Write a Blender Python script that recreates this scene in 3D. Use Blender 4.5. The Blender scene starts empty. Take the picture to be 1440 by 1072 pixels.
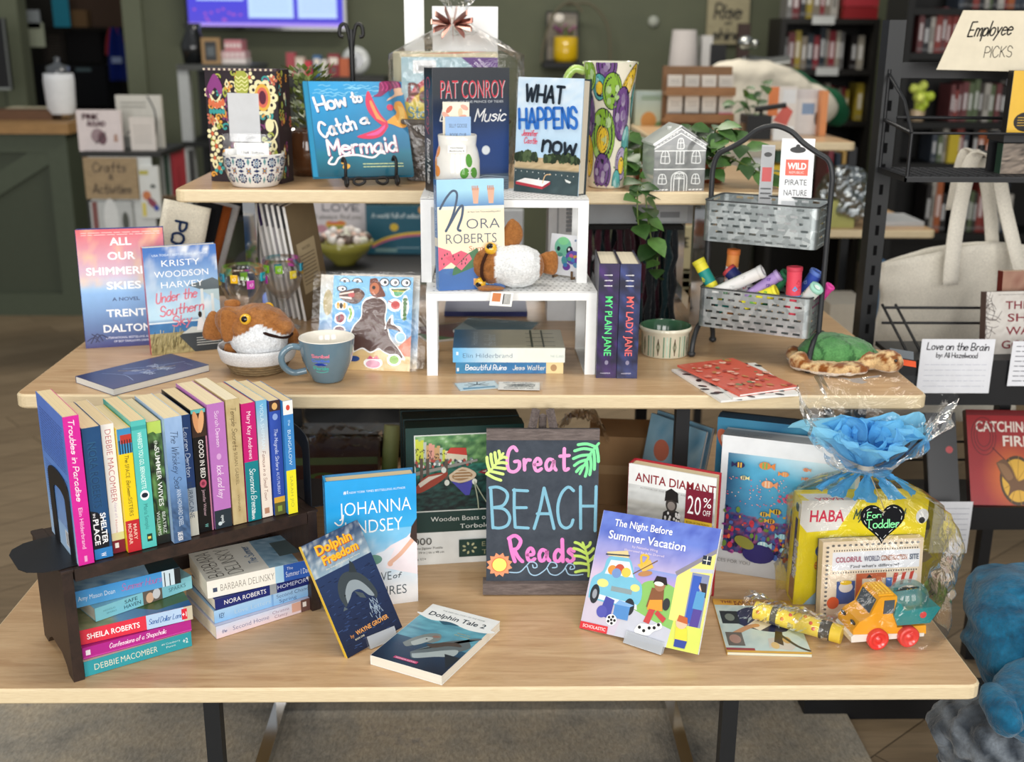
import bpy, math, random
from mathutils import Matrix, Vector, noise
R = math.radians
random.seed(7)
SC = bpy.context.scene
COL = SC.collection
# ---------------------------------------------------------------- camera
HC = 1.45                      # eye height
FPX = 1600.0                   # focal length in pixels of the 1440 wide frame
_p = math.atan((536-51)/FPX); _y = math.atan((720-683)/FPX*math.cos(_p)); _r = .008
FW = Vector((math.sin(_y)*math.cos(_p), math.cos(_y)*math.cos(_p), -math.sin(_p)))
RT0 = Vector((math.cos(_y), -math.sin(_y), 0)); UP0 = RT0.cross(FW)
RT = RT0*math.cos(_r)+UP0*math.sin(_r); UPV = UP0*math.cos(_r)-RT0*math.sin(_r)
cam = bpy.data.objects.new('camera', bpy.data.cameras.new('camera')); COL.objects.link(cam)
cam.matrix_world = Matrix(((RT.x, UPV.x, -FW.x, 0), (RT.y, UPV.y, -FW.y, 0), (RT.z, UPV.z, -FW.z, HC), (0, 0, 0, 1)))
cam.data.sensor_width = 36; cam.data.lens = FPX/1440*36; cam.data.clip_start = .05
cam.data.dof.use_dof = True; cam.data.dof.focus_distance = 1.88; cam.data.dof.aperture_fstop = 3.6
SC.camera = cam
# ---------------------------------------------------------------- light: daylight from the shop front behind the viewer, ceiling lamps
SC.view_settings.view_transform = 'Standard'; SC.view_settings.look = 'None'
SC.view_settings.gamma = 1; SC.view_settings.use_curve_mapping = False; SC.view_settings.exposure = .0
w = bpy.data.worlds.new('world'); SC.world = w; w.use_nodes = True
w.node_tree.nodes['Background'].inputs[0].default_value = (.93, .97, 1.0, 1); w.node_tree.nodes['Background'].inputs[1].default_value = .37
def area(name, loc, target, sx, sy, power, col):
    l = bpy.data.lights.new(name, 'AREA'); l.shape = 'RECTANGLE'; l.size = sx; l.size_y = sy; l.energy = power; l.color = col
    o = bpy.data.objects.new(name, l); COL.objects.link(o); o.location = loc
    o.rotation_euler = (Vector(target)-Vector(loc)).to_track_quat('-Z', 'Y').to_euler(); return o
area('window_daylight', (-2.2, -2.6, 1.9), (-.3, 2, .9), 1.6, 2.4, 102, (1, .98, .95))
area('window_daylight', (.2, -2.9, 1.9), (0, 2, .9), 1.6, 2.4, 100, (1, .98, .95))
area('window_daylight', (2.6, -2.4, 1.9), (.3, 2, .9), 1.6, 2.4, 70, (1, .98, .95))
area('ceiling_lamp', (-1.0, 2.0, 3.1), (-1.0, 2.0, 0), 1.2, .6, 20, (1, .93, .82))
area('ceiling_lamp', (1.2, 1.6, 3.1), (1.2, 1.6, 0), 1.2, .6, 18, (1, .93, .82))
area('ceiling_lamp', (0.2, 5.0, 3.2), (.2, 5.0, 0), 1.6, .6, 58, (1, .93, .82))
# ---------------------------------------------------------------- helpers
def hx(s):
    if isinstance(s, tuple): return s
    s = s.lstrip('#')
    if len(s) == 3: s = ''.join(q*2 for q in s)
    f = lambda v: v/12.92 if v <= .04045 else ((v+.055)/1.055)**2.4
    return tuple(f(int(s[i:i+2], 16)/255) for i in (0, 2, 4))
def mixc(a, b, t):
    a, b = hx(a), hx(b); t = max(0, min(1, t)); return tuple(a[i]*(1-t)+b[i]*t for i in range(3))
def ray(x, y): return FW+RT*((x-720)/FPX)-UPV*((y-536)/FPX)
def atz(x, y, z):              # the point of the photo on the level z
    d = ray(x, y); return Vector((0, 0, HC))+d*((z-HC)/d.z)
def aty(x, y, Y):              # the point of the photo on the upright plane at distance Y
    d = ray(x, y); return Vector((0, 0, HC))+d*(Y/d.y)
ZB, ZM, ZT = .485, .834, 1.149   # tops of the three tiers
ZR1, ZR2 = .995, 1.156          # tops of the two white risers
# ---------------------------------------------------------------- materials
MATS = {}
def _nodes(name):
    m = bpy.data.materials.new(name); m.use_nodes = True; nt = m.node_tree
    return m, nt, nt.nodes['Principled BSDF']
def mat(name):
    if name in MATS: return MATS[name]
    m, nt, b = _nodes(name); N = nt.nodes.new; L = nt.links.new
    def att():
        a = N('ShaderNodeAttribute'); a.attribute_name = 'Col'; return a.outputs['Color']
    def tc(): return N('ShaderNodeTexCoord').outputs['Object']
    def nz(scale, detail=3, rough=.6, vec=None, dist=0):
        n = N('ShaderNodeTexNoise'); n.inputs['Scale'].default_value = scale; n.inputs['Detail'].default_value = detail
        n.inputs['Roughness'].default_value = rough; n.inputs['Distortion'].default_value = dist; L(vec or tc(), n.inputs['Vector']); return n.outputs['Fac']
    def ramp(f, stops):
        r = N('ShaderNodeValToRGB'); e = r.color_ramp.elements
        while len(e) < len(stops): e.new(.5)
        for q, (p, c) in zip(e, stops): q.position = p; q.color = (*hx(c), 1) if not isinstance(c, float) else (c, c, c, 1)
        L(f, r.inputs[0]); return r.outputs[0]
    def mul(c1, c2, fac=1.0, mode='MULTIPLY'):
        x = N('ShaderNodeMix'); x.data_type = 'RGBA'; x.blend_type = mode; x.inputs[0].default_value = fac
        L(c1, x.inputs[6]); L(c2, x.inputs[7]); return x.outputs[2]
    def bump(f, st, dist=.002):
        q = N('ShaderNodeBump'); q.inputs['Strength'].default_value = st; q.inputs['Distance'].default_value = dist
        L(f, q.inputs['Height']); L(q.outputs[0], b.inputs['Normal'])
    def scaled(v):
        q = N('ShaderNodeMapping'); q.inputs['Scale'].default_value = v; L(tc(), q.inputs[0]); return q.outputs[0]
    def base(c): L(c, b.inputs['Base Color'])
    S = lambda k, v: setattr(b.inputs[k], 'default_value', v)
    if name in ('print', 'gloss', 'paper', 'matte', 'satin', 'black', 'cover'):
        rg = dict(print=.38, gloss=.1, paper=.75, matte=.9, satin=.5, black=.42, cover=.3)[name]
        base(mul(att(), ramp(nz(35, 2), [(.3, .93), (.7, 1.0)]))); S('Roughness', rg)
        S('Specular IOR Level', dict(print=.4, gloss=.5, paper=.2, matte=.15, satin=.35, black=.4, cover=.5)[name])
        if name == 'gloss': S('Coat Weight', .5); S('Coat Roughness', .04)
        if name in ('paper', 'matte'): bump(nz(400, 2), .15, .0005)
    elif name == 'pages':
        wv = N('ShaderNodeTexNoise'); wv.inputs['Scale'].default_value = 1; wv.inputs['Detail'].default_value = 2; L(scaled((3, 2200, 3)), wv.inputs['Vector'])
        base(mul(att(), ramp(wv.outputs['Fac'], [(.3, .78), (.7, 1.0)]))); S('Roughness', .85); S('Specular IOR Level', .15)
    elif name in ('fabric', 'fur', 'fleece', 'knit'):
        sc = dict(fabric=500, fur=260, fleece=90, knit=120)[name]
        base(mul(att(), ramp(nz(sc, 4), [(.25, .62), (.75, 1.08)]))); S('Roughness', 1.0); S('Specular IOR Level', .1)
        S('Sheen Weight', .25 if name != 'fabric' else .05); S('Sheen Roughness', .5)
        bump(nz(sc*.8, 5), .8, dict(fabric=.0006, fur=.0022, fleece=.006, knit=.004)[name])
    elif name == 'maple':
        g = nz(5, 5, .62, scaled((1.2, 11, 11)), 1.2); g2 = nz(60, 3, .6, scaled((1, 18, 18)))
        c1 = ramp(g, [(.28, '#b8926a'), (.5, '#c9a67d'), (.72, '#d5b58c')]); c2 = ramp(g2, [(.3, .9), (.7, 1.03)])
        base(mul(c1, c2)); S('Roughness', .3); S('Specular IOR Level', .45); bump(g2, .04, .0005)
    elif name == 'edgeband':
        g2 = nz(40, 3, .6, scaled((1, 18, 18))); base(ramp(g2, [(.3, '#d2bd97'), (.7, '#e2d0ac')])); S('Roughness', .42)  # tabletop edge; light on the front face is put into its paler colour
    elif name == 'darkwood':
        g = nz(9, 6, .65, scaled((4, 22, 4)), .8); base(ramp(g, [(.25, '#1a110e'), (.6, '#33231c'), (.8, '#46302a')])); S('Roughness', .45); bump(g, .15, .001)
    elif name == 'greywood':
        g = nz(12, 6, .7, scaled((3, 20, 20)), .6); base(ramp(g, [(.25, '#453c3a'), (.7, '#7b6f6b')])); S('Roughness', .8); bump(g, .3, .001)
    elif name == 'wood':
        g = nz(10, 6, .65, scaled((2, 14, 14)), .6); base(mul(att(), ramp(g, [(.25, .65), (.75, 1.05)]))); S('Roughness', .6)
    elif name == 'chalk':
        base(ramp(nz(26, 5, .7), [(.3, '#39404a'), (.75, '#4c535d')])); S('Roughness', .8); S('Specular IOR Level', .2)
    elif name == 'chrome': S('Base Color', (.62, .62, .62, 1)); S('Metallic', 1); S('Roughness', .1); bump(nz(15, 2), .02, .001)
    elif name == 'metal': base(att()); S('Metallic', 1); S('Roughness', .3); bump(nz(60, 2), .05, .0005)
    elif name == 'galv':
        v = N('ShaderNodeTexVoronoi'); v.inputs['Scale'].default_value = 75; L(tc(), v.inputs['Vector'])
        base(mul(ramp(v.outputs['Color'], [(.2, '#a2aaab'), (.6, '#b6bebf'), (.9, '#ccd3d3')]), ramp(nz(20, 4), [(.3, .75), (.7, 1.0)])))
        S('Metallic', .85); S('Roughness', .36); bump(nz(40, 3), .12, .002)
    elif name == 'wicker':
        wv = N('ShaderNodeTexWave'); wv.wave_type = 'BANDS'; wv.bands_direction = 'Z'; wv.inputs['Scale'].default_value = 60; wv.inputs['Distortion'].default_value = 3; L(tc(), wv.inputs['Vector'])
        base(mul(att(), ramp(nz(90, 4), [(.25, .55), (.75, 1.1)]))); S('Roughness', .85); bump(nz(160, 4), .8, .003)
    elif name == 'screen':
        e = N('ShaderNodeEmission'); L(att(), e.inputs[0]); e.inputs[1].default_value = 1.2; L(e.outputs[0], nt.nodes['Material Output'].inputs[0])
    elif name == 'plank':
        mp = N('ShaderNodeMapping'); mp.inputs['Rotation'].default_value = (0, 0, R(-40)); L(tc(), mp.inputs[0])
        br = N('ShaderNodeTexBrick'); br.inputs['Scale'].default_value = 1; br.inputs['Brick Width'].default_value = 1.3; br.inputs['Row Height'].default_value = .15
        br.inputs['Mortar Size'].default_value = .002; br.inputs['Color1'].default_value = (*hx('#7a6850'), 1); br.inputs['Color2'].default_value = (*hx('#8e7b61'), 1); br.inputs['Mortar'].default_value = (*hx('#51422f'), 1)
        L(mp.outputs[0], br.inputs['Vector'])
        m2 = N('ShaderNodeMapping'); m2.inputs['Rotation'].default_value = (0, 0, R(-40)); m2.inputs['Scale'].default_value = (1.5, 14, 1); L(tc(), m2.inputs[0])
        base(mul(br.outputs[0], ramp(nz(4, 6, .65, m2.outputs[0]), [(.3, .72), (.7, 1.06)]))); S('Roughness', .5)
    elif name == 'rug':
        g = nz(3.2, 6, .7); g2 = nz(140, 4, .8, scaled((1, .35, 1)))
        base(mul(ramp(g, [(.3, '#70706e'), (.48, '#a29c90'), (.62, '#b8ac98'), (.75, '#84858a')]), ramp(g2, [(.3, .6), (.7, 1.1)]))); S('Roughness', 1); S('Specular IOR Level', .05); bump(g2, .6, .006)
    elif name == 'wallpaint':
        base(ramp(nz(3, 4), [(.3, '#595e4a'), (.7, '#62664f')])); S('Roughness', .7)
    elif name in ('cello', 'acrylic', 'bag', 'glass'):
        t = N('ShaderNodeBsdfTransparent'); gl = N('ShaderNodeBsdfGlossy'); gl.inputs['Roughness'].default_value = dict(cello=.07, glass=.01).get(name, .12)
        if name in ('cello', 'bag'):
            q = N('ShaderNodeBump'); q.inputs['Strength'].default_value = .9; q.inputs['Distance'].default_value = .006 if name == 'cello' else .002; L(nz(26, 3, .5, None, 1.5), q.inputs['Height']); L(q.outputs[0], gl.inputs['Normal'])
        fr = N('ShaderNodeLayerWeight'); fr.inputs[0].default_value = .28
        mx = N('ShaderNodeMixShader'); rr = ramp(fr.outputs['Fresnel'], dict(bag=[(0, .02), (1, .5)]).get(name, [(0, .022), (1, .65)]) if name != 'acrylic' else [(0, .16), (1, .6)])
        L(rr, mx.inputs[0]); L(t.outputs[0], mx.inputs[1]); L(gl.outputs[0], mx.inputs[2])
        t.inputs[0].default_value = (.985, .985, .985, 1) if name != 'acrylic' else (.9, .92, .94, 1)
        gl.inputs[0].default_value = (1, 1, 1, 1)
        if name == 'acrylic':
            d = N('ShaderNodeBsdfDiffuse'); d.inputs[0].default_value = (.8, .83, .86, 1); m3 = N('ShaderNodeMixShader'); m3.inputs[0].default_value = .3
            L(mx.outputs[0], m3.inputs[1]); L(d.outputs[0], m3.inputs[2]); L(m3.outputs[0], nt.nodes['Material Output'].inputs[0])
        else: L(mx.outputs[0], nt.nodes['Material Output'].inputs[0])
    elif name == 'tissue':
        base(att()); S('Roughness', .8); tr = N('ShaderNodeBsdfTranslucent'); L(att(), tr.inputs[0]); mx = N('ShaderNodeMixShader'); mx.inputs[0].default_value = .35
        L(b.outputs[0], mx.inputs[1]); L(tr.outputs[0], mx.inputs[2]); L(mx.outputs[0], nt.nodes['Material Output'].inputs[0])
    elif name == 'leaf':
        base(mul(att(), ramp(nz(60, 3), [(.3, .75), (.7, 1.1)]))); S('Roughness', .4); S('Specular IOR Level', .4)
    else: raise KeyError(name)
    MATS[name] = m; return m
# ---------------------------------------------------------------- mesh builder
class MB:
    def __init__(s): s.V = []; s.F = []; s.K = []; s.C = []; s.S = []; s.M = Matrix.Identity(4)
    def add(s, vs, fs, col, m='print', smooth=False):
        o = len(s.V); s.V += [tuple(s.M @ Vector(v)) for v in vs]
        fn = None if isinstance(col, (str, tuple)) else col
        if fn is None: col = hx(col)
        for f in fs:
            s.F.append([i+o for i in f]); s.K.append(m); s.S.append(smooth)
            s.C.append([col]*len(f) if fn is None else [hx(fn(Vector(vs[i]))) for i in f])
    def box(s, x0, x1, y0, y1, z0, z1, col, m='print'):
        s.add([(x0, y0, z0), (x1, y0, z0), (x1, y1, z0), (x0, y1, z0), (x0, y0, z1), (x1, y0, z1), (x1, y1, z1), (x0, y1, z1)],
              [(0, 3, 2, 1), (4, 5, 6, 7), (0, 1, 5, 4), (1, 2, 6, 5), (2, 3, 7, 6), (3, 0, 4, 7)], col, m)
    def rbox(s, x0, x1, y0, y1, z0, z1, r, col, m='print', n=4):   # box with rounded vertical edges and a small top and bottom chamfer
        pts = []
        for cx, cy, a in ((x1-r, y1-r, 0), (x0+r, y1-r, 90), (x0+r, y0+r, 180), (x1-r, y0+r, 270)):
            for i in range(n+1): t = R(a+90*i/n); pts.append((cx, cy, math.cos(t), math.sin(t)))
        k = min(r, (z1-z0)/2)*.25; P = len(pts); vs = []
        for z, q in ((z0, r-k), (z0+k, r), (z1-k, r), (z1, r-k)): vs += [(a+c*q, b+d*q, z) for a, b, c, d in pts]
        fs = [tuple(range(P))[::-1], tuple(range(3*P, 4*P))]
        for l in range(3): fs += [(l*P+i, l*P+(i+1) % P, (l+1)*P+(i+1) % P, (l+1)*P+i) for i in range(P)]
        s.add(vs, fs, col, m)
    def poly(s, pts, col, m='print'): s.add(pts, [tuple(range(len(pts)))], col, m)
    def tube(s, path, r, col, m='print', n=8, closed=False, smooth=True, caps=True):
        P = [Vector(p) for p in path]; L = len(P); vs = []; fs = []; pv = None
        rr = r if isinstance(r, (list, tuple)) else [r]*L
        for i, p in enumerate(P):
            if closed: t = P[(i+1) % L]-P[i-1]
            else: t = P[min(i+1, L-1)]-P[max(i-1, 0)]
            if t.length < 1e-9: t = Vector((0, 0, 1))
            t.normalize()
            u = (pv-t*pv.dot(t)) if pv else t.cross(Vector((0, 0, 1)) if abs(t.z) < .9 else Vector((1, 0, 0)))
            if u.length < 1e-6: u = t.orthogonal()
            u.normalize(); pv = u; v = t.cross(u)
            vs += [tuple(p+(u*math.cos(2*math.pi*k/n)+v*math.sin(2*math.pi*k/n))*rr[i]) for k in range(n)]
        for i in range(L if closed else L-1):
            j = (i+1) % L; fs += [(i*n+k, i*n+(k+1) % n, j*n+(k+1) % n, j*n+k) for k in range(n)]
        s.add(vs, fs, col, m, smooth)
        if caps and not closed: s.add(vs[:n], [tuple(range(n))[::-1]], col, m); s.add(vs[-n:], [tuple(range(n))], col, m)
    def lathe(s, prof, col, m='print', n=32, sx=1, sy=1, c=(0, 0, 0), a0=0, a1=360):
        full = a1-a0 >= 359.9; k = n if full else n+1; vs = []; fs = []
        for r, z in prof: vs += [(c[0]+sx*r*math.cos(R(a0+(a1-a0)*i/n)), c[1]+sy*r*math.sin(R(a0+(a1-a0)*i/n)), c[2]+z) for i in range(k)]
        for l in range(len(prof)-1):
            for i in range(n): j = (i+1) % k; fs.append((l*k+i, l*k+j, (l+1)*k+j, (l+1)*k+i))
        s.add(vs, fs, col, m, True)
    def ball(s, c, r, col, m='print', n=20, k=12, warp=None):
        r = (r, r, r) if not isinstance(r, tuple) else r; vs = []; fs = []
        for i in range(k+1):
            for j in range(n):
                a, b = math.pi*i/k, 2*math.pi*j/n; q = Vector((math.sin(a)*math.cos(b), math.sin(a)*math.sin(b), math.cos(a)))
                if warp: q = warp(q)
                vs.append((c[0]+q[0]*r[0], c[1]+q[1]*r[1], c[2]+q[2]*r[2]))
        for i in range(k):
            for j in range(n): fs.append((i*n+j, (i+1)*n+j, (i+1)*n+(j+1) % n, i*n+(j+1) % n))
        s.add(vs, fs, col, m, True)
    def sheet(s, nx, ny, fn, col, m='print', thick=0, smooth=True):     # fn(u,v) -> point; a closed slab when thick > 0
        P = [[Vector(fn(i/nx, j/ny)) for i in range(nx+1)] for j in range(ny+1)]
        vs = [tuple(p) for row in P for p in row]; W = nx+1
        fs = [(j*W+i, j*W+i+1, (j+1)*W+i+1, (j+1)*W+i) for j in range(ny) for i in range(nx)]
        if thick:
            N2 = []
            for j in range(ny+1):
                for i in range(W):
                    a = P[j][min(i+1, nx)]-P[j][max(i-1, 0)]; b = P[min(j+1, ny)][i]-P[max(j-1, 0)][i]; n = a.cross(b)
                    n = n.normalized() if n.length > 1e-12 else Vector((0, 0, 1)); N2.append(tuple(P[j][i]-n*thick))
            o = len(vs); vs += N2; fs += [tuple(q+o for q in f)[::-1] for f in fs]
            e = [j*W for j in range(ny, -1, -1)]+list(range(1, W))+[j*W+nx for j in range(1, ny+1)]+[ny*W+i for i in range(nx-1, -1, -1)]
            for a, b in zip(e, e[1:]): fs.append((b, a, a+o, b+o))
        s.add(vs, fs, col, m, smooth)
    def build(s, name, parent=None, label=None, kind=None):
        me = bpy.data.meshes.new(name); me.from_pydata(s.V, [], s.F)
        ks = []
        for k in s.K:
            if k not in ks: ks.append(k)
        for k in ks: me.materials.append(mat(k))
        ix = {k: i for i, k in enumerate(ks)}
        me.polygons.foreach_set('material_index', [ix[k] for k in s.K]); me.polygons.foreach_set('use_smooth', s.S)
        a = me.color_attributes.new('Col', 'FLOAT_COLOR', 'CORNER')
        a.data.foreach_set('color', [q for f in s.C for c in f for q in (*c, 1.0)])
        me.update(); o = bpy.data.objects.new(name, me); COL.objects.link(o)
        if parent: o.parent = parent
        if label: o['label'] = label
        if kind: o['kind'] = kind
        return o
def thing(name, label, cat, loc=(0, 0, 0), yaw=0, lean=0, roll=0, group=None, M=None):
    o = bpy.data.objects.new(name, None); COL.objects.link(o); o.empty_display_size = .05
    o['label'] = label; o['category'] = cat
    if group: o['group'] = group
    if M is not None: o.matrix_world = M
    else: o.rotation_mode = 'YXZ'; o.location = loc; o.rotation_euler = (R(-lean), R(roll), R(yaw))
    return o
def tag(o, label, cat, group=None, kind=None):
    o['label'] = label; o['category'] = cat
    if group: o['group'] = group
    if kind: o['kind'] = kind
    return o
def struct(mb, name): return mb.build(name, kind='structure')
# ---------------------------------------------------------------- lettering
GL = dict(A="0d3m 3m6d 1g5g", B="0d0m 0m3m5k3h0h 0h4h6f4d0d", C="6k4m2m0j0g2d4d6f", D="0d0m 0m3m6j6g3d0d", E="0d0m 0m5m 0h4h 0d5d", F="0d0m 0m5m 0h4h",
 G="6k4m2m0j0g2d4d6f6h 6h4h", H="0d0m 6d6m 0h6h", I="0d0m", J="4m4f3d1d0f", K="0d0m 5m0h 1i5d", L="0m0d 0d5d", M="0d0m 0m3g 3g6m 6m6d", N="0d0m 0m5d 5d5m",
 O="3m1l0i0g1d3d5d6g6i5l3m", P="0d0m 0m3m5k5i3h0h", Q="3m1l0i0g1d3d5d6g6i5l3m 4f6c", R="0d0m 0m3m5k5i3h0h 2h5d", S="5k3m1m0k1i4h5f4d2d0e", T="0m6m 3m3d",
 U="0m0g1d4d5g5m", V="0m3d 3d6m", W="0m2d 2d4k 4k6d 6d8m", X="0m5d 5m0d", Y="0m3h 6m3h 3h3d", Z="0m5m 5m0d 0d5d",
 a="4i2i0g0e2d4f4i 4i4e5d", b="0m0d 0g2i4h4e2d0e", c="4h2i0g0e2d4e", d="4m4d 4h2i0g0e2d4f", e="0g4g4h2i0h0e2d4e", f="4l3m2l2d 0i4i", g="4i2i0g0e2d4f 4i4b2a0b",
 h="0m0d 0g2i4h4d", i="0i0d 0k0l", j="2i2b0a 2k2l", k="0m0d 3i0f 1g4d", l="0m0d", m="0i0d 0g1i3h3d 3g5i6h6d", n="0i0d 0g2i4h4d", o="2i0h0e2d4e4h2i", p="0i0a 0g2i4h4e2d0e",
 q="4i4a 4h2i0g0e2d4f", r="0i0d 0g1i3i", s="4h2i0h2g4f2d0e", t="2m2e3d4d 0i4i", u="0i0f1d3d4f 4i4d", v="0i2d 2d4i", w="0i1d 1d3h 3h5d 5d6i", x="0i4d 4i0d", y="0i2e 4i2e0a", z="0i4i 4i0d 0d4d")
GL.update({'0': "3m1l0i0g1d3d5d6g6i5l3m", '1': "0k2m 2m2d", '2': "0k2m4l4j0d 0d5d", '+': "2f2j 0h4h", ':': "0e0f 0h0i", '.': "0d0e", '-': "0h3h", '?': "0l2m4l3i2h 2d2e", "'": "0m0k", ',': "1d0b", '&': "5d1l3m4k0f2d5g", '#': "1d2m 4d5m 0g6g 0j6j", '~': "0h1i3g4h", '$': "5k3m1m0k1i4h5f4d2d0e 3n3c", '%': "0d6m 1m0k2k1m 5f4d6d5f"})
def catmull(P, closed=False, k=4):
    if len(P) < 3: return P
    out = []
    for i in range(len(P)-1):
        p0, p1, p2, p3 = P[max(i-1, 0)], P[i], P[i+1], P[min(i+2, len(P)-1)]
        for j in range(k):
            t = j/k; out.append(tuple(.5*(2*b+(c-a)*t+(2*a-5*b+4*c-d)*t*t+(3*b-a-3*c+d)*t**3) for a, b, c, d in zip(p0, p1, p2, p3)))
    return out+[P[-1]]
_TX = {}
def solid(txt, bold):
    if (txt, bold) not in _TX:
        cu = bpy.data.curves.new('t', 'FONT'); cu.body = txt; cu.resolution_u = 3; cu.offset = bold
        o = bpy.data.objects.new('t', cu); COL.objects.link(o); dg = bpy.context.evaluated_depsgraph_get(); ev = o.evaluated_get(dg); me = ev.to_mesh()
        _TX[(txt, bold)] = ([(v.co.x, v.co.y) for v in me.vertices], [tuple(p.vertices) for p in me.polygons])
        ev.to_mesh_clear(); bpy.data.objects.remove(o); bpy.data.curves.remove(cu)
    return _TX[(txt, bold)]
class Cv:      # a printed surface; coordinates run 0..100 along both sides
    def __init__(s, mb, o, U, V, N, w, h, m='print', e=.00002):
        s.mb = mb; s.o = Vector(o); s.U = Vector(U); s.V = Vector(V); s.N = Vector(N); s.w = w; s.h = h; s.m = m; s.e = e; s.k = 1
    def P(s, x, y): return s.o+s.U*(x*s.w/100)+s.V*(y*s.h/100)+s.N*(s.e*s.k)
    def _a(s, pts, fs, col): s.mb.add([tuple(s.P(*p)) for p in pts], fs, col, s.m)
    def up(s): s.k += 1; return s
    def r(s, x0, y0, x1, y1, col, c2=None):
        s.up()
        if c2 is None: s._a([(x0, y0), (x1, y0), (x1, y1), (x0, y1)], [(0, 1, 2, 3)], col)
        else:
            o = len(s.mb.C); s._a([(x0, y0), (x1, y0), (x1, y1), (x0, y1)], [(0, 1, 2, 3)], col); a, b = hx(col), hx(c2); s.mb.C[o] = [a, a, b, b]
        return s
    def grad(s, x0, y0, x1, y1, *cs):      # bottom to top
        n = len(cs)-1
        for i in range(n): s.r(x0, y0+(y1-y0)*i/n, x1, y0+(y1-y0)*(i+1)/n, cs[i], cs[i+1])
        return s
    def p(s, pts, col): s.up(); s._a(pts, [tuple(range(len(pts)))], col); return s
    def e_(s, cx, cy, rx, ry, col, n=18, rot=0, a0=0, a1=360):
        c_, s_ = math.cos(R(rot)), math.sin(R(rot)); A = s.w/s.h; pts = []
        for i in range(n):
            t = R(a0+(a1-a0)*i/n); x, y = rx*math.cos(t), ry*math.sin(t)/A; pts.append((cx+x*c_-y*s_, cy+(x*s_+y*c_)*A))
        return s.p(pts, col)
    def c_(s, cx, cy, r, col, n=18): return s.e_(cx, cy, r, r*s.w/s.h, col, n)
    def l(s, pts, wid, col, smooth=True, up=True):
        if up: s.up()
        if smooth: pts = catmull(pts)
        P = [Vector((x*s.w, y*s.h)) for x, y in pts]; W = wid*s.h/2; L = []; Q = []
        P = [p for i, p in enumerate(P) if i == 0 or (p-P[i-1]).length > 1e-9]
        if len(P) < 2: return s
        for i, p in enumerate(P):
            t = (P[min(i+1, len(P)-1)]-P[max(i-1, 0)]); t = t.normalized() if t.length > 0 else Vector((1, 0)); n = Vector((-t.y, t.x))
            if i == 0: Q.append(p-t*W*.8+n*W*.45); L.append(p-t*W*.8-n*W*.45)
            Q.append(p+n*W); L.append(p-n*W)
            if i == len(P)-1: Q.append(p+t*W*.8+n*W*.45); L.append(p+t*W*.8-n*W*.45)
        k = len(Q); s._a([(q.x/s.w, q.y/s.h) for q in Q+L], [(i, i+k, i+k+1, i+1) for i in range(k-1)], col); return s
    def t(s, txt, cx, y, w, h, col, bold=.012, slant=0, rot=0, serif=False):   # solid type: centre x, baseline y, width, cap height
        V, F = solid(txt, bold)
        if not V: return s
        x0, x1 = min(v[0] for v in V), max(v[0] for v in V); f = w/(x1-x0); A = s.w/s.h; c_, s_ = math.cos(R(rot)), math.sin(R(rot)); pts = []
        for a, b in V:
            yy = b/.72*h; xx = (a-(x0+x1)/2)*f+slant*yy/A; q = yy/A; pts.append((cx+xx*c_-q*s_, y+(xx*s_+q*c_)*A))
        s.up(); s._a(pts, F, col); return s
    def hw(s, txt, cx, y, w, h, wid, col, slant=0, rot=0, gap=1.7):            # hand lettering in strokes
        x = 0; st = []
        for ch in txt:
            if ch == ' ': x += 3.2; continue
            mx = 0
            for q in GL.get(ch, "0d0e").split():
                pts = [(int(q[i]), ord(q[i+1])-100) for i in range(0, len(q), 2)]; mx = max(mx, max(p[0] for p in pts)); st.append([(x+p[0], p[1]) for p in pts])
            x += mx+gap
        tot = max(.1, x-gap); A = s.w/s.h; c_, s_ = math.cos(R(rot)), math.sin(R(rot)); s.up()
        for pts in st:
            o = []
            for a, b in catmull(pts, k=3):
                yy = b/9*h; xx = (a/tot-.5)*w+slant*yy/A; q = yy/A; o.append((cx+xx*c_-q*s_, y+(xx*s_+q*c_)*A))
            s.l(o, wid*.8, col, False, False)
        return s
    def g(s, x0, y0, x1, y1, nx, ny, fn):          # picture: colour by place
        s.up(); pts = [(x0+(x1-x0)*i/nx, y0+(y1-y0)*j/ny) for j in range(ny+1) for i in range(nx+1)]; W = nx+1; o = len(s.mb.C)
        s._a(pts, [(j*W+i, j*W+i+1, (j+1)*W+i+1, (j+1)*W+i) for j in range(ny) for i in range(nx)], '#fff')
        cc = [hx(fn(i/nx, j/ny)) for j in range(ny+1) for i in range(nx+1)]; q = o
        for j in range(ny):
            for i in range(nx): s.mb.C[q] = [cc[j*W+i], cc[j*W+i+1], cc[(j+1)*W+i+1], cc[(j+1)*W+i]]; q += 1
        return s
    def lines(s, x0, y0, x1, y1, n, col, wid=.5, seed=1):   # small print too fine to read
        rn = random.Random(seed); s.up()
        for i in range(n):
            y = y1-(y1-y0)*(i+.5)/n; x = x0
            while x < x1-1:
                q = min(x1, x+(x1-x0)*rn.uniform(.05, .16)); s.l([(x, y), (q, y)], wid, col, False, False); x = q+(x1-x0)*.025
        return s
def fbm(x, y, sc=3.0, o=4, z=0.): return noise.fractal(Vector((x*sc, y*sc, z)), 1.0, 2.0, o)*.5+.5
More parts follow.
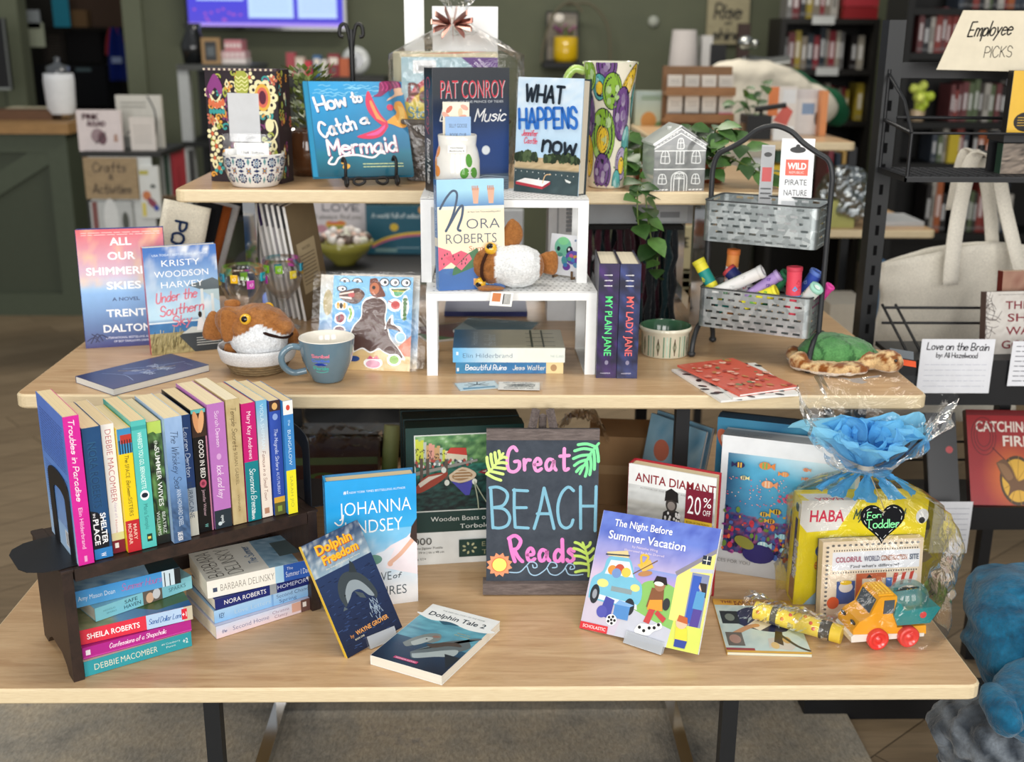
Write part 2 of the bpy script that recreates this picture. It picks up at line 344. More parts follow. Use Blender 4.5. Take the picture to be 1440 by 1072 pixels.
# ---------------------------------------------------------------- books
def book(label, w, h, t, loc, yaw=0, lean=0, roll=0, hard=False, cov='#888', spine=None, back=None, front=None, sp=None, bk=None, pg='#e3d6b8', mode='stand', name=None, group=None, M=None, m='cover', cat='book', tilt=0, pgkey='pages', open_=0):
    """local frame: spine at x=0, front cover at y=0 facing -y, top at z=h"""
    loc = Vector(loc)
    if M is None:
        Z = Vector((0, 0, 1)); a = R(yaw)
        if mode == 'spine':       # spine to the viewer, loc = front left bottom corner of the spine
            d = Matrix.Rotation(R(90+yaw), 4, 'Z'); lean_m = Matrix.Rotation(R(tilt), 4, Vector((math.sin(a), -math.cos(a), 0)))
            M = Matrix.Translation(loc) @ lean_m @ d @ Matrix.Translation((0, -t, 0))
        elif mode == 'flat':
            u = Vector((math.cos(a), math.sin(a), 0)); v = Vector((-math.sin(a), math.cos(a), 0)); o = loc+Z*t
            M = Matrix((( u.x, 0, v.x, o.x), (u.y, 0, v.y, o.y), (0, -1, 0, o.z), (0, 0, 0, 1)))
        elif mode == 'stack':     # lying, spine to the viewer, loc = front left bottom corner
            n = Vector((math.sin(a), -math.cos(a), 0)); l = Vector((-math.cos(a), -math.sin(a), 0)); o = loc-l*h+Z*t
            M = Matrix(((-n.x, 0, l.x, o.x), (-n.y, 0, l.y, o.y), (0, -1, 0, o.z), (0, 0, 0, 1)))
    o = thing(name or ('hardcover_book' if hard else 'paperback_book'), label, cat, loc, yaw, lean, roll, group, M)
    spine = spine or cov; back = back or cov
    c = MB(); ct = .0026 if hard else .0006; q = .0035 if hard else .0006
    c.box(0, w, 0, ct, 0, h, cov, m); c.box(0, w, t-ct, t, 0, h, back, m)
    if hard: c.rbox(-.0008, ct, 0, t, 0, h, .0009, spine, m, 2)
    else: c.box(-.0004, ct, 0, t, 0, h, spine, m)
    f = Cv(c, (0, 0, 0), (1, 0, 0), (0, 0, 1), (0, -1, 0), w, h, m); front and front(f)
    if sp: sp(Cv(c, (-.0008 if hard else -.0004, t, h), (0, 0, -1), (0, -1, 0), (-1, 0, 0), h, t, m))
    if bk: bk(Cv(c, (w, t, 0), (-1, 0, 0), (0, 0, 1), (0, 1, 0), w, h, m))
    c.build('cover', o)
    p = MB(); p.box(ct, w-q, ct, t-ct, q, h-q, pg, pgkey); p.build('pages', o)
    return o
# ================================================================ setting
m = MB(); m.box(-9, 9, -3.5, 9, -.02, 0, '#8a7a62', 'plank'); struct(m, 'floor')
YW = 7.6
def XA(x, Y, y=120): return aty(x, y, Y).x
def ZA(y, Y, x=720): return aty(x, y, Y).z
m = MB(); xl, xr = XA(34, YW, 80), XA(181, YW, 80)
m.box(-9, xl, YW, YW+.12, 0, 3.2, '#555', 'wallpaint'); m.box(xr, 9, YW, YW+.12, 0, 3.2, '#555', 'wallpaint'); m.box(xl, xr, YW, YW+.12, 2.3, 3.2, '#555', 'wallpaint'); struct(m, 'wall_back')
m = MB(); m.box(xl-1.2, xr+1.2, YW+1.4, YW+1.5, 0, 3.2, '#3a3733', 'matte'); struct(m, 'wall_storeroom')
for i, xx in enumerate((xl-.06, xr+.05)):
    m = MB(); m.box(xx-.06, xx+.06, YW-.03, YW, 0, 2.36, '#6b7059', 'satin'); struct(m, f'trim_{i+1}')
m = MB(); m.box(3.9, 4.0, 1.5, YW, 0, 3.2, '#555', 'wallpaint'); struct(m, 'wall_right')
m = MB(); m.rbox(-1.9, .80, .2, 2.40, .0005, .014, .03, '#888', 'rug'); tag(m.build('rug'), 'worn grey and beige patterned rug on the floor under the tiered display', 'rug')
# ---------------------------------------------------------------- the tiered maple display
def tabletop(x0, x1, y0, y1, zt, r=.022, t=.026):
    m = MB(); m.rbox(x0, x1, y0, y1, zt-t, zt, r, '#ccc', 'edgeband'); k = .0035
    m.rbox(x0+k, x1-k, y0+k, y1-k, zt-.004, zt+.0002, r-k, '#ccc', 'maple'); return m
def frame(m, x, y0, y1, z0, z1, s=.011, mt='black', c='#16181b', d=.011):
    for y in (y0, y1): m.box(x-s, x+s, y-d, y+d, z0, z1, c, mt)
    m.box(x-s, x+s, y0, y1, z0, z0+.022, c, mt)
def table(label, x0, x1, y0, y1, zt, zf, lx, ly, mt):
    o = thing('display_table', label, 'table', ((x0+x1)/2, y0, zf)); M = Matrix.Translation((-(x0+x1)/2, -y0, -zf))
    t = tabletop(x0, x1, y0, y1, zt); t.V = [tuple(M @ Vector(v)) for v in t.V]; t.build('tabletop', o)
    for x, dx in lx:
        for i, (y, mm) in enumerate(ly):
            q = MB(); q.M = M; q.box(x-.013, x+.013, y-.013, y+.013, zf, zt-.026, '#1a1c1f', mm); q.build('leg', o)
        q = MB(); q.M = M; q.box(x+dx-.013, x+dx+.013, ly[0][0]+.013, ly[-1][0]-.013, zf, zf+.03, '#1a1c1f', mt); q.build('side_rail', o)
    q = MB(); q.M = M; yb = ly[-1][0]; q.box(lx[0][0]+.013, lx[1][0]-.013, yb-.013, yb+.013, zf+.001, zf+.035, '#1a1c1f', mt); q.build('rear_rail', o)
    return o
table('long lowest maple topped tier of the display standing on the rug', -.832, .775, 1.546, 2.72, ZB, .0145, ((-.455, 0), (.405, 0)), ((1.66, 'black'), (2.225, 'chrome')), 'chrome')
table('middle maple topped tier of the display standing on the lowest tier', -.843, .797, 1.942, 2.75, ZM, ZB+.0004, ((-.46, 0), (.372, 0)), ((2.06, 'black'), (2.62, 'black')), 'black')
table('small highest maple topped tier of the display on mirror bright legs', -.635, .613, 2.318, 2.84, ZT, ZM+.0004, ((-.515, 0), (.462, 0)), ((2.475, 'chrome'), (2.735, 'chrome')), 'chrome')
# white perforated steel risers
def riser(label, x0, y0, z0, yaw, D=.135):
    o = thing('shelf_riser', label, 'shelf riser', (x0, y0, z0), yaw); W, H = .3185, .161
    m = MB(); m.box(0, W, 0, .0012, H-.0165, H-.001, '#f4f5f4', 'satin'); m.box(0, W, D-.0012, D, H-.0165, H-.001, '#f4f5f4', 'satin'); m.box(0, W, 0, D, H-.002, H, '#f1f2f1', 'satin')
    for i in range(26):
        for j in range(9):
            x = .014+(W-.028)*i/25+(.006 if j % 2 else 0); y = .014+(D-.028)*j/8
            m.add([(x+.0026*math.cos(a*1.0472), y+.0026*math.sin(a*1.0472), H+.00012) for a in range(6)], [tuple(range(6))], '#8d8f8c', 'satin')
    m.build('top_plate', o)
    for x in (0, W-.02):
        m = MB(); m.box(x, x+.02, 0, .004, .0, H-.0165, '#f4f5f4', 'satin'); m.box(x, x+.02, D-.004, D, 0, H-.0165, '#eef0f0', 'satin'); m.box(x, x+.02, .004, D-.004, 0, .004, '#eef0f0', 'satin'); m.build('leg_loop', o)
    return o
riser('white perforated metal shelf riser standing on the middle tier over two lying paperbacks', -.1147, 2.0635, ZM+.0005, 1.7, .18)
riser('white perforated metal shelf riser stacked on the lower one below the tall hardcovers', -.128, 2.153, ZM+.1615, 0, .155)
# ================================================================ dark wooden book rack on the lowest tier
RO = Vector((-.6406, 1.5653, ZB+.0006)); RY = 34.1; RH = .189
RU = Vector((math.cos(R(RY)), math.sin(R(RY)), 0)); RV = Vector((-math.sin(R(RY)), math.cos(R(RY)), 0))
def rk(s, d, z): return RO+RU*s+RV*d+Vector((0, 0, z))
o = thing('book_rack', 'dark stained wooden tabletop book rack holding a row of paperbacks', 'book rack', RO, RY)
prof = [(0, 0), (.026, 0), (.036, .012), (.06, .024), (.12, .024), (.142, .012), (.152, 0), (.178, 0), (.178, .186), (0, .186)]
for x in (0, .404):
    m = MB(); n = len(prof); vs = [(x, y, z) for y, z in prof]+[(x+.0165, y, z) for y, z in prof]
    m.add(vs, [tuple(range(n)), tuple(range(n, 2*n))[::-1]]+[(i, i+n, (i+1) % n+n, (i+1) % n) for i in range(n)], '#333', 'darkwood')
    m.rbox(x-.002, x+.0185, -.003, .181, .1845, RH, .003, '#333', 'darkwood'); m.build('side_panel', o)
m = MB(); m.box(.0186, .4019, -.002, .178, RH-.021, RH-.0005, '#333', 'darkwood'); m.build('top_board', o)
m = MB(); m.box(.0186, .4019, .164, .176, .06, .085, '#333', 'darkwood'); m.build('back_slat', o)
ZK = RH+.0005
def bookend(label, s, sgn):
    o = thing('bookend', label, 'bookend', rk(s, .012, ZK+.0002), RY); W = .118
    m = MB(); pts = []
    for a in range(0, 181, 15): pts.append((W/2-W/2*math.cos(R(a)), .135*(1-.0)-.03+.03*math.sin(R(a))**.6))
    out = [(0, 0)]+pts+[(W, 0)]; inn = [(.026, 0)]+[(W/2-(W/2-.026)*math.cos(R(a)), .088+.018*math.sin(R(a))**.6) for a in range(0, 181, 15)]+[(W-.026, 0)]
    n = len(out)
    for t in (0, -.0016*1):
        m.add([(t, y, z) for y, z in out]+[(t, y, z) for y, z in inn], [(i, i+1, i+1+n, i+n) for i in range(n-1)], '#15161a', 'black')
    for L in (out, inn): m.add([(0, y, z) for y, z in L]+[(-.0016, y, z) for y, z in L], [(i, i+1, i+1+n, i+n) for i in range(n-1)], '#15161a', 'black')
    m.build('upright', o)
    m = MB(); xs = [0, -.025, -.05, -.07, -.078, -.078, -.07, -.05, -.025, 0] ; ys = [-.004, -.007, -.002, .012, .03, .088, .106, .12, .124, .122]
    top = [(x*sgn, y, .0014) for x, y in zip(xs, ys)]; bot = [(x*sgn, y, 0) for x, y in zip(xs, ys)]; n = len(top)
    m.add(top+bot, [tuple(range(n)), tuple(range(n, 2*n))[::-1]]+[(i, (i+1) % n, (i+1) % n+n, i+n) for i in range(n)], '#15161a', 'black'); m.build('base_plate', o)
bookend('black metal bookend holding the left end of the paperback row on the dark rack', .0265, 1)
bookend('black metal bookend at the right end of the paperback row on the dark rack', .4185, -1)
PGY = '#e6d2a8'; PGW = '#ece5d2'
def sbk(label, s, d, t, h, w, cov, sp, bk=None, pg=PGY, z=ZK, back=None, front=None):
    return book(label, w, h, t-.0004, rk(s, d, z+.0003), RY, mode='spine', cov=cov, spine=cov, sp=sp, bk=bk, pg=pg, back=back, front=front, group='paperbacks in the row on the dark rack')
def sp1(c): c.r(0, 0, 100, 100, '#d8259a'); c.hw('Troubles in Paradise', 29, 32, 54, 34, 5.5, '#fff', .25); c.t('Elin Hilderbrand', 75, 36, 28, 26, '#f7d9ee', -.005); c.r(94, 40, 98, 58, '#e9a7cf')
def bk1(c):
    c.grad(0, 0, 100, 100, '#b9d7f2', '#7fb0ec', '#4e82dd', '#5e86e0'); c.lines(8, 60, 92, 92, 17, '#2e56a8', .75, 3); c.lines(8, 18, 92, 56, 22, '#3c68b8', .7, 4); c.r(60, 5, 90, 16, '#f1f1f1')
    for i in range(9): c.r(63+i*2.7, 6, 64+i*2.7, 15, '#333')
sbk('magenta spined paperback with blue back cover, leftmost in the rack row', .027, .003, .0235, .238, .155, '#d8259a', sp1, bk1, back='#5f8ee0')
def sp2(c): c.grad(0, 0, 100, 100, '#1f4e7c', '#1d4a78'); c.p([(62, 0), (64, 40), (70, 70), (75, 50), (82, 90), (100, 80), (100, 0)], '#10151f'); c.r(92, 0, 100, 100, '#2f7fc0'); c.t('NORA ROBERTS', 36, 22, 50, 48, '#2b5f86', .02); c.t('NORA ROBERTS', 36.3, 25, 49, 44, '#163a60', .0); c.t('SHELTER', 77, 52, 24, 30, '#fff', .02); c.t('IN', 66, 12, 3, 14, '#fff'); c.t('PLACE', 79, 10, 20, 30, '#fff', .02); c.t('W', 97, 35, 3, 30, '#fff')
sbk('thick dark blue paperback with a night sea low on its spine, in the rack row', .0535, .010, .0273, .213, .14, '#1f4e7c', sp2)
def sp3(c): c.r(0, 0, 100, 100, '#efeae6'); c.t('DEBBIE MACOMBER', 32, 28, 56, 48, '#b0283c', -.012); c.hw('Alone at', 66, 45, 12, 22, 3, '#b9a7c4', .3); c.t('Home', 79, 40, 10, 18, '#c04a4a', -.01); c.grad(84, 0, 92, 100, '#e8d9b0', '#cfd28a'); c.r(90, 0, 100, 100, '#7d1f2e'); c.r(92, 20, 96, 50, '#f0e8e0')
sbk('slim white paperback with tall red lettering down its spine, in the rack row', .083, .017, .0196, .211, .14, '#efeae6', sp3)
def sp4(c):
    c.r(0, 0, 100, 100, '#f3d21f'); c.r(0, 0, 20, 100, '#3d8fc0'); c.r(5, 20, 12, 100, '#c23c30')
    for i in range(5): c.r(9, 8+i*19, 20, 16+i*19, '#20242c')
    c.r(74, 0, 100, 100, '#c32430'); c.hw('The', 24, 40, 6, 26, 4, '#3a3420', .2); c.t('SPACE', 34, 36, 11, 30, '#3a3420', -.01); c.hw('Between', 48, 36, 13, 28, 3.5, '#3a3420', .3); c.t('SISTERS', 63, 36, 15, 30, '#3a3420', -.01); c.t('MARY', 84, 54, 13, 26, '#f3c9b8'); c.t('MCNEAR', 85, 16, 17, 26, '#f3c9b8')
sbk('yellow and red spined paperback with a row of dark legs, in the rack row', .1032, .0075, .0213, .203, .135, '#f3d21f', sp4)
def sp5(c): c.r(0, 0, 100, 100, '#58c3bc'); c.r(4, 0, 7, 100, '#3fa8a4'); c.t("WHERE'D YOU GO, BERNADETTE", 31, 36, 44, 30, '#e6fbf6', .006); c.e_(58, 50, 4, 30, '#fff'); c.e_(58, 50, 2, 22, '#123'); c.t('Maria Semple', 75, 36, 20, 28, '#1f6f70', -.01); c.r(89, 40, 95, 75, '#1f3c30'); c.r(91, 45, 93, 66, '#e3d36a')
sbk('turquoise paperback with a small eye on its spine, fifth in the rack row', .1252, .0085, .0236, .211, .14, '#58c3bc', sp5)
def sp6(c):
    c.grad(0, 0, 100, 100, '#4e7a3c', '#2c3a30'); c.p([(0, 0), (0, 100), (14, 100), (8, 40), (9, 0)], '#b7d060'); c.g(10, 0, 100, 100, 24, 6, lambda u, v: mixc('#121a18', '#6d9a58', (fbm(u*6, v, 2.2)-.35)*2)); c.r(93, 0, 100, 100, '#1b201e')
    c.hw('the', 18, 42, 6, 22, 4, '#e8f0e0', .2); c.t('SUMMER WIVES', 45, 40, 48, 34, '#f4f6f0', .004); c.t('BEATRIZ', 83, 54, 18, 24, '#d8e0d4', 0); c.t('WILLIAMS', 83, 14, 20, 24, '#d8e0d4', 0)
sbk('dark green leafy spined paperback with pale capitals, sixth in the rack row', .1505, .012, .0218, .204, .135, '#3f5c3a', sp6, pg='#e2d3ae')
def sp7(c): c.g(0, 0, 100, 100, 40, 6, lambda u, v: mixc(mixc('#a9c6ea', '#6d93c4', u*1.9+fbm(u*3, v, 3)*.4), mixc('#1c2f4c', '#5a7fae', fbm(u*9, v*3, 3)), (u-.5)*4)); c.hw('The Whiskey Sea', 33, 30, 46, 40, 4, '#2c3e5c', .3); c.t('ANN HOWARD CREEL', 72, 38, 30, 26, '#c9d6e6', 0); c.t('LAKE UNION', 95, 25, 7, 30, '#fff')
sbk('pale blue spined paperback turning to dark water at the foot, in the rack row', .1735, .0, .0281, .209, .14, '#a9c6ea', sp7, pg='#ecdcb6')
def sp8(c): c.grad(0, 0, 100, 100, '#27477c', '#1c3766'); c.r(60, 0, 100, 100, '#9aa6b2'); c.r(80, 0, 100, 100, '#c9c8bc'); c.hw('Lauren Denton', 30, 25, 40, 45, 6, '#cfdcf0', .2); c.t('HURRICANE', 70, 25, 30, 45, '#33465c', 0)
sbk('thin navy spined paperback squeezed between the pale blue and black ones in the rack row', .2025, .012, .0165, .205, .135, '#27477c', sp8)
def sp9(c):
    c.r(0, 0, 100, 100, '#0d0d0f'); c.r(0, 0, 4, 100, '#5fb6b4'); c.r(3, 0, 22, 100, '#3c2a22'); c.e_(10, 32, 9, 20, '#d89a6a', rot=8); c.e_(10, 66, 9, 20, '#e0a878', rot=-8); c.r(22, 90, 100, 100, '#b7768f')
    c.t('GOOD IN BED', 40, 38, 31, 34, '#f0ece6', .006); c.e_(60, 50, 3.4, 24, '#b85068'); c.e_(60, 50, 1.6, 12, '#7c2c44'); c.t('Jennifer Weiner', 76, 40, 22, 22, '#c9a9b2', -.005); c.t('W', 95, 40, 3, 26, '#6fb0a8')
sbk('black spined paperback with crossed bare legs at the top, ninth in the rack row', .2215, .0165, .0237, .209, .135, '#0d0d0f', sp9)
def sp10(c): c.r(0, 0, 100, 100, '#bb76bf'); c.r(85, 0, 100, 100, '#27333c'); c.hw('Sarah Dessen', 20, 42, 28, 22, 3, '#f3dff2', .05); c.hw('lock and key', 62, 34, 26, 36, 4, '#f6e6f6', .25); c.e_(42, 50, 2.5, 14, '#d9a7da'); c.t('speak', 93, 40, 7, 18, '#dfe6e8'); c.e_(96, 30, 1.6, 12, '#c8d4d8')
sbk('wide lilac spined paperback with a dark foot, tenth in the rack row', .2475, .015, .0288, .214, .14, '#bb76bf', sp10, pg='#eddcb8')
def sp11(c): c.g(0, 0, 100, 100, 30, 6, lambda u, v: mixc('#b39c6c', '#d2c092', fbm(u*5, v, 3))); c.hw('Temple Secrets', 23, 34, 34, 36, 4, '#4a3820', .25); c.t('SUSAN GABRIEL', 55, 38, 26, 26, '#5c4a2c', -.01); c.t('WINNER', 83, 44, 14, 16, '#6a5a3c', -.01)
sbk('tan parchment coloured paperback with brown lettering, eleventh in the rack row', .2785, .015, .0232, .216, .14, '#c3ae7c', sp11, pg='#f0e4c6')
def sp12(c): c.r(0, 0, 100, 100, '#c81f75'); c.r(49, 0, 100, 100, '#12818c'); c.t('Mary Kay Andrews', 27, 36, 40, 32, '#fbe3ee', .0); c.hw('Savannah Breeze', 74, 34, 38, 40, 5, '#eef8f8', .25); c.t('HARPER', 95, 30, 8, 20, '#fff')
sbk('hot pink over teal spined paperback, twelfth in the rack row', .3035, .014, .0238, .205, .135, '#c81f75', sp12)
def sp13(c): c.grad(0, 0, 100, 100, '#eee0d2', '#eee0d2'); c.g(0, 0, 100, 100, 20, 3, lambda u, v: mixc('#6fb4dc', '#efe2d4', u*2.2-.1)); c.t('VIOLA SHIPMAN', 22, 34, 38, 34, '#d8ecf6', -.01); c.hw('Famous in a Small Town', 64, 34, 42, 30, 4, '#7a3c34', .2); c.r(92, 25, 97, 70, '#b88a70')
sbk('pale blue to cream spined paperback, thirteenth in the rack row', .3295, .016, .0190, .205, .135, '#9cc8e0', sp13, pg='#ead9b4')
def sp14(c): c.grad(0, 0, 100, 100, '#3455b4', '#2a489c'); c.r(0, 0, 9, 100, '#402c2c'); c.e_(5, 50, 3, 25, '#e0b070'); c.e_(14, 50, 2.8, 24, '#8fa8dc'); c.hw('The Magnolia Sisters', 42, 34, 36, 30, 4, '#d6e0fa', .25); c.t('ALYS MURRAY', 72, 36, 20, 28, '#d6e0fa', -.01); c.r(84, 0, 100, 100, '#5a5a30'); c.r(84, 0, 89, 100, '#d8a83c'); c.r(92, 30, 97, 70, '#8aa040')
sbk('royal blue spined paperback with a golden band near the foot, in the rack row', .3505, .0125, .0196, .202, .135, '#3455b4', sp14, pg='#e8d6ae')
def sp15(c): c.r(0, 0, 100, 100, '#3b86c8'); c.r(0, 0, 12, 100, '#f2f0ee'); c.e_(6, 50, 2.4, 20, '#d84a3a'); c.r(61, 0, 100, 100, '#f2e830'); c.hw('the', 19, 45, 5, 22, 4, '#bfe0f4', .2); c.t('BUNGALOW', 41, 34, 31, 34, '#d6ecf8', -.005); c.t('SARAH JIO', 80, 36, 28, 30, '#a8a040', -.012)
sbk('slim sky blue over lemon yellow spined paperback, rightmost in the rack row', .3715, .005, .0175, .200, .13, '#3b86c8', sp15)
# ---- lying stacks inside the rack
def stk(label, s, d, z, L, t, w, yaw, cov, sp, front=None, pg=PGW, grp='paperbacks in the left stack inside the dark rack'):
    return book(label, w, L, t-.0004, rk(s, d, z), yaw, mode='stack', cov=cov, spine=cov, sp=sp, front=front, pg=pg, group=grp)
def q1(c): c.r(0, 0, 100, 100, '#2d9aa6'); c.t('DEBBIE', 20, 28, 22, 42, '#f6ead0', -.012); c.t('MACOMBER', 50, 28, 34, 42, '#f6ead0', -.012); c.t('44 Cranberry', 80, 58, 18, 14, '#e8f4f0', -.01); c.t('Point', 80, 34, 9, 14, '#e8f4f0', -.01); c.t('+2', 94, 34, 5, 34, '#e8f4f0')
stk('teal spined paperback at the bottom of the left stack in the dark rack', .0185, .006, .0004, .171, .0265, .105, 33.5, '#2d9aa6', q1, lambda c: (c.r(0, 0, 100, 100, '#cfc8ae'), c.r(70, 0, 100, 60, '#5c3c34')))
def q2(c): c.r(0, 0, 100, 100, '#b4248c'); c.r(3, 30, 7, 74, '#f4e8f0'); c.hw('Confessions of a Shopaholic', 50, 40, 52, 38, 6, '#fbe4f4', .2); c.r(0, 8, 100, 12, '#d860b4')
stk('magenta spined paperback second from the bottom of the left rack stack', .0195, .012, .0272, .172, .0205, .105, 32.0, '#b4248c', q2, lambda c: c.r(0, 0, 100, 100, '#a81f80'))
def q3(c): c.r(0, 0, 100, 100, '#e2354a'); c.t('SHEILA ROBERTS', 29, 30, 46, 38, '#fff', .012); c.r(58, 0, 92, 100, '#b7d2f0'); c.hw('Sand Dollar Lane', 75, 32, 30, 36, 5, '#3c6ab0', .25); c.r(92, 0, 100, 100, '#c8c0a8'); c.r(90, 12, 95, 88, '#d8283c'); c.t('+1', 92.4, 32, 4, 34, '#fff')
def q3f(c): c.g(0, 0, 100, 100, 14, 14, lambda u, v: mixc('#2a5f9a', '#8ab0d0', v)if v < .7 else mixc('#5f7a48', '#c8b890', fbm(u*4, v*4))); c.p([(20, 0), (55, 0), (70, 40), (40, 55), (10, 30)], '#506a3c')
stk('red and pale blue spined paperback in the middle of the left rack stack', .0205, .021, .0482, .175, .0255, .105, 28.5, '#e2354a', q3, q3f)
def q4(c): c.r(0, 0, 100, 100, '#86cbd8'); c.t('SAFE', 36, 58, 13, 28, '#1f4450', .005); c.t('HAVEN', 37, 20, 17, 28, '#1f4450', .005); c.t('NICHOLAS', 14, 55, 12, 12, '#5a97a4'); c.t('SPARKS', 16, 30, 10, 12, '#5a97a4'); c.r(48, 0, 68, 100, '#6a6258'); c.e_(55, 40, 4, 40, '#e0b898'); c.e_(62, 55, 4, 40, '#d8d8d8'); c.t('SPARKS', 84, 30, 18, 32, '#30606c', -.005)
stk('aqua spined paperback lying askew, second from top of the left rack stack', .05, .034, .0742, .168, .0235, .105, 43, '#86cbd8', q4, lambda c: c.r(0, 0, 100, 100, '#9cd6e2'))
def q5(c): c.grad(0, 0, 100, 100, '#58a6dc', '#3f94d6'); c.t('Amy Mason Doan', 20, 36, 34, 30, '#f0f6fa', -.01); c.hw('Summer Hours', 62, 38, 38, 42, 5, '#b06fae', .25); c.r(82, 0, 100, 100, '#d4e6ee'); [c.r(84+i*5, 0, 85+i*5, 90-i*12, '#243038') for i in range(3)]; c.r(94, 0, 100, 100, '#1c2428')
def q5f(c): c.g(0, 0, 100, 100, 14, 14, lambda u, v: mixc('#2f7fb8', '#bfe0f0', fbm(u*3, v*3)+.1)); c.p([(0, 0), (100, 0), (100, 25), (0, 30)], '#1f3a40')
stk('sky blue paperback with a pier picture on top of the left rack stack', .0255, .05, .0982, .167, .0285, .105, 31.5, '#4a9cd8', q5, q5f)
G2 = 'paperbacks in the right stack inside the dark rack'
def q6(c): c.grad(0, 0, 100, 100, '#e9cfd0', '#cfd9ee'); c.t('Second Home', 36, 30, 38, 36, '#4a5a8c', -.012); c.hw('the', 8, 34, 5, 26, 4, '#4a5a8c', .2); c.t('Christina', 68, 56, 18, 26, '#7a4a6a', -.012); c.t('Clancy', 68, 20, 14, 26, '#7a4a6a', -.012); c.r(80, 20, 92, 95, '#d8a894'); c.r(90, 0, 100, 100, '#6a4a44'); c.r(92, 40, 96, 80, '#e8e0d8')
stk('pink and pale blue spined paperback at the bottom of the right rack stack', .231, .002, .0004, .1725, .0232, .135, 36, '#d8d4e4', q6, grp=G2)
def q7(c): c.grad(0, 0, 100, 100, '#86b8e4', '#a9cff0'); c.t('KEY', 7, 30, 5, 40, '#2c4a78'); c.t('Love Letters', 36, 32, 34, 36, '#b8cfe0', -.012); c.r(54, 0, 56, 100, '#7aa8d8'); c.t('Second Chance', 76, 54, 34, 30, '#22346c', -.012); c.t('Spring', 70, 12, 17, 30, '#22346c', -.012); c.e_(96, 60, 3, 30, '#8a6a60')
stk('light blue spined paperback second from the bottom of the right rack stack', .233, .012, .0238, .19, .0235, .13, 35, '#9cc6ec', q7, grp=G2)
def q8(c): c.r(0, 0, 100, 100, '#16266e'); c.t('NORA ROBERTS', 30, 30, 42, 44, '#fff', -.005); c.r(55, 0, 62, 100, '#9aa0a4'); c.t('HOMEPORT', 80, 34, 34, 40, '#dfe6f8', -.008); c.e_(96, 70, 3, 20, '#e8e8e8')
stk('navy spined paperback third from the bottom of the right stack in the dark rack', .236, .012, .0478, .176, .0195, .11, 33.5, '#16266e', q8, grp=G2)
def q9(c): c.r(0, 0, 100, 100, '#efece2'); c.r(5, 30, 9, 55, '#3c4a64'); c.t('BARBARA DELINSKY', 37, 28, 50, 42, '#7c7870', -.014); c.r(63, 0, 72, 100, '#a8d0e8'); c.r(71, 0, 100, 100, '#2f5cb0'); c.t('The', 77, 66, 6, 18, '#eef4fc', -.01); c.t('Summer I Dared', 86, 24, 26, 34, '#eef4fc', -.01)
def q9f(c):
    c.r(0, 0, 100, 100, '#efece0'); c.g(0, 0, 100, 42, 16, 8, lambda u, v: mixc('#4a7fa0', '#b8d6e6', fbm(u*4, v*4))); c.r(0, 0, 60, 14, '#8a7058'); c.r(30, 6, 80, 26, '#5a6a6c')
    for i, (tx, yy) in enumerate((('BARBARA', 83), ('DELINSKY', 65))): c.hw(tx, 50, yy, 84, 13, 1.2, '#6c6860')
    c.hw('The Summer', 55, 47, 60, 8, 1.1, '#4a74a0', .2)
stk('cream and blue spined paperback on top of the right stack in the dark rack', .2275, .02, .0680, .184, .0315, .12, 28, '#efece2', q9, q9f, grp=G2)
# ================================================================ things on the lowest tier
def fuse(balls, voxel, disp=0, sc=40, colfn=None, m='fur', smooth=4, an=1):
    t = MB()
    for b in balls:
        c, r = b[0], b[1]; r = (r, r, r) if not isinstance(r, tuple) else r
        rot = Matrix.Rotation(R(b[2][0]), 4, 'X') if len(b) > 2 else Matrix.Identity(4)
        if len(b) > 2: rot = Matrix.Rotation(R(b[2][2]), 4, 'Z') @ Matrix.Rotation(R(b[2][1]), 4, 'Y') @ rot
        t.M = Matrix.Translation(c) @ rot; t.ball((0, 0, 0), r, '#fff', 'matte', 24, 14)
    o = t.build('tmp'); q = o.modifiers.new('r', 'REMESH'); q.mode = 'VOXEL'; q.voxel_size = voxel; q.use_smooth_shade = True
    k = o.modifiers.new('s', 'SMOOTH'); k.iterations = smooth; k.factor = .5
    dg = bpy.context.evaluated_depsgraph_get(); ev = o.evaluated_get(dg); me = ev.to_mesh(); out = MB()
    vs = []
    for v in me.vertices:
        p = v.co.copy()
        if disp: p += v.normal*disp*(noise.fractal(Vector((p.x*an, p.y*an, p.z))*sc, 1, 2, 3))
        vs.append(tuple(p))
    out.add(vs, [tuple(p.vertices) for p in me.polygons], colfn or '#888', m, True)
    ev.to_mesh_clear(); bpy.data.objects.remove(o); return out
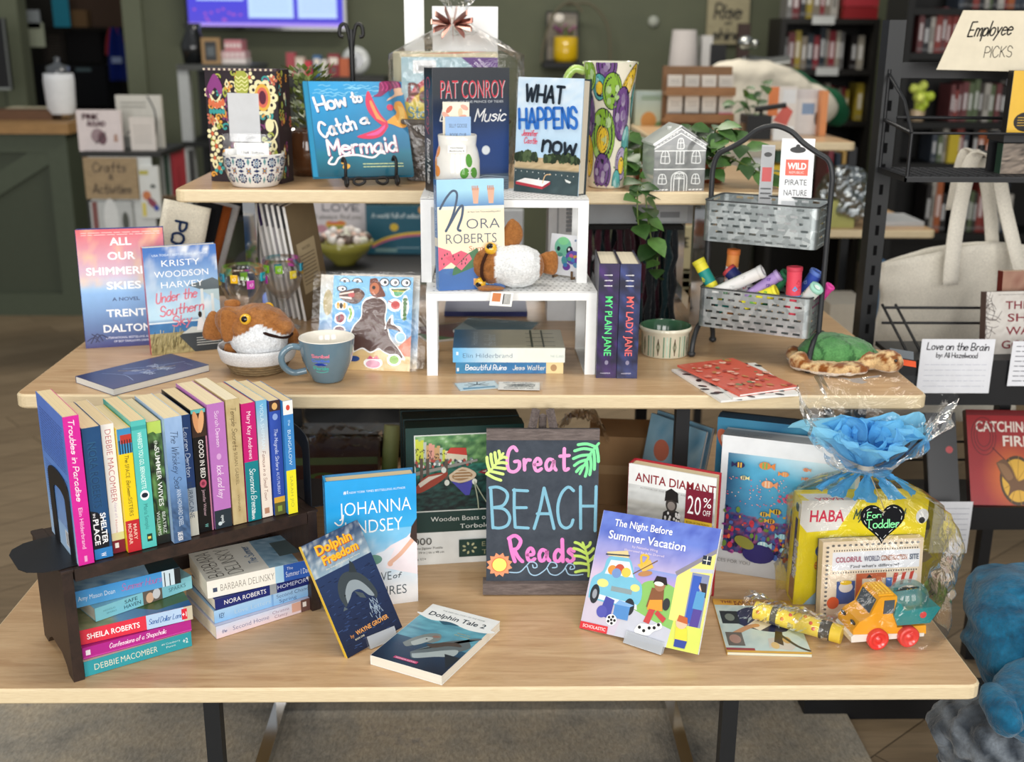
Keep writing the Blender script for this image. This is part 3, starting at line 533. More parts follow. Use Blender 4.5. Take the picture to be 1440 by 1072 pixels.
# ---- hardcover: woman in white on blue
def f_joh(c):
    c.grad(0, 0, 100, 100, '#f3f5f8', '#e4ecf4', '#9fd2ee', '#3fb0ea', '#25a3e8', '#2aa6ea')
    c.g(0, 0, 100, 60, 20, 20, lambda u, v: mixc(mixc('#f4f5f7', '#7cc6ee', v*1.5-.3), '#fbfbfc', (fbm(u*3, v*3)-.45)*3*(1-v)))
    c.p([(52, 38), (70, 47), (88, 52), (100, 60), (100, 22), (80, 26), (62, 30)], '#f5e9ee'); c.p([(30, 30), (55, 42), (75, 45), (60, 25), (35, 18)], '#e9eef6')
    c.l([(68, 33), (80, 39), (90, 46), (98, 52)], 3.2, '#e8b79e'); c.e_(69, 32.5, 3, 2, '#e8b79e'); c.p([(92, 52), (100, 46), (100, 66), (94, 60)], '#3a2a26'); c.e_(50, 37, 10, 4, '#6f9e8e')
    c.t('#1', 22, 89.5, 5, 2.6, '#fff'); c.t('NEW YORK TIMES BESTSELLING AUTHOR', 57, 89.5, 62, 1.7, '#e8f4fc', 0)
    c.t('JOHANNA', 54, 73, 80, 10.5, '#fff', -.008); c.t('LINDSEY', 52, 58.5, 64, 10.5, '#fff', -.008)
    c.l([(9, 69), (13, 66.5), (17, 68), (18.5, 74)], 1, '#fff')
    c.t('LOVE', 57, 20, 26, 7, '#4a5a62', -.005); c.hw('of', 76, 21, 8, 4, .8, '#4a5a62', .3); c.t('DESIRES', 64, 8, 46, 7.5, '#4a5a62', -.005)
def s_joh(c): c.r(0, 0, 100, 100, '#2f9fdc'); c.hw('Johanna Lindsey', 32, 25, 55, 50, 6, '#cfeafa', .2)
book('sky blue hardcover with a woman in white, standing behind the jumping dolphin paperback', .1556, .2434, .032, (-.2742, 1.7894, ZB+.0004), 14.6, 0, 0, True, '#2ba4e6', '#2f9fdc', '#3a7fb4', f_joh, s_joh, pg='#dcc9a2')
# ---- clear display stands
def stand(label, loc, yaw, L, t, x0, x1, hb=.12):
    o = thing('display_stand', label, 'stand', loc, yaw); s, c = math.sin(R(L)), math.cos(R(L)); f = .0018
    P = lambda a, b: (a*s+b*c, a*c-b*s)     # a along the leaning book, b away from its face
    def plate(pts, name):
        m = MB(); n = len(pts); vs = [(x0, y, z) for y, z in pts]+[(x1, y, z) for y, z in pts]
        m.add(vs, [tuple(range(n)), tuple(range(n, 2*n))[::-1]]+[(i, i+n, (i+1) % n+n, (i+1) % n) for i in range(n)], '#dfe6ea', 'acrylic'); m.build(name, o)
    q0 = P(.001, -.0012); q1 = P(.021, -.0012); q2 = P(.021, -.003); q3 = P(.0, -.003)
    plate([q0, q1, q2, q3], 'front_lip')
    b0 = P(-.0, t+.0012); b1 = P(hb, t+.0012); b2 = P(hb, t+.003); b3 = P(.0, t+.003); plate([(b0[0], max(b0[1], .002)), b1, b2, (b3[0], max(b3[1], .002))], 'back_rest')
    plate([q3, (b3[0], .0), (b3[0], .0018), (q3[0], .002)], 'foot')
    e = P(hb*.98, t+.003); plate([e, (e[0]+.045, .0), (e[0]+.047, .0), (e[0]+.002, e[1])], 'rear_prop')
# ---- jumping dolphin paperback
def f_dol(c):
    c.grad(0, 0, 100, 100, '#151d36', '#1c2a4c', '#22355c', '#1b2c50'); c.g(0, 70, 100, 100, 22, 10, lambda u, v: mixc(mixc('#8ea7b8', '#2c4468', v*1.2), '#c8cfd0', (fbm(u*4, v*2, 3)-.5)*3))
    rn = random.Random(2)
    for i in range(130): x = rn.uniform(2, 92); y = rn.uniform(2, 66); c.l([(x, y), (x+rn.uniform(3, 8), y+rn.uniform(-.8, .8))], .5, rn.choice(('#2f4472', '#0f1630', '#3c5584', '#101a38')), False, False)
    c.p(catmull([(28, 38), (25, 48), (30, 58), (42, 64), (56, 63.5), (70, 58), (80, 48), (84, 37), (78, 33), (74, 42), (62, 50), (48, 52), (38, 48), (33, 40), (28, 38)]), '#3a4348')
    c.p(catmull([(33, 40), (36, 49), (48, 56), (62, 54), (72, 46), (78, 36), (70, 38), (60, 46), (48, 47), (40, 43), (33, 40)]), '#8f9aa0'); c.p([(54, 63), (62, 72), (66, 68), (66, 60)], '#2c3438'); c.p([(50, 47), (62, 42), (64, 37), (55, 40)], '#4a5458'); c.p([(26, 39), (22, 36), (30, 36)], '#556066')
    c.c_(34, 47, 1.2, '#111')
    for i in range(30): x = 72+rn.gauss(0, 5); y = rn.uniform(18, 36); c.l([(x, y), (x+rn.gauss(0, 2), y-4)], .5, '#9fb2c4', False, False)
    c.t('Dolphin', 50, 86.5, 62, 8, '#c05a20', .05); c.t('Dolphin', 49, 87.2, 62, 8, '#f6b82c', .035); c.t('Freedom', 54, 77, 62, 7.5, '#c05a20', .05); c.t('Freedom', 53, 77.6, 62, 7.5, '#f6b82c', .035); c.t('the sequel to a brave sea story', 52, 73, 60, 1.4, '#e8e0c8', 0)
    c.t('by', 20, 13, 6, 3, '#d8924a', 0); c.t('WAYNE GROVER', 56, 13, 58, 3.8, '#e8a050', .02); c.t('BOOK ONE', 30, 9.6, 16, 1.5, '#e8e0c8', 0)
book('thin paperback with a leaping dolphin, tilted on a clear stand', .1155, .196, .007, (-.2256, 1.6337, ZB+.0006), 41, 27.3, -6.7, False, '#1b2c50', '#e8c23c', '#1b2c50', f_dol, pg='#e8d9a8')
stand('small clear plastic stand propping the leaping dolphin paperback', (-.2266, 1.6327, ZB+.0006), 41, 27.3, .007, .045, .1)
# ---- dolphin tale, lying
def f_dt(c):
    c.grad(0, 0, 100, 78, '#10182c', '#1c3450', '#2b6580', '#4f9fb4'); c.r(0, 76, 100, 100, '#eef0ee')
    c.g(0, 40, 100, 78, 20, 12, lambda u, v: mixc('#28597a', '#74bccb', fbm(u*2, v*6, 2.5)*.8+v*.3)); c.p(catmull([(0, 78), (20, 74.5), (45, 77.5), (75, 73.5), (100, 76), (100, 82), (0, 82), (0, 78)]), '#eef0ee')
    c.p(catmull([(38, 20), (50, 34), (62, 46), (80, 56), (99, 62), (100, 66), (88, 60), (99, 48), (90, 36), (92, 22), (80, 26), (62, 20), (48, 12), (38, 20)]), '#5d686c'); c.p(catmull([(42, 18), (58, 26), (72, 34), (88, 40), (90, 30), (70, 22), (50, 13), (42, 18)]), '#a4afb0'); c.p(catmull([(46, 36), (62, 45), (78, 50), (88, 46), (72, 42), (58, 34), (46, 36)]), '#4a3f3a')
    c.p(catmull([(18, 30), (26, 44), (38, 54), (50, 56), (56, 48), (50, 40), (40, 38), (28, 26), (18, 30)]), '#77807e'); c.p(catmull([(26, 34), (36, 46), (46, 48), (44, 40), (34, 30), (26, 34)]), '#a9b2b0'); c.e_(48, 51, 5, 2, '#8c6c60', rot=20); c.c_(40, 44, 1.2, '#1c2224')
    c.p([(78, 30), (96, 10), (100, 30)], '#1a2430'); c.t('Dolphin Tale 2', 50, 81.5, 82, 7, '#1d2f3c', .012); c.p(catmull([(30, 76), (45, 78), (60, 75.5), (48, 74), (40, 72), (30, 76)]), '#2c5a70'); c.t('THE DEEP SEA STORY OF THE MOVIE', 52, 92.5, 62, 1.8, '#8a9496', 0)
    c.t('based on', 76, 64, 18, 1.8, '#c8b878', 0); c.t('the movie', 76, 60.5, 22, 1.8, '#c8b878', 0); c.r(27, 5.5, 60, 9, '#c03c6c'); c.t('SCHOLASTIC', 43.5, 6.4, 28, 1.6, '#f4d8e4', .01)
_a = atz(521, 922, ZB+.0165); _b = atz(624, 952, ZB+.0165); YD = math.degrees(math.atan2(_b.y-_a.y, _b.x-_a.x))
book('white topped paperback with two dolphins, lying flat near the front edge', .132, .194, .0165, (_a.x, _a.y, ZB+.0004), YD, 0, 0, False, '#eef0ee', '#f0f1ef', None, f_dt, pg='#efe9da', mode='flat')
# ---- jigsaw boxes with a harbour
def pbox(name, label, w, h, t, loc, yaw, lean, front, cov, side=None, left=None, topc=None, cat='jigsaw box', group=None):
    o = thing(name, label, cat, loc, yaw, lean, 0, group); m = MB(); k = .0015
    m.box(0, w, 0, t*.72, 0, h, cov, 'print'); f = Cv(m, (0, 0, 0), (1, 0, 0), (0, 0, 1), (0, -1, 0), w, h); front and front(f)
    if left: left(Cv(m, (0, t*.72, 0), (0, -1, 0), (0, 0, 1), (-1, 0, 0), t*.72, h))
    if topc: topc(Cv(m, (0, 0, h), (1, 0, 0), (0, 1, 0), (0, 0, 1), w, t*.72))
    m.build('lid', o); b = MB(); b.box(k, w-k, t*.72, t, k, h-k, side or cov, 'print'); b.build('base', o); return o
def f_har(c):
    c.r(0, 0, 100, 24, '#e7e9e6'); c.r(0, 24, 100, 100, '#1d3a36')
    def pic(u, v):
        if v > .62:
            n = fbm(u*5, v*5, 2.4); g = mixc('#2f6a48', '#8fbe78', n); return mixc(g, '#c6dcc0', (n-.6)*3) if v > .9 else mixc('#1f4a34', g, n*1.4)
        n = fbm(u*5, v*11, 2.5); return mixc('#0c1a1c', '#3a8a78' if v > .45 else '#2c5a54', (n-.25)*1.5+(v-.3)*.8)
    x0, x1, y0, y1 = 8, 95, 40, 94; c.r(x0-1, y0-.8, x1+1, y1+.8, '#d8dcd6'); c.g(x0, y0, x1, y1, 64, 48, pic)
    X = lambda a: x0+(x1-x0)*a; Y = lambda b: y0+(y1-y0)*b
    rn = random.Random(5)
    for i in range(16): a = i*.026; hgt = .30-.013*i+rn.uniform(-.03, .02); c.p([(X(a), Y(.66)), (X(a+.03), Y(.66)), (X(a+.03), Y(.66+hgt)), (X(a), Y(.66+hgt))], rn.choice(('#d8dc58', '#d89a8a', '#e6d9b0', '#c8a070', '#b8c0b8', '#c9d14e')))
    for i in range(60): a = rn.uniform(0, .4); b = rn.uniform(.67, .84-.3*a); c.r(X(a), Y(b), X(a+.008), Y(b+.018), '#3c3a38')
    c.p([(X(.30), Y(.77)), (X(.50), Y(.72)), (X(.49), Y(.83)), (X(.34), Y(.84))], '#c8433a'); c.p([(X(.3), Y(.66)), (X(.5), Y(.66)), (X(.5), Y(.73)), (X(.3), Y(.77))], '#d9cfb8')
    for i in range(70): a = rn.uniform(0, .55); c.e_(X(a), Y(rn.uniform(.6, .68)), 1.2, 1.2, rn.choice(('#dfe3e0', '#7f8c8c', '#3b4a4c', '#b05048')), 6)
    c.p([(X(.78), Y(.68)), (X(1), Y(.7)), (X(1), Y(.9)), (X(.9), Y(.88)), (X(.78), Y(.8))], '#d8b8a6'); c.p([(X(.76), Y(.8)), (X(.9), Y(.9)), (X(1), Y(.93)), (X(1), Y(.87)), (X(.84), Y(.84))], '#7a4c44')
    for a in (.84, .9, .95): c.r(X(a), Y(.76), X(a+.02), Y(.8), '#4c3c3c')
    c.p([(X(0), Y(.54)), (X(.6), Y(.68)), (X(.6), Y(.65)), (X(0), Y(.49))], '#8f8f88')
    for a in (.04, .10, .28): c.r(X(a), Y(.42), X(a+.03), Y(.72-.1*a), '#5c5048')
    c.p(catmull([(X(.0), Y(.34)), (X(.1), Y(.48)), (X(.3), Y(.52)), (X(.26), Y(.42)), (X(.08), Y(.28)), (X(.0), Y(.26)), (X(0), Y(.34))]), '#9a4030'); c.p([(X(.02), Y(.38)), (X(.12), Y(.47)), (X(.27), Y(.5)), (X(.14), Y(.42)), (X(.04), Y(.33))], '#d8cfc0')
    c.p(catmull([(X(.32), Y(.48)), (X(.45), Y(.58)), (X(.58), Y(.5)), (X(.56), Y(.42)), (X(.44), Y(.37)), (X(.34), Y(.4)), (X(.32), Y(.48))]), '#d9c4a8'); c.p(catmull([(X(.35), Y(.47)), (X(.45), Y(.55)), (X(.55), Y(.48)), (X(.52), Y(.43)), (X(.43), Y(.4)), (X(.36), Y(.43)), (X(.35), Y(.47))]), '#a8835c')
    for b in (.44, .48, .52): c.l([(X(.37), Y(b)), (X(.53), Y(b))], .6, '#e6d8c0', False)
    c.p([(X(.34), Y(.4)), (X(.44), Y(.36)), (X(.56), Y(.41)), (X(.52), Y(.2)), (X(.48), Y(.2))], '#4a4aa8')
    c.p(catmull([(X(.6), Y(.5)), (X(.75), Y(.56)), (X(1), Y(.54)), (X(1), Y(.42)), (X(.8), Y(.44)), (X(.6), Y(.5))]), '#8c2c3c'); c.p([(X(.64), Y(.51)), (X(.76), Y(.55)), (X(1), Y(.53)), (X(1), Y(.48)), (X(.8), Y(.48))], '#c8bfb0')
    for q in ((.27, .55), (.3, .38), (.57, .38)): c.e_(X(q[0]), Y(q[1]), 2.2, 2.2, '#dfe2d8', 10)
    c.l([(X(.57), Y(.38)), (X(.64), Y(.2)), (X(.72), Y(.03))], .7, '#a8b098'); c.l([(X(.57), Y(.36)), (X(.6), Y(.15)), (X(.61), Y(0))], .7, '#a8b098')
    c.t('Wooden Boats on Lake Garda', 62, 32.5, 84, 3.6, '#e8ece6', -.006); c.t('Torbole, Italy', 66, 26.6, 42, 3.4, '#e8ece6', -.006)
    c.t('1000', 11, 15.5, 19, 5.4, '#2c3030', -.006); c.t('Piece Jigsaw Puzzle', 17, 12.2, 26, 1.7, '#3c4040', 0); c.t('26 x 19 in | 66 x 48 cm', 17, 9, 28, 1.5, '#3c4040', 0); c.t('Ages 11+', 9, 4, 13, 2, '#3c4040', 0)
    c.r(44, 5, 98, 18, '#1f3d37'); [c.e_(53+5*math.cos(i*.9), 11.5+3.4*math.sin(i*.9), 1.6, .8, '#b8b890', 8, rot=i*51) for i in range(7)]; c.t('EARTH', 76, 12.4, 24, 3.6, '#a8a884', -.012); c.t('TREE', 73, 6.4, 18, 3.6, '#a8a884', -.012)
GJ = 'dark green jigsaw boxes on the lowest tier'
pbox('jigsaw_box', 'dark green jigsaw box with a picture of boats in a harbour', .2201, .276, .05, (-.1509, 1.9698, ZB+.0004), 7.4, 0, f_har, '#1b322f', '#12201e')
for i, (dx, dy) in enumerate(((-.0085, .0515), (-.017, .103))):
    pbox('jigsaw_box', ('plain dark green jigsaw box directly behind the harbour one', 'plain dark green jigsaw box furthest behind the harbour one')[i], .2201, .276, .05, (-.1509+dx, 1.9698+dy, ZB+.0004), 7.4, 0, None, '#16292a', '#0f1b1a', topc=lambda c: c.t('LIBERTY', 55, 30, 26, 30, '#3c5450', 0), group=None)
# ---- chalkboard on its easel
CX, CY, CZ = -.0025, 1.861, .5077
o = thing('chalkboard_sign', 'chalkboard sign with pink and blue beach reads lettering on a wooden easel', 'chalkboard', (CX, CY, CZ), 0, 3.5)
W, H = .1987, .2852
m = MB(); m.box(0, W, .002, .008, .0, H, '#444', 'chalk'); k = Cv(m, (0, .002, 0), (1, 0, 0), (0, 0, 1), (0, -1, 0), W, H, 'matte')
PK, BL, GR, GY = '#f0a0d6', '#86bdd4', '#86e8a4', '#d6f48c'
def scr(pts, wd, col): k.l(pts, wd, col)
def word(strokes, wd, col): [scr(q, wd, col) for q in strokes]
word([[(27, 86), (24, 88.5), (20, 86), (18.5, 79), (20, 73.5), (25, 72.5), (29, 75), (29, 79), (25, 79)], [(33.5, 80.5), (34, 73.5)], [(34, 77.5), (36, 80), (39, 80)], [(42.5, 77), (48, 77.5), (47.5, 80), (45, 81), (42.5, 78), (43.5, 74), (46, 73), (49, 74.5)], [(59, 80), (55.5, 80.5), (53, 77.5), (54, 74), (57, 74), (59.5, 78), (60, 80), (60, 76), (62, 73.5)], [(69, 87.5), (69, 77), (70, 73.5), (73, 74.5)], [(65, 82.5), (73.5, 83)]], 2.2, PK)
word([[(4, 36 + 25), (5, 48), (6, 35.5)], [(3, 62), (10, 62.5), (17, 60), (19, 56), (15, 50.5), (5.5, 49)], [(6, 49), (16, 48), (21, 43), (19, 37.5), (12, 35.5), (6, 36)], [(25, 61), (25, 48), (26, 36)], [(24, 60.5), (37, 60)], [(25, 49), (36, 49)], [(26, 36), (38, 35.5)], [(43, 35), (48, 48), (51.5, 62)], [(51.5, 62), (56, 50), (61, 35)], [(45.5, 45), (57, 45)], [(78, 60), (73, 62.5), (67, 58), (64, 49), (66, 39), (71, 35.5), (76, 37), (78, 41)], [(84, 63), (84.5, 48), (85, 35)], [(101.5-3.5, 63), (98, 48), (98, 33.5)], [(84.5, 50), (98, 50)]], 1.9, BL)
word([[(21, 28), (23, 20), (26, 13)], [(20, 28.5), (26, 30.5), (31, 27), (28, 22), (23, 21)], [(25, 21.5), (29, 16), (33, 13)], [(37, 17.5), (42.5, 18), (42, 21), (39.5, 22), (37, 19), (38, 14.5), (41, 13.5), (44, 15)], [(54, 20), (50.5, 21), (48, 18), (49, 14), (52, 14), (54.5, 18), (55, 20.5), (55, 16), (57.5, 13.5)], [(68.5, 28), (69, 20), (69.5, 13)], [(68.5, 19), (65, 21), (62, 18), (62.5, 14), (66, 13.5), (69, 17)], [(79.5, 20), (76, 21.5), (74.5, 19.5), (78.5, 17), (79, 14.5), (75.5, 13), (73, 14.5)]], 2.4, '#f08ad2')
def palm(stem, leaves, col): scr(stem, 1.5, col); [scr(q, 1.9, col) for q in leaves]
palm([(0, 71), (7, 76), (15, 84.5)], [[(3, 73), (1, 78), (0.5, 82)], [(6, 75.5), (4.5, 80), (4, 84)], [(9, 78), (8, 82), (7.5, 85)], [(12, 81), (12, 83), (11, 86)], [(3, 73), (9, 72), (15, 71)], [(6, 75.5), (12, 75), (17, 74.5)], [(9, 78), (14, 78.5), (18, 78)], [(12, 81), (15, 82), (18, 81.5)], [(1, 71), (7, 68.5), (13, 67)]], GY)
palm([(99.5, 91), (92, 84), (83, 71)], [[(97, 88.5), (89, 90.5), (81, 90)], [(95, 86.5), (86, 87.5), (78, 86)], [(92.5, 83.5), (84, 83), (77, 81)], [(90, 80.5), (83, 79), (78, 76.5)], [(87.5, 77), (83, 75), (80, 72.5)], [(97.5, 88.5), (99, 83), (99.5, 79)], [(95, 86), (96, 80), (96, 74)], [(92, 82.5), (93, 77), (92, 70.5)], [(89, 79), (89.5, 74), (88, 69.5)]], GR)
palm([(87, 26), (91, 18), (93, 9), (93, 3)], [[(89, 22), (84, 25), (80, 26)], [(90.5, 18.5), (84, 21), (79, 22)], [(92, 14.5), (86, 16.5), (80, 17)], [(93, 11), (86, 12), (80, 12)], [(93, 7), (87, 7), (81, 6)], [(89, 22), (93, 24), (94, 26)], [(91, 18), (95, 20), (97, 22)], [(92.5, 13), (96, 15), (98, 17)]], '#cfee74')
st_ = []
for i in range(24): a = 2*math.pi*i/24; r_ = 12 if i % 2 else 9.2; st_.append((12+r_*math.cos(a), 11+r_*math.sin(a)*W/H))
k.p(st_, '#f0a078'); k.c_(12, 11, 7.2, '#e0744c', 24); k.c_(12, 11, 6.4, '#eef07c', 24)
for q in ([(21, 6), (30, 6), (36, 10), (40, 13), (45, 12), (46, 9.5), (43, 9), (42, 11)], [(37, 10), (40, 5), (46, 4), (54, 8), (58, 12.5), (63, 12), (64, 9.5), (60, 9)], [(55, 9), (58, 5), (64, 4), (70, 7), (74, 11.5), (79, 11), (80, 8.5), (76, 8), (77, 10)], [(72, 8.5), (75, 4.5), (82, 4), (88, 4.5)]): scr(q, .75, '#a9cbe4')
m.build('board', o)
m = MB(); m.box(0, W, -.0, .0085, H-.02, H+.0, '#555', 'greywood'); m.build('top_trim', o)
m = MB(); m.box(-.006, W+.004, -.012, .0195, -.021, 0, '#555', 'greywood'); m.build('ledge', o)
for sx in (-1, 1):
    m = MB(); m.tube([(W/2+sx*.0815, .012, -.0205-.0), (W/2+sx*.012, .016, H+.032)], .0075, '#555', 'greywood', 4, smooth=False); m.build('front_leg', o)
    m = MB(); m.tube([(W/2+sx*.083, .005, -.0205+.018), (W/2+sx*.087, -.004, -.0215)], .006, '#555', 'greywood', 4, smooth=False); m.build('foot', o)
m = MB(); m.tube([(W/2, .02, H+.02), (W/2, .13, -.02)], .007, '#555', 'greywood', 4, smooth=False); m.build('rear_leg', o)
# ---- hardcover with a child in the surf
def f_an(c):
    c.r(0, 0, 100, 100, '#eef0ef'); c.g(0, 30, 100, 84, 24, 24, lambda u, v: mixc(mixc('#8d9190', '#e3e6e5', fbm(u*1.4, v*8, 3.3)), '#d9dcdb' if v > .75 else '#a9a28e', abs(v-.5)*1.2)); c.r(0, 0, 100, 32, '#b9ab90')
    c.t('ANITA DIAMANT', 54, 87, 92, 7, '#8c1f2c', .014); c.t('AUTHOR OF THE RED TENT AND GOOD HARBOR', 55, 81.5, 82, 1.5, '#8a8c8c', 0)
    c.p([(48, 30), (46, 44), (42, 52), (40, 40), (38, 30)], '#2a2a2c'); c.p([(40, 52), (42, 66), (50, 70), (60, 68), (64, 54), (66, 40), (62, 30), (44, 30)], '#2c2c2e'); c.e_(51, 73, 6.5, 6.5, '#3a3634'); c.p([(43, 75), (44, 83), (50, 86), (58, 83), (59, 75), (51, 77)], '#1c1b1c'); c.e_(51, 72, 4.5, 3.5, '#8a837e')
    rn = random.Random(4); [c.e_(rn.uniform(44, 62), rn.uniform(52, 67), 1.3, 1.3, '#e4e4e4', 7) for i in range(40)]
    c.r(67, 60, 98, 88.5, '#7c1d34'); c.r(67, 60, 98, 64.5, '#e8c23c'); c.t('20', 77, 69, 15, 15, '#fff', -.004); c.t('%', 91.5, 76, 9, 8, '#fff', 0); c.t('OFF', 91.5, 69.5, 8.5, 4.5, '#fff', 0); c.t('BOOK OF THE MONTH', 82, 61.4, 26, 1.6, '#4a2c10', 0)
book('white hardcover with a child in the surf and a maroon 20% off sticker', .1607, .2378, .031, (.2519, 1.8934, ZB+.0004), -27.5, 0, 0, True, '#eef0ef', '#a82434', '#a82434', f_an, lambda c: c.r(0, 0, 100, 100, '#a82434'), pg='#d8c7a4')
# ---- picture book on a clear stand
def f_nt(c):
    c.g(0, 0, 100, 100, 30, 30, lambda u, v: mixc(mixc('#d9c4dc', '#6f86d8', (v-.45)*2.6), '#4a5cb8', (fbm(u*3, v*3)-.35)*2*(v-.5)*2) if v > .42 else mixc('#cfc6d6', '#d8e08a', u*1.6-.5))
    c.g(36, 34, 82, 58, 12, 8, lambda u, v: mixc('#e79ccc', '#8fa2de', v)); c.p(catmull([(38, 20), (44, 44), (56, 50), (70, 48), (80, 40), (82, 16), (60, 14), (38, 20)]), '#8ec46a'); c.p([(36, 26), (60, 18), (85, 12), (100, 4), (100, 0), (30, 0)], '#c9ccd8'); c.p([(74, 0), (76, 22), (100, 22), (100, 0)], '#dbe56a')
    c.p([(72, 22), (72, 56), (76, 64), (100, 82), (100, 20)], '#f0e684'); c.p([(72, 57), (70, 60), (100, 84), (100, 80)], '#8f8a94'); c.r(84, 20, 98, 62, '#8a93b4'); c.r(85, 22, 92, 60, '#3f62c0'); c.p([(82, 62), (100, 64), (100, 67), (82, 65)], '#c8ccd8'); c.r(90, 70, 97, 77, '#2c3444'); c.r(90.5, 73, 96.5, 73.6, '#f0f0e0'); c.r(93.3, 70, 93.9, 77, '#f0f0e0')
    c.e_(94, 52, 3, 3, '#e9c6a8'); c.p([(91, 55), (97, 55), (98, 44), (96, 44)], '#3c3434'); c.p([(89, 34), (90, 48), (97, 48), (97, 34)], '#5fa0d0'); c.p([(89, 20), (90, 34), (97, 34), (96, 20)], '#5a4a9a')
    # car
    c.p(catmull([(2, 26), (2, 42), (10, 50), (13, 62), (30, 64), (38, 50), (45, 44), (46, 30), (34, 24), (2, 26)]), '#7cc2dc'); c.p([(12, 48), (15, 60), (31, 61), (37, 49)], '#e4eef0'); [c.e_(x, y, 4, 4, q) for x, y, q in ((18, 52, '#e09a48'), (24, 54, '#c85a44'), (30, 52, '#f0d05a'), (22, 50, '#7a9ad0'))]
    c.p([(10, 66), (28, 70), (30, 64), (12, 63)], '#e2cf9a'); c.l([(10, 64), (30, 66)], 1.2, '#3c4450', False); c.r(20, 35, 38, 39, '#8fa0a4'); c.e_(12, 40, 5, 3.4, '#f2e48a'); c.e_(40, 41, 4, 3, '#f2e48a'); c.p([(4, 31), (44, 28), (45, 24), (4, 27)], '#dfeaf0'); c.e_(7, 30, 4, 8, '#2f3338'); c.e_(38, 25, 4.5, 7, '#2f3338'); c.e_(7, 30, 2, 4, '#9aa0a8')
    c.p([(38, 60), (48, 66), (52, 60), (44, 55)], '#e8c060'); c.l([(36, 52), (54, 66)], .8, '#7a5a3c', False); c.e_(46, 54, 6, 2.2, '#c08a5a', rot=16); c.l([(42, 60), (40, 68), (46, 68), (44, 62)], 2, '#eac040')
    c.p([(14, 14), (17, 30), (25, 28), (24, 12)], '#4c50a8'); c.e_(16, 17, 4.5, 5, '#5a5cb4'); c.r(26, 14, 39, 25, '#5b93d2'); c.p([(26, 25), (29, 29), (42, 27), (39, 25)], '#86b4e4'); c.e_(25.5, 12, 4.6, 4.6, '#f4f4f4'); [c.e_(25.5+2.8*math.cos(a), 12+2.8*math.sin(a), 1.2, 1.2, '#222', 7) for a in (0, 1.25, 2.5, 3.75, 5)]; c.e_(25.5, 12, 1.2, 1.2, '#222', 7)
    # child with goggles, dog, small boy
    c.p([(52, 28), (54, 44), (64, 44), (66, 28)], '#8a5a3c'); c.e_(60, 47, 4.5, 5, '#a8785a'); c.p([(54, 48), (56, 54), (64, 54), (66, 48)], '#2c2426'); c.e_(59, 48, 4, 1.8, '#e8e8e0'); c.p([(54, 34), (64, 36), (66, 27), (53, 26)], '#e8a03c'); c.p([(52, 16), (55, 27), (60, 27), (57, 15)], '#c84a4a'); c.p([(62, 27), (70, 22), (68, 18), (60, 24)], '#c84a4a'); c.e_(68, 33, 3, 5, '#3a3a3c')
    c.p(catmull([(46, 8), (50, 14), (60, 15), (66, 18), (68, 14), (62, 10), (58, 6), (48, 6), (46, 8)]), '#f0efec'); [c.e_(x, y, 1.4, 1.4, '#222', 7) for x, y in ((50, 11), (54, 9), (58, 12), (62, 13), (65, 16))]
    c.p([(80, 6), (79, 17), (88, 18), (90, 7)], '#f2dc4a'); c.p([(80, 2), (80, 8), (90, 8), (89, 2)], '#3c4ea0'); c.e_(83, 21, 4.6, 4.6, '#ecc4a4'); c.p([(79, 22), (80, 27), (87, 26), (88, 21)], '#c86a3a')
    c.t('The Night Before', 37, 88.5, 50, 6, '#fff', .012); c.t('Summer Vacation', 42, 77.5, 66, 7, '#f2f4fc', .016); c.t('by Natasha Wing', 42, 73, 22, 2, '#f0e0f0', 0); c.t('Illustrated by Julie Durrell', 42, 69.6, 34, 1.8, '#f0e0f0', 0); c.r(0, 0, 24, 6, '#d83a40'); c.t('SCHOLASTIC', 12.5, 1.8, 20, 2.6, '#f8d8d8', .02)
book('square picture book with a packed blue car and yellow house, on a clear stand', .2152, .2055, .005, (.1569, 1.7304, ZB+.0006), -35, 30.6, -4.9, False, '#8090d8', '#c8d0e8', '#e8e8ec', f_nt, pg='#f4f4f0', cat='picture book', name='picture_book')
stand('small clear plastic stand under the square picture book', (.1567, 1.7292, ZB+.0006), -35, 30.6, .005, .085, .155)
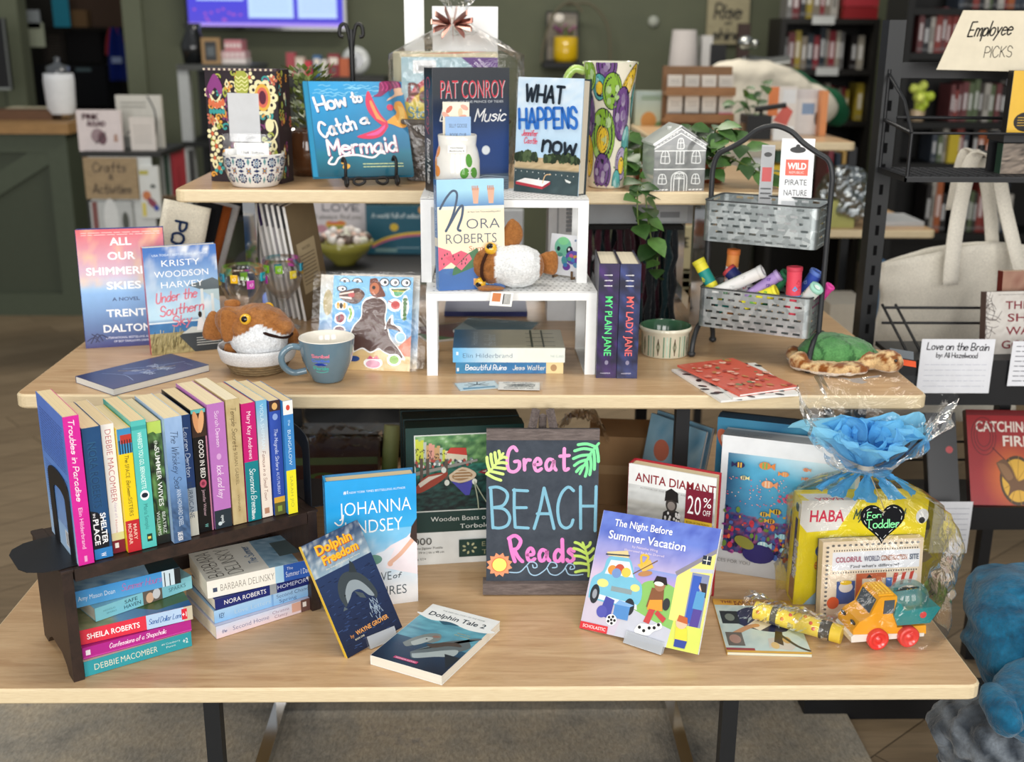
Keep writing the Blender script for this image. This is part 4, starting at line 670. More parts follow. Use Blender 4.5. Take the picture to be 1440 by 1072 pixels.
# ---- jigsaw with coral reef
def f_fs(c):
    c.grad(0, 0, 100, 100, '#c4c8cc', '#d8dce0', '#f0f3f5')
    def pic(u, v):
        d = mixc('#1c4c94', '#5fc0e2', v*.75+u*.55+fbm(u*2, v*2)*.3-.15); d = mixc(d, '#e6f5f8', (v-.78)*3+u*.9-.5)
        if v < .42-.16*u: n = fbm(u*9, v*9, 2); d = mixc(d, mixc(mixc('#241440', '#c84a58', (n-.3)*2), '#2c62a8', (fbm(u*6, v*6, 3, z=3)-.3)*2), .9)
        if u < .2: d = mixc(d, '#1c1c4a', (.2-u)*3.2)
        return d
    x0, x1, y0, y1 = 5, 97, 16, 88; c.g(x0, y0, x1, y1, 64, 58, pic); X = lambda a: x0+(x1-x0)*a; Y = lambda b: y0+(y1-y0)*b; rn = random.Random(9)
    for i in range(230): a = rn.random()*.95; b = rn.random()**1.3*(.5-.12*a); c.e_(X(a), Y(b), rn.uniform(.6, 2.2), rn.uniform(.6, 2.4), rn.choice(('#c83848', '#e06a3c', '#7a2c7a', '#3c2c7c', '#d0a040', '#4a6ab0', '#1c1f4c', '#b85a9a', '#6a8a3c')), 9)
    for i in range(70): c.e_(X(rn.uniform(0, .5)), Y(rn.uniform(.5, .8)), .5, .4, rn.choice(('#e0586a', '#e89a9a', '#f0c0b0')), 6)
    def fish(a, b, s, c1, c2, d=1):
        s *= .72
        c.e_(X(a), Y(b), s, s*.62, c1); c.p([(X(a)-d*s*.8, Y(b)), (X(a)-d*s*1.7, Y(b)+s*.6), (X(a)-d*s*1.7, Y(b)-s*.6)], c1)
        for q in (-.3, .25): c.r(X(a)+q*s-.16*s, Y(b)-s*.5, X(a)+q*s+.16*s, Y(b)+s*.5, c2)
    for q in ((.1, .9, 5, '#2c2c5a', '#e8b848'), (.3, .92, 6, '#e08848', '#7cb060'), (.46, .86, 4, '#e6904c', '#d8b080'), (.33, .74, 6, '#e89a68', '#e8c8a8'), (.62, .93, 3, '#e0a080', '#c87858'), (.63, .84, 3, '#e0a080', '#c87858'), (.84, .9, 5, '#e8ece8', '#20242c'), (.74, .76, 4, '#e8ece8', '#20242c'), (.66, .7, 4, '#20242c', '#e8ece8'), (.82, .63, 3, '#20242c', '#dfe8ea'), (.42, .48, 4.4, '#d8b02c', '#1c2030'), (.32, .44, 4, '#e2b83c', '#20304a'), (.38, .38, 4, '#e0a838', '#1c2030'), (.48, .24, 4.5, '#86c6d6', '#bfe0e6'), (.33, .13, 5.5, '#a0d0d8', '#d8ecec'), (.5, .1, 4.5, '#7ab8c8', '#bfe0e6'), (.14, .78, 3.4, '#e8e0a0', '#28305a')): fish(*q, d=rn.choice((-1, 1)))
    for i in range(24): c.e_(X(.42+rn.random()*.16), Y(.55+rn.random()*.12), 1.2, 1, rn.choice(('#d05a7a', '#c8486a', '#e88aa0')), 7)
    c.e_(X(.3), Y(.03), 12, 7, '#2a2468'); c.e_(X(.18), Y(.13), 8, 4, '#8a8a3c', rot=-25); c.l([(X(.52), Y(.18)), (X(.56), Y(.04)), (X(.6), Y(-.0))], 2, '#e8d8c0')
    for i in range(9): c.l([(X(.62+i*.03), Y(.36)), (X(.62+i*.03+.01), Y(.2))], .8, '#e8c8c0', False)
    c.t('PIECES FOR YOU', 12, 9, 30, 2.6, '#7c8084', 0)
pbox('jigsaw_box', 'white edged jigsaw box with a bright coral reef picture', .245, .272, .05, (.4287, 1.949, ZB+.0004), -20, 0, f_fs, '#e9edef', '#c8ccd0', topc=lambda c: (c.r(0, 0, 100, 100, '#8e9296'), c.hw('Ravens', 20, 35, 30, 30, 3, '#6c7074', .3)), left=lambda c: c.r(0, 0, 100, 100, '#cfd3d6'))
pbox('jigsaw_box', 'blue jigsaw box with an orange fish, behind the coral reef jigsaw', .25, .285, .045, (.431, 2.012, ZB+.0004), -20, 0, lambda c: (c.g(0, 0, 100, 100, 8, 8, lambda u, v: mixc('#1c5a84', '#4a9ab8', fbm(u*3, v*3))), c.e_(7, 84, 5, 9, '#c86a4a', rot=30), c.e_(7, 84, 3, 5, '#e8d8c8', rot=30)), '#27506c', '#1c3c50')
# ---- comic under the toy
def f_ka(c):
    c.r(0, 0, 100, 100, '#c9d8d4'); c.g(0, 0, 100, 92, 14, 14, lambda u, v: mixc('#a9c4c4', '#d8e2d8', fbm(u*3, v*3))); c.r(0, 88, 100, 100, '#d8a23c'); c.t('THE KARATE CLASS', 44, 92, 70, 5, '#7a2c24', .02); c.t('MYSTERY', 46, 88.6, 40, 3, '#7a2c24', .01)
    c.p(catmull([(20, 70), (40, 84), (66, 82), (84, 60), (80, 40), (50, 40), (24, 52), (20, 70)]), '#2b3050'); c.p([(34, 50), (58, 70), (70, 56), (48, 40)], '#e2dccf'); c.p([(58, 68), (84, 60), (82, 48), (64, 56)], '#a84c3a'); c.l([(16, 34), (34, 46), (46, 50)], 6, '#c8966a'); c.r(4, 52, 26, 76, '#2c3434'); c.r(4, 12, 24, 36, '#6c6458'); c.e_(14, 24, 7, 8, '#b08a78'); c.e_(15, 64, 6, 7, '#7a8478')
    c.p([(52, 10), (54, 26), (70, 30), (84, 12), (78, 6)], '#cfc8bc'); c.p([(60, 20), (66, 40), (74, 38), (70, 14)], '#3a2c24'); c.e_(60, 14, 5, 6, '#d8b878'); c.e_(76, 24, 5, 6, '#c8a468'); c.l([(70, 34), (86, 14), (99, 6)], 3, '#40382e'); c.r(0, 0, 100, 4, '#d8a848'); c.r(0, 4, 34, 8, '#9c3c3c')
_a = atz(1022.8, 918.4, ZB+.004)
book('thin comic paperback lying under the yellow tube beside the cellophane gift', .1375, .185, .0045, (_a.x, _a.y, ZB+.0004), -3.4, 0, 0, False, '#c9d8d4', '#d8a848', None, f_ka, pg='#eee2c4', mode='flat', cat='comic', name='comic_book')
# ---- things in the shade behind
m = MB(); m.box(0, .16, 0, .12, 0, .155, '#a5825c', 'matte'); m.box(.0, .16, -.0005, 0, .07, .09, '#b8966c', 'satin'); q = m.build('carton'); q.location = (.215, 2.27, ZB+.0004); q.rotation_euler[2] = R(-6); tag(q, 'plain brown cardboard carton in the shade behind the chalkboard', 'carton')
m = MB(); m.sheet(22, 10, lambda u, v: (.13+.11*u+.02*fbm(u*5, v*4), 2.21+.09*v, ZB+.165+.10*(1-abs(2*u-1)**3)*(.35+.65*fbm(u*6+3, v*6, 2))*(1-.4*v)), '#fff', 'cello'); q = m.build('cellophane_bag'); tag(q, 'crumpled clear cellophane lying in the shade on the brown carton', 'cellophane'); q.location.z = -.0093
for i, (x, c1, c2) in enumerate((((.302), '#2f7fb4', 'nearest of the two thin blue books leaning beside the black leg'), (.318, '#27608c', 'farther of the two thin blue books leaning beside the black leg'))):
    book(c2, .15, .225, .007, (x, 2.20+i*.02, ZB+.0005), -52, 12, 0, False, c1, '#173a58', None, lambda c: (c.g(0, 0, 100, 100, 8, 8, lambda u, v: mixc('#2a86b4', '#bfe0ea', fbm(u*4, v*4))), c.e_(60, 40, 20, 12, '#e0c060'), c.e_(30, 70, 14, 10, '#d8785a')), pg='#e8e4da')
o = thing('gift_set', 'brown boxed gift set in cellophane in the shade behind the rack', 'gift', (-.44, 2.32, ZB+.0004), 3)
m = MB(); m.box(0, .2, 0, .13, 0, .085, '#4c2c24', 'satin'); k = Cv(m, (0, 0, 0), (1, 0, 0), (0, 0, 1), (0, -1, 0), .2, .085); k.r(0, 80, 100, 100, '#5f7048'); k.e_(40, 45, 16, 14, '#5c7a3c'); k.e_(40, 45, 9, 8, '#7a3c30'); k.r(0, 0, 100, 8, '#2a1a16'); m.build('box', o)
m = MB(); m.sheet(16, 10, lambda u, v: (-.008+.216*u, -.006+.142*v, .086+.05*fbm(u*4, v*4)), '#fff', 'cello'); m.sheet(16, 6, lambda u, v: (-.008+.216*u, -.008-.004*fbm(u*6, v*5), .002+.1*v), '#fff', 'cello'); m.build('wrap', o)
m = MB(); m.tube([(.222, .02, .02), (.232, .05, .14)], .018, lambda v: '#6a8a3c' if int(v.z*60) % 2 else '#c8d090', 'satin', 12); q = m.build('paper_roll', o)
m = MB(); m.box(-.52, -.2, 2.55, 2.63, ZB+.0004, ZB+.06, '#17181a', 'satin'); tag(m.build('document_tray'), 'flat black tray in the shade at the back of the lowest tier', 'tray')
# ================================================================ cellophane gift on the lowest tier
def f_ha(c):
    c.r(0, 0, 100, 100, '#f2dc1c'); c.p([(8, 0), (46, 48), (100, 48), (100, 0)], '#a9cfe8'); c.r(30, 0, 100, 22, '#7fae48'); c.p([(0, 0), (8, 0), (34, 34), (28, 44), (0, 4)], '#f2dc1c')
    c.p([(0, 100), (0, 78), (6, 70), (30, 72), (44, 100)], '#eceae4'); c.t('HABA', 21, 80, 27, 11, '#d8284c', .02); c.hw('My Very First', 62, 82, 40, 9, 1.6, '#3c5a3c', .2); c.e_(96, 84, 5, 7, '#e8e8e8'); c.e_(96, 80, 2.5, 3, '#1c1c20')
    c.e_(20, 52, 6, 6.5, '#2a4a8c'); c.t('2+', 20, 50, 7, 5, '#fff', .02); c.e_(20, 38, 6, 6, '#e8a02c'); c.lines(15, 34, 25, 42, 3, '#a85a1c', .7); c.p([(40, 22), (44, 50), (50, 50), (50, 22)], '#a83c50')
    c.e_(28, 25, 6, 7, '#b8785a'); c.p([(21, 4), (22, 18), (34, 18), (35, 4)], '#a8684a'); c.p([(22, 28), (24, 33), (32, 33), (34, 28)], '#f0c828'); c.e_(28, 23, 2.6, 2.2, '#e8c8a8'); c.r(22, 14, 34, 16, '#e8e4dc'); c.c_(26, 27, .8, '#222'); c.c_(30, 27, .8, '#222')
def l_ha(c): c.r(0, 0, 100, 100, '#f2dc1c'); c.r(35, 10, 70, 80, '#2a3a6c'); c.hw('Building Site', 52, 42, 190, 9, 2.2, '#e8ecf4', 0, rot=-90); c.r(20, 3, 90, 24, '#a87848'); c.e_(50, 90, 26, 4, '#44503c'); c.r(72, 82, 98, 96, '#e8e6e0')
pbox('board_game_box', 'bright yellow toddler game box inside the cellophane gift', .225, .1998, .052, (.543, 1.8116, ZB+.0006), 1.9, 0, f_ha, '#f2dc1c', '#e0c818', l_ha, lambda c: (c.r(0, 0, 100, 100, '#efd91e'), c.p([(6, 0), (2, 80), (30, 80), (42, 0)], '#e6e2dc'), c.t('HABA', 22, 30, 22, 30, '#d8284c', .02, rot=180)), cat='game box')
def f_co(c):
    c.r(0, 0, 100, 100, '#e6d2b4'); c.r(4, 4, 96, 96, '#ecdcc2'); c.r(10, 62, 97, 86, '#e6e8ec')
    for i in range(34): c.r(11+i*2.5, 87, 12+i*2.5, 89, '#4a4a4c'); c.r(11+i*2.5, 58, 12+i*2.5, 60, '#4a4a4c')
    for i in range(16): c.e_(4.5, 6+i*5.8, 1.6, 1.6, '#6c6a66', 6); c.e_(10+i*5.6, 95, 1.6, 1.6, '#6c6a66', 6)
    for i, (tx, x, wd) in enumerate((('COLORFUL', 26, 26), ('WORLD:', 49, 16), ('CONSTRUCTION', 71, 26), ('SITE', 91, 9))): c.t(tx, x, 73, wd, 7, ('#a8546a', '#7a7a8c', '#a86a4a', '#4a5a70')[i], .02)
    c.t("Find what's different!", 52, 65, 48, 4, '#3c4450', 0); c.r(34, 20, 40, 56, '#c8643c'); c.r(34, 50, 64, 57, '#c8643c'); c.p([(44, 51), (50, 51), (47, 56)], '#222'); c.r(54, 36, 60, 52, '#d87848'); c.r(15, 18, 33, 48, '#3c5a9c'); c.e_(24, 40, 7, 7, '#e8e4dc'); c.e_(24, 46, 6, 3, '#f0c82c'); c.e_(12, 20, 6, 8, '#d85a2c')
    c.e_(82, 46, 14, 9, '#e8e2dc', rot=18); [c.p([(70+i*8, 38+i*2), (73+i*8, 38+i*2), (76+i*8, 56+i*1), (72+i*8, 56)], '#c84a3a') for i in range(3)]; c.r(64, 38, 70, 50, '#4a78c0'); c.r(72, 26, 98, 36, '#2a2a2a'); c.t('ABC', 90, 28, 12, 6, '#e8c82c', .02); c.r(60, 30, 72, 36, '#e8c82c')
pbox('game_box', 'beige construction puzzle box standing before the yellow game box', .182, .138, .026, (.577, 1.762, ZB+.0006), 6, 6, f_co, '#e6d2b4', '#2f3e5c', cat='game box')
# toy dump truck
_a = atz(1231, 912, ZB); T = thing('toy_truck', 'yellow toy dump truck with red wheels and a teal bed, in the cellophane gift', 'toy truck', Vector((_a.x, _a.y, ZB+.0006))-Vector((.035*.98, .035*.19, 0)), 9)
def extr(m, prof, y0, y1, col, mt='gloss'):
    n = len(prof); m.add([(x, y0, z) for x, z in prof]+[(x, y1, z) for x, z in prof], [tuple(range(n)), tuple(range(n, 2*n))[::-1]]+[(i, i+n, (i+1) % n+n, (i+1) % n) for i in range(n)], col, mt)
m = MB(); extr(m, [(-.006, .02), (-.008, .036), (.002, .05), (.02, .06), (.031, .088), (.036, .092), (.064, .092), (.067, .05), (.07, .034), (.122, .034), (.124, .018)], .002, .058, '#f0a81c'); extr(m, [(.034, .0915), (.034, .094), (.06, .094), (.06, .0915)], .008, .052, '#f2b42c')
for i in range(4): m.box(.036+i*.0062, .0395+i*.0062, .012, .048, .094, .0955, '#f6c24a', 'gloss')
m.build('cab', T)
m = MB(); extr(m, [(-.009, .014), (-.011, .024), (-.006, .028), (.12, .02), (.12, .014)], .001, .059, '#ece8e0'); m.build('bumper', T)
m = MB(); extr(m, [(.0198, .0625), (.0292, .0865), (.0335, .0862), (.0245, .0622)], .007, .053, '#4a5560'); m.box(.042, .06, .0005, .0022, .062, .086, '#4a5560', 'gloss'); m.box(.042, .06, .0578, .0595, .062, .086, '#4a5560', 'gloss'); m.build('windows', T.children[0])
m = MB(); extr(m, [(.068, .04), (.06, .058), (.064, .082), (.07, .08), (.078, .066), (.138, .07), (.142, .066), (.126, .04)], -.002, .062, '#2a8a8c'); m.add([(.112+.006*math.cos(a*.52), -.0022, .056+.006*math.sin(a*.52)) for a in range(12)], [tuple(range(12))], '#d84848', 'gloss'); m.build('dump_bed', T)
m = MB(); m.ball((.1, .03, .07), (.036, .029, .034), '#fff', 'glass', 18, 12); m.build('clear_dome', T)
for x in (.035, .0895):
    for y in (-.007, .053):
        m = MB(); m.M = Matrix.Translation((x, y+.007, .0183)) @ Matrix.Rotation(R(90), 4, 'X'); m.lathe([(0, .0075), (.004, .0085), (.005, .0055), (.011, .0055), (.0125, .008), (.0165, .008), (.0183, .006), (.0183, -.006), (.0165, -.008), (0, -.008)], '#e0322e', 'gloss', 24); m.build('wheel', T)
for y in (.012, .046):
    m = MB(); m.M = Matrix.Translation((-.0035, y, .044)) @ Matrix.Rotation(R(-38), 4, 'Y'); m.ball((0, 0, 0), (.003, .006, .008), '#141414', 'gloss', 12, 8); m.ball((-.0026, -.0015, .003), (.0012, .002, .002), '#fff', 'gloss', 8, 6); m.build('eye', T.children[0])
# crayon shaped tube
A0 = atz(1062, 858, ZB+.0225); B0 = atz(1184, 893, ZB+.0172); dv = B0-A0
m = MB(); L = lambda t: tuple(A0+dv*t)
m.tube([L(0), L(.76)], .0158, '#eed34a', 'satin', 20); m.tube([L(.76), L(.88)], .0161, '#3c3830', 'satin', 20); m.tube([L(.88), L(1)], .0158, '#e8c83c', 'satin', 20); m.tube([L(.2), L(.27)], .0161, '#5c5848', 'satin', 20)
for i, (t, a) in enumerate(((.34, 20), (.42, 60), (.5, 30), (.58, 80), (.66, 45), (.12, 50), (.06, 20), (.7, 15))):
    u = dv.normalized(); n1 = u.cross(Vector((0, 0, 1))).normalized(); n2 = n1.cross(u); q = A0+dv*t+(n1*math.cos(R(a))+n2*math.sin(R(a)))*.0148; m.ball(tuple(q), .0034, ('#e08a3c', '#d8604a', '#f4ead0')[i % 3], 'satin', 8, 6)
tag(m.build('toy_tube'), 'long yellow printed cardboard tube with dark bands lying across the comic', 'tube')
# tissue, wrap, tag
GC = Vector((.655, 1.772, 0)); NK = aty(1217, 658, 1.78)
o = thing('tissue_paper', 'crumpled sky blue tissue paper blooming from the neck of the cellophane gift', 'tissue paper', NK)
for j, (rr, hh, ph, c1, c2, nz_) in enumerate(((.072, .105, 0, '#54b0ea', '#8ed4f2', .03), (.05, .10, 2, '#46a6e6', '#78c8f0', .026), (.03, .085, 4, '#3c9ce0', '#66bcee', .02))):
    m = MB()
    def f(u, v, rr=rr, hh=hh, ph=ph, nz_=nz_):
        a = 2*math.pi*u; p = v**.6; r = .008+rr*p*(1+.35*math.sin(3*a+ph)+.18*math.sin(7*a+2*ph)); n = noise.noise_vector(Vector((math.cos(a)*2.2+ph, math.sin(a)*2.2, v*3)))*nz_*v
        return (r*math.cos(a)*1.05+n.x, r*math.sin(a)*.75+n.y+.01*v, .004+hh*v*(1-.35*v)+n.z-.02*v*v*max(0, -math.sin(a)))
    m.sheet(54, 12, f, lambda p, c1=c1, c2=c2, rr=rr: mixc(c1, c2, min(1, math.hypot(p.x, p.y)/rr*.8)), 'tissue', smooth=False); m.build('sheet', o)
m = MB()
for i in range(9):
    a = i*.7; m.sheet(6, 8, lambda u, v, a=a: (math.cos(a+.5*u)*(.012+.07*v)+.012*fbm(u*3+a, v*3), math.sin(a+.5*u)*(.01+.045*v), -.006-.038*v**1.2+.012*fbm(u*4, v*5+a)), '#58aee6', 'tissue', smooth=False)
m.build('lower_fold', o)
o = thing('cellophane_wrap', 'clear cellophane tied around the toddler gift, flaring above its neck', 'cellophane', (GC.x, GC.y, ZB+.0005))
zn = NK.z-ZB; dx, dy = NK.x-GC.x, NK.y-GC.y
def body(u, v):
    a = 2*math.pi*u; c, s = math.cos(a), math.sin(a); k = (abs(c)**4+abs(s)**4)**-.25; z = .004+(zn-.004)*v
    f = 1 if v < .72 else max(.1, 1-((v-.72)/.28)**1.15*.9); cx, cy = dx*max(0, v-.6)/.4, dy*max(0, v-.6)/.4
    n = .011*(fbm(c*2.2+5, s*2.2+v*2.6, 1.6)-.5)*2*(1 if v < .9 else .3)+.004*math.sin(14*a)*(max(0, v-.7)*3)
    return (cx+(.132*k*f+n)*c-(.01 if v < .3 else 0), cy+(.108*k*f+n)*s*(1+.15*(1-v)*(s < 0)), z)
m = MB(); m.sheet(64, 26, body, '#fff', 'cello'); m.build('body', o)
def flare(u, v):
    a = 2*math.pi*u; c, s = math.cos(a), math.sin(a); r = .011+.118*v**.8*(1+.12*math.sin(3*a+1)+.05*math.sin(11*a)); n = noise.noise_vector(Vector((c*2+3, s*2, v*3.2)))*.024*v
    return (dx+r*c+n.x, dy+r*.85*s+n.y, zn+(.085+.045*s+.03*max(0, c)*v)*v+n.z)
m = MB(); m.sheet(60, 14, flare, '#fff', 'cello', smooth=False); m.build('flare', o)
ug = dv.normalized(); g1 = ug.cross(Vector((0, 0, 1))).normalized(); g2 = g1.cross(ug)
m = MB(); og = Vector((GC.x, GC.y, ZB+.0005))
def tubewrap(u, v):
    a = math.pi*(-.1+1.2*u); q = A0+dv*(-.12+1.0*v); r = .0185+.010*fbm(u*4, v*7, 1.7)*(1+1.6*max(0, .25-v)*4)
    return tuple(q+(g1*math.cos(a)+g2*math.sin(a))*r-og+Vector((0, 0, .001)))
m.sheet(14, 26, tubewrap, '#fff', 'cello', smooth=False)
m.build('tube_wrap', o)
m = MB(); m.lathe([(.0115, -.006), (.0135, 0), (.0115, .006)], '#d8d0c0', 'satin', 18, c=(dx, dy, zn)); m.tube([(dx+.002, dy-.012, zn-.003), (dx+.006, dy-.07, zn-.03), (dx+.008, dy-.128, zn-.058)], .0009, '#b8a078', 'matte', 6); m.build('twine', o)
HP = aty(1241, 738, 1.645)
m = MB(); o = thing('gift_tag', 'black heart shaped tag lettered in green hanging from the cellophane gift', 'tag', HP, 4, 8); hp = []
for i in range(40): t = 2*math.pi*i/40; hp.append((16*math.sin(t)**3*.00225, (13*math.cos(t)-5*math.cos(2*t)-2*math.cos(3*t)-math.cos(4*t)+2.5)*.0022))
n = 40; m.add([(x, 0, z) for x, z in hp]+[(x, .003, z) for x, z in hp], [tuple(range(n))[::-1], tuple(range(n, 2*n))]+[(i, (i+1) % n, (i+1) % n+n, i+n) for i in range(n)], '#15161a', 'matte')
k = Cv(m, (-.036, 0, -.036), (1, 0, 0), (0, 0, 1), (0, -1, 0), .072, .072, 'matte')
for i in range(0, 40):
    if i % 2 == 0: (x, z), (x2, z2) = hp[i], hp[(i+1) % 40]; k.l([(50+x*.87/.00072, 50+z*.87/.00072+1), (50+x2*.87/.00072, 50+z2*.87/.00072+1)], 1.1, '#e8e8e4', False)
k.hw('For:', 30, 66, 30, 13, 2.6, '#8ff0a8'); k.hw('Toddler', 50, 43, 74, 19, 2.8, '#8ff0a8'); m.build('heart', o)
m = MB(); m.lathe([(.003, -.0006), (.0042, 0), (.003, .0006)], '#c8b890', 'metal', 12, c=(0, -.001, .022)); m.build('eyelet', o)
# ================================================================ blankets beside the display
def blk(p, s): return mixc('#0c4463', '#23759a', fbm(p.x*9, p.y*9+p.z*13, 3, z=p.z*9)*1.25-.1)
m = fuse([((1.0, 1.80, .475), (.145, .16, .07)), ((.95, 1.76, .425), (.11, .13, .06)), ((1.06, 1.8, .44), (.16, .16, .10)), ((.91, 1.74, .405), (.06, .1, .04), (0, 20, 0))], .008, .017, 24, lambda p: blk(p, 1), 'fleece', 4, .3)
tag(m.build('blanket'), 'teal fleece blanket folded in a thick roll, upper of the two beside the table', 'blanket')
m = fuse([((.905, 1.60, .455), (.10, .075, .028), (0, -30, 0)), ((.90, 1.60, .375), (.10, .07, .03), (0, 22, 0)), ((.99, 1.63, .43), (.09, .08, .08)), ((.822, 1.58, .418), (.02, .055, .03))], .007, .013, 26, lambda p: blk(p, 1), 'fleece', 2, .3)
tag(m.build('blanket'), 'teal fleece blanket with an open fold, lower of the two beside the table', 'blanket')
m = fuse([((.93, 1.68, .30), (.165, .12, .085)), ((.86, 1.64, .33), (.08, .09, .06)), ((.93, 1.68, .2), (.14, .12, .13)), ((.97, 1.7, .13), (.16, .14, .14)), ((1.04, 1.74, .3), (.12, .12, .09))], .009, .016, 28, lambda p: mixc('#2c333c', '#8a929a', (math.sin(p.x*130+math.sin(p.z*110)*1.6)*.5+.5)*.7+.2*fbm(p.x*12, p.z*12)), 'knit', 3)
tag(m.build('knitted_throw'), 'grey chunky knitted throw heaped under the teal blankets', 'blanket')
# ================================================================ things on the middle tier
class CylCv(Cv):     # print wrapped around a turned body
    def __init__(s, mb, c, rad, a0, a1, z0, h, m='gloss', e=.00003): s.mb = mb; s.c = Vector(c); s.rad = rad; s.a0 = a0; s.a1 = a1; s.z0 = z0; s.h = h; s.m = m; s.e = e; s.k = 1; s.w = abs(R(a1-a0))*rad(z0+h/2)
    def _a(s, pts, fs, col):
        if len(fs) == 1 and len(pts) > 4:
            n = len(pts); cx, cy = sum(p[0] for p in pts)/n, sum(p[1] for p in pts)/n; q = [(cx, cy)]+[(cx+(x-cx)*t, cy+(y-cy)*t) for t in (.35, .7, 1) for x, y in pts]
            pts = q; fs = [(0, 1+i, 1+(i+1) % n) for i in range(n)]+[(1+k*n+i, 1+k*n+n+i, 1+k*n+n+(i+1) % n, 1+k*n+(i+1) % n) for k in (0, 1) for i in range(n)]
        Cv._a(s, pts, fs, col)
    def P(s, x, y): a = R(s.a0+(s.a1-s.a0)*min(104, max(-4, x))/100); z = s.z0+s.h*min(100, max(0, y))/100; r = s.rad(z)+s.e*s.k+.0002; return s.c+Vector((r*math.cos(a), r*math.sin(a), z))
def lerp_prof(prof):
    def f(z):
        for (r0, z0), (r1, z1) in zip(prof, prof[1:]):
            if min(z0, z1) <= z <= max(z0, z1) and z1 != z0: return r0+(r1-r0)*(z-z0)/(z1-z0)
        return prof[0][0]
    return f
def f_sh(c):
    c.grad(0, 0, 100, 100, '#2f2d72', '#4a62b8', '#6ea0dc', '#9cc4ea', '#d8c8d8', '#eeb888', '#e07a5c', '#d2404e'); c.g(0, 0, 100, 100, 26, 26, lambda u, v: mixc(mixc('#2f2d72', '#86b4e6', v*2.2) if v < .5 else mixc('#cfc6dc', '#d8404c', v*2.1-1.1) if v > .6 else mixc('#9cc4ea', '#d6c8d8', (v-.5)*10), '#f2c890', max(0, (fbm(u*2.4, v*2.4, 2)-.5)*2*(v > .5))))
    for i, (tx, y, wd) in enumerate((('ALL', 86.5, 25), ('OUR', 74.5, 32), ('SHIMMERING', 62, 88), ('SKIES', 49.5, 40), ('TRENT', 26, 46), ('DALTON', 13, 56))): c.t(tx, 50 if i != 2 else 52, y, wd, 6.4, '#fff', .022)
    c.t('A NOVEL', 51, 39.5, 32, 3, '#2c4a7c', .02); c.t('INTERNATIONAL BESTSELLING AUTHOR', 54, 7.2, 60, 1.8, '#e0e2f4', .01); c.t('OF BOY SWALLOWS UNIVERSE', 56, 4, 46, 1.8, '#e0e2f4', .01); c.lines(6, 94.5, 96, 98, 2, '#f6c8c4', .5); 
    for q in ([(2, 6), (10, 9), (16, 5)], [(6, 4), (14, 12), (20, 6)], [(12, 5), (18, 11), (26, 8)], [(8, 12), (14, 9)]): c.l(q, .9, '#1c2050')
book('sunset coloured hardcover standing at the left end of the middle tier', .1667, .24, .034, (-.8178, 2.2534, ZM+.0004), 13.7, 4.4, 0.0, True, '#5a78c4', '#2b3a86', '#2b3a86', f_sh, pg='#e9dfc8')
def f_kr(c):
    c.g(0, 0, 100, 100, 24, 24, lambda u, v: mixc(mixc('#bfe0f2', '#2f6fc0', (v-.42)*1.9), '#f2f6f8', max(0, (fbm(u*2.2, v*2.6, 2.2, z=4)-.52)*3.4*(.3+u))) if v > .3 else mixc('#4a8ac0', '#2c5f96', fbm(u*3, v*14, 3)))
    c.r(0, 29, 100, 30.5, '#dfeaf0'); c.g(0, 0, 100, 20, 20, 8, lambda u, v: mixc('#6a5c3a', '#d6c890', fbm(u*8, v*2, 3))); rn = random.Random(8)
    for i in range(90): x = rn.uniform(0, 62); y = rn.uniform(0, 12); c.l([(x, y), (x+rn.uniform(0, 6), y+rn.uniform(6, 14))], .5, rn.choice(('#e0d29a', '#8a7a48', '#c2b070', '#4a4428')), False, False)
    c.p([(40, 16), (54, 22), (100, 20), (100, 0), (60, 0)], '#3a4248'); c.p([(44, 18), (58, 24), (100, 22), (100, 18)], '#cfd4d0'); c.p([(58, 63), (92, 69), (100, 66), (100, 58), (76, 58)], '#5a666c'); c.p([(74, 58), (100, 58), (100, 46), (92, 50)], '#b8ccd0')
    for x, y0, y1 in ((74, 22, 59), (88, 22, 54)): c.r(x, y0, x+4, y1, '#dfe4e2')
    c.p([(65, 20), (68, 31), (73, 33), (78, 20)], '#eceaea'); c.e_(71, 35, 2.6, 3, '#2c2420')
    c.t('USA TODAY BESTSELLING AUTHOR', 50, 91.5, 76, 2, '#dceafa', .01)
    for tx, y, wd in (('KRISTY', 82, 52), ('WOODSON', 72, 74), ('HARVEY', 62, 58)): c.t(tx, 50, y, wd, 6, '#fff', -.004)
    c.hw('Under the', 40, 50, 56, 9, 1.5, '#e07a8c', .25, rot=5); c.hw('Southern', 46, 37.5, 60, 9, 1.5, '#e07a8c', .25, rot=5); c.hw('Sky', 45, 26.5, 26, 9, 1.5, '#e07a8c', .25, rot=5); c.lines(64, 5, 98, 14, 4, '#d8dcd8', .6)
book('blue seaside paperback leaning in front of the sunset coloured hardcover', .1408, .2148, .022, (-.6702, 2.2001, ZM+.0006), 23, 2.5, 0, False, '#3f7cc4', '#c83c50', None, f_kr, lambda c: c.r(0, 0, 100, 100, '#c63a50'), pg='#efe8d8')
def f_nv(c):
    c.r(0, 0, 100, 100, '#2f3a6a'); c.e_(52, 46, 26, 8, '#4a5a8c', rot=70); c.hw('The Light', 54, 62, 44, 9, 1.2, '#b8c4dc', .25, rot=12); c.hw('of Tides', 58, 44, 40, 9, 1.2, '#b8c4dc', .25, rot=12); c.l([(20, 40), (40, 60), (50, 80), (56, 92)], 1, '#8c9cc4'); c.l([(24, 34), (46, 48), (64, 78)], .8, '#b09c6c'); c.l([(18, 20), (50, 30), (84, 26)], .8, '#8c9cc4'); c.t('A NOVEL', 74, 88, 22, 1.8, '#aab4d0', 0)
_a, _b, _c = (atz(x, y, ZM+.0135) for x, y in ((96.7, 530), (159, 547), (297, 512)))
uu = (_c-_b); yv = math.degrees(math.atan2(uu.y, uu.x))-90
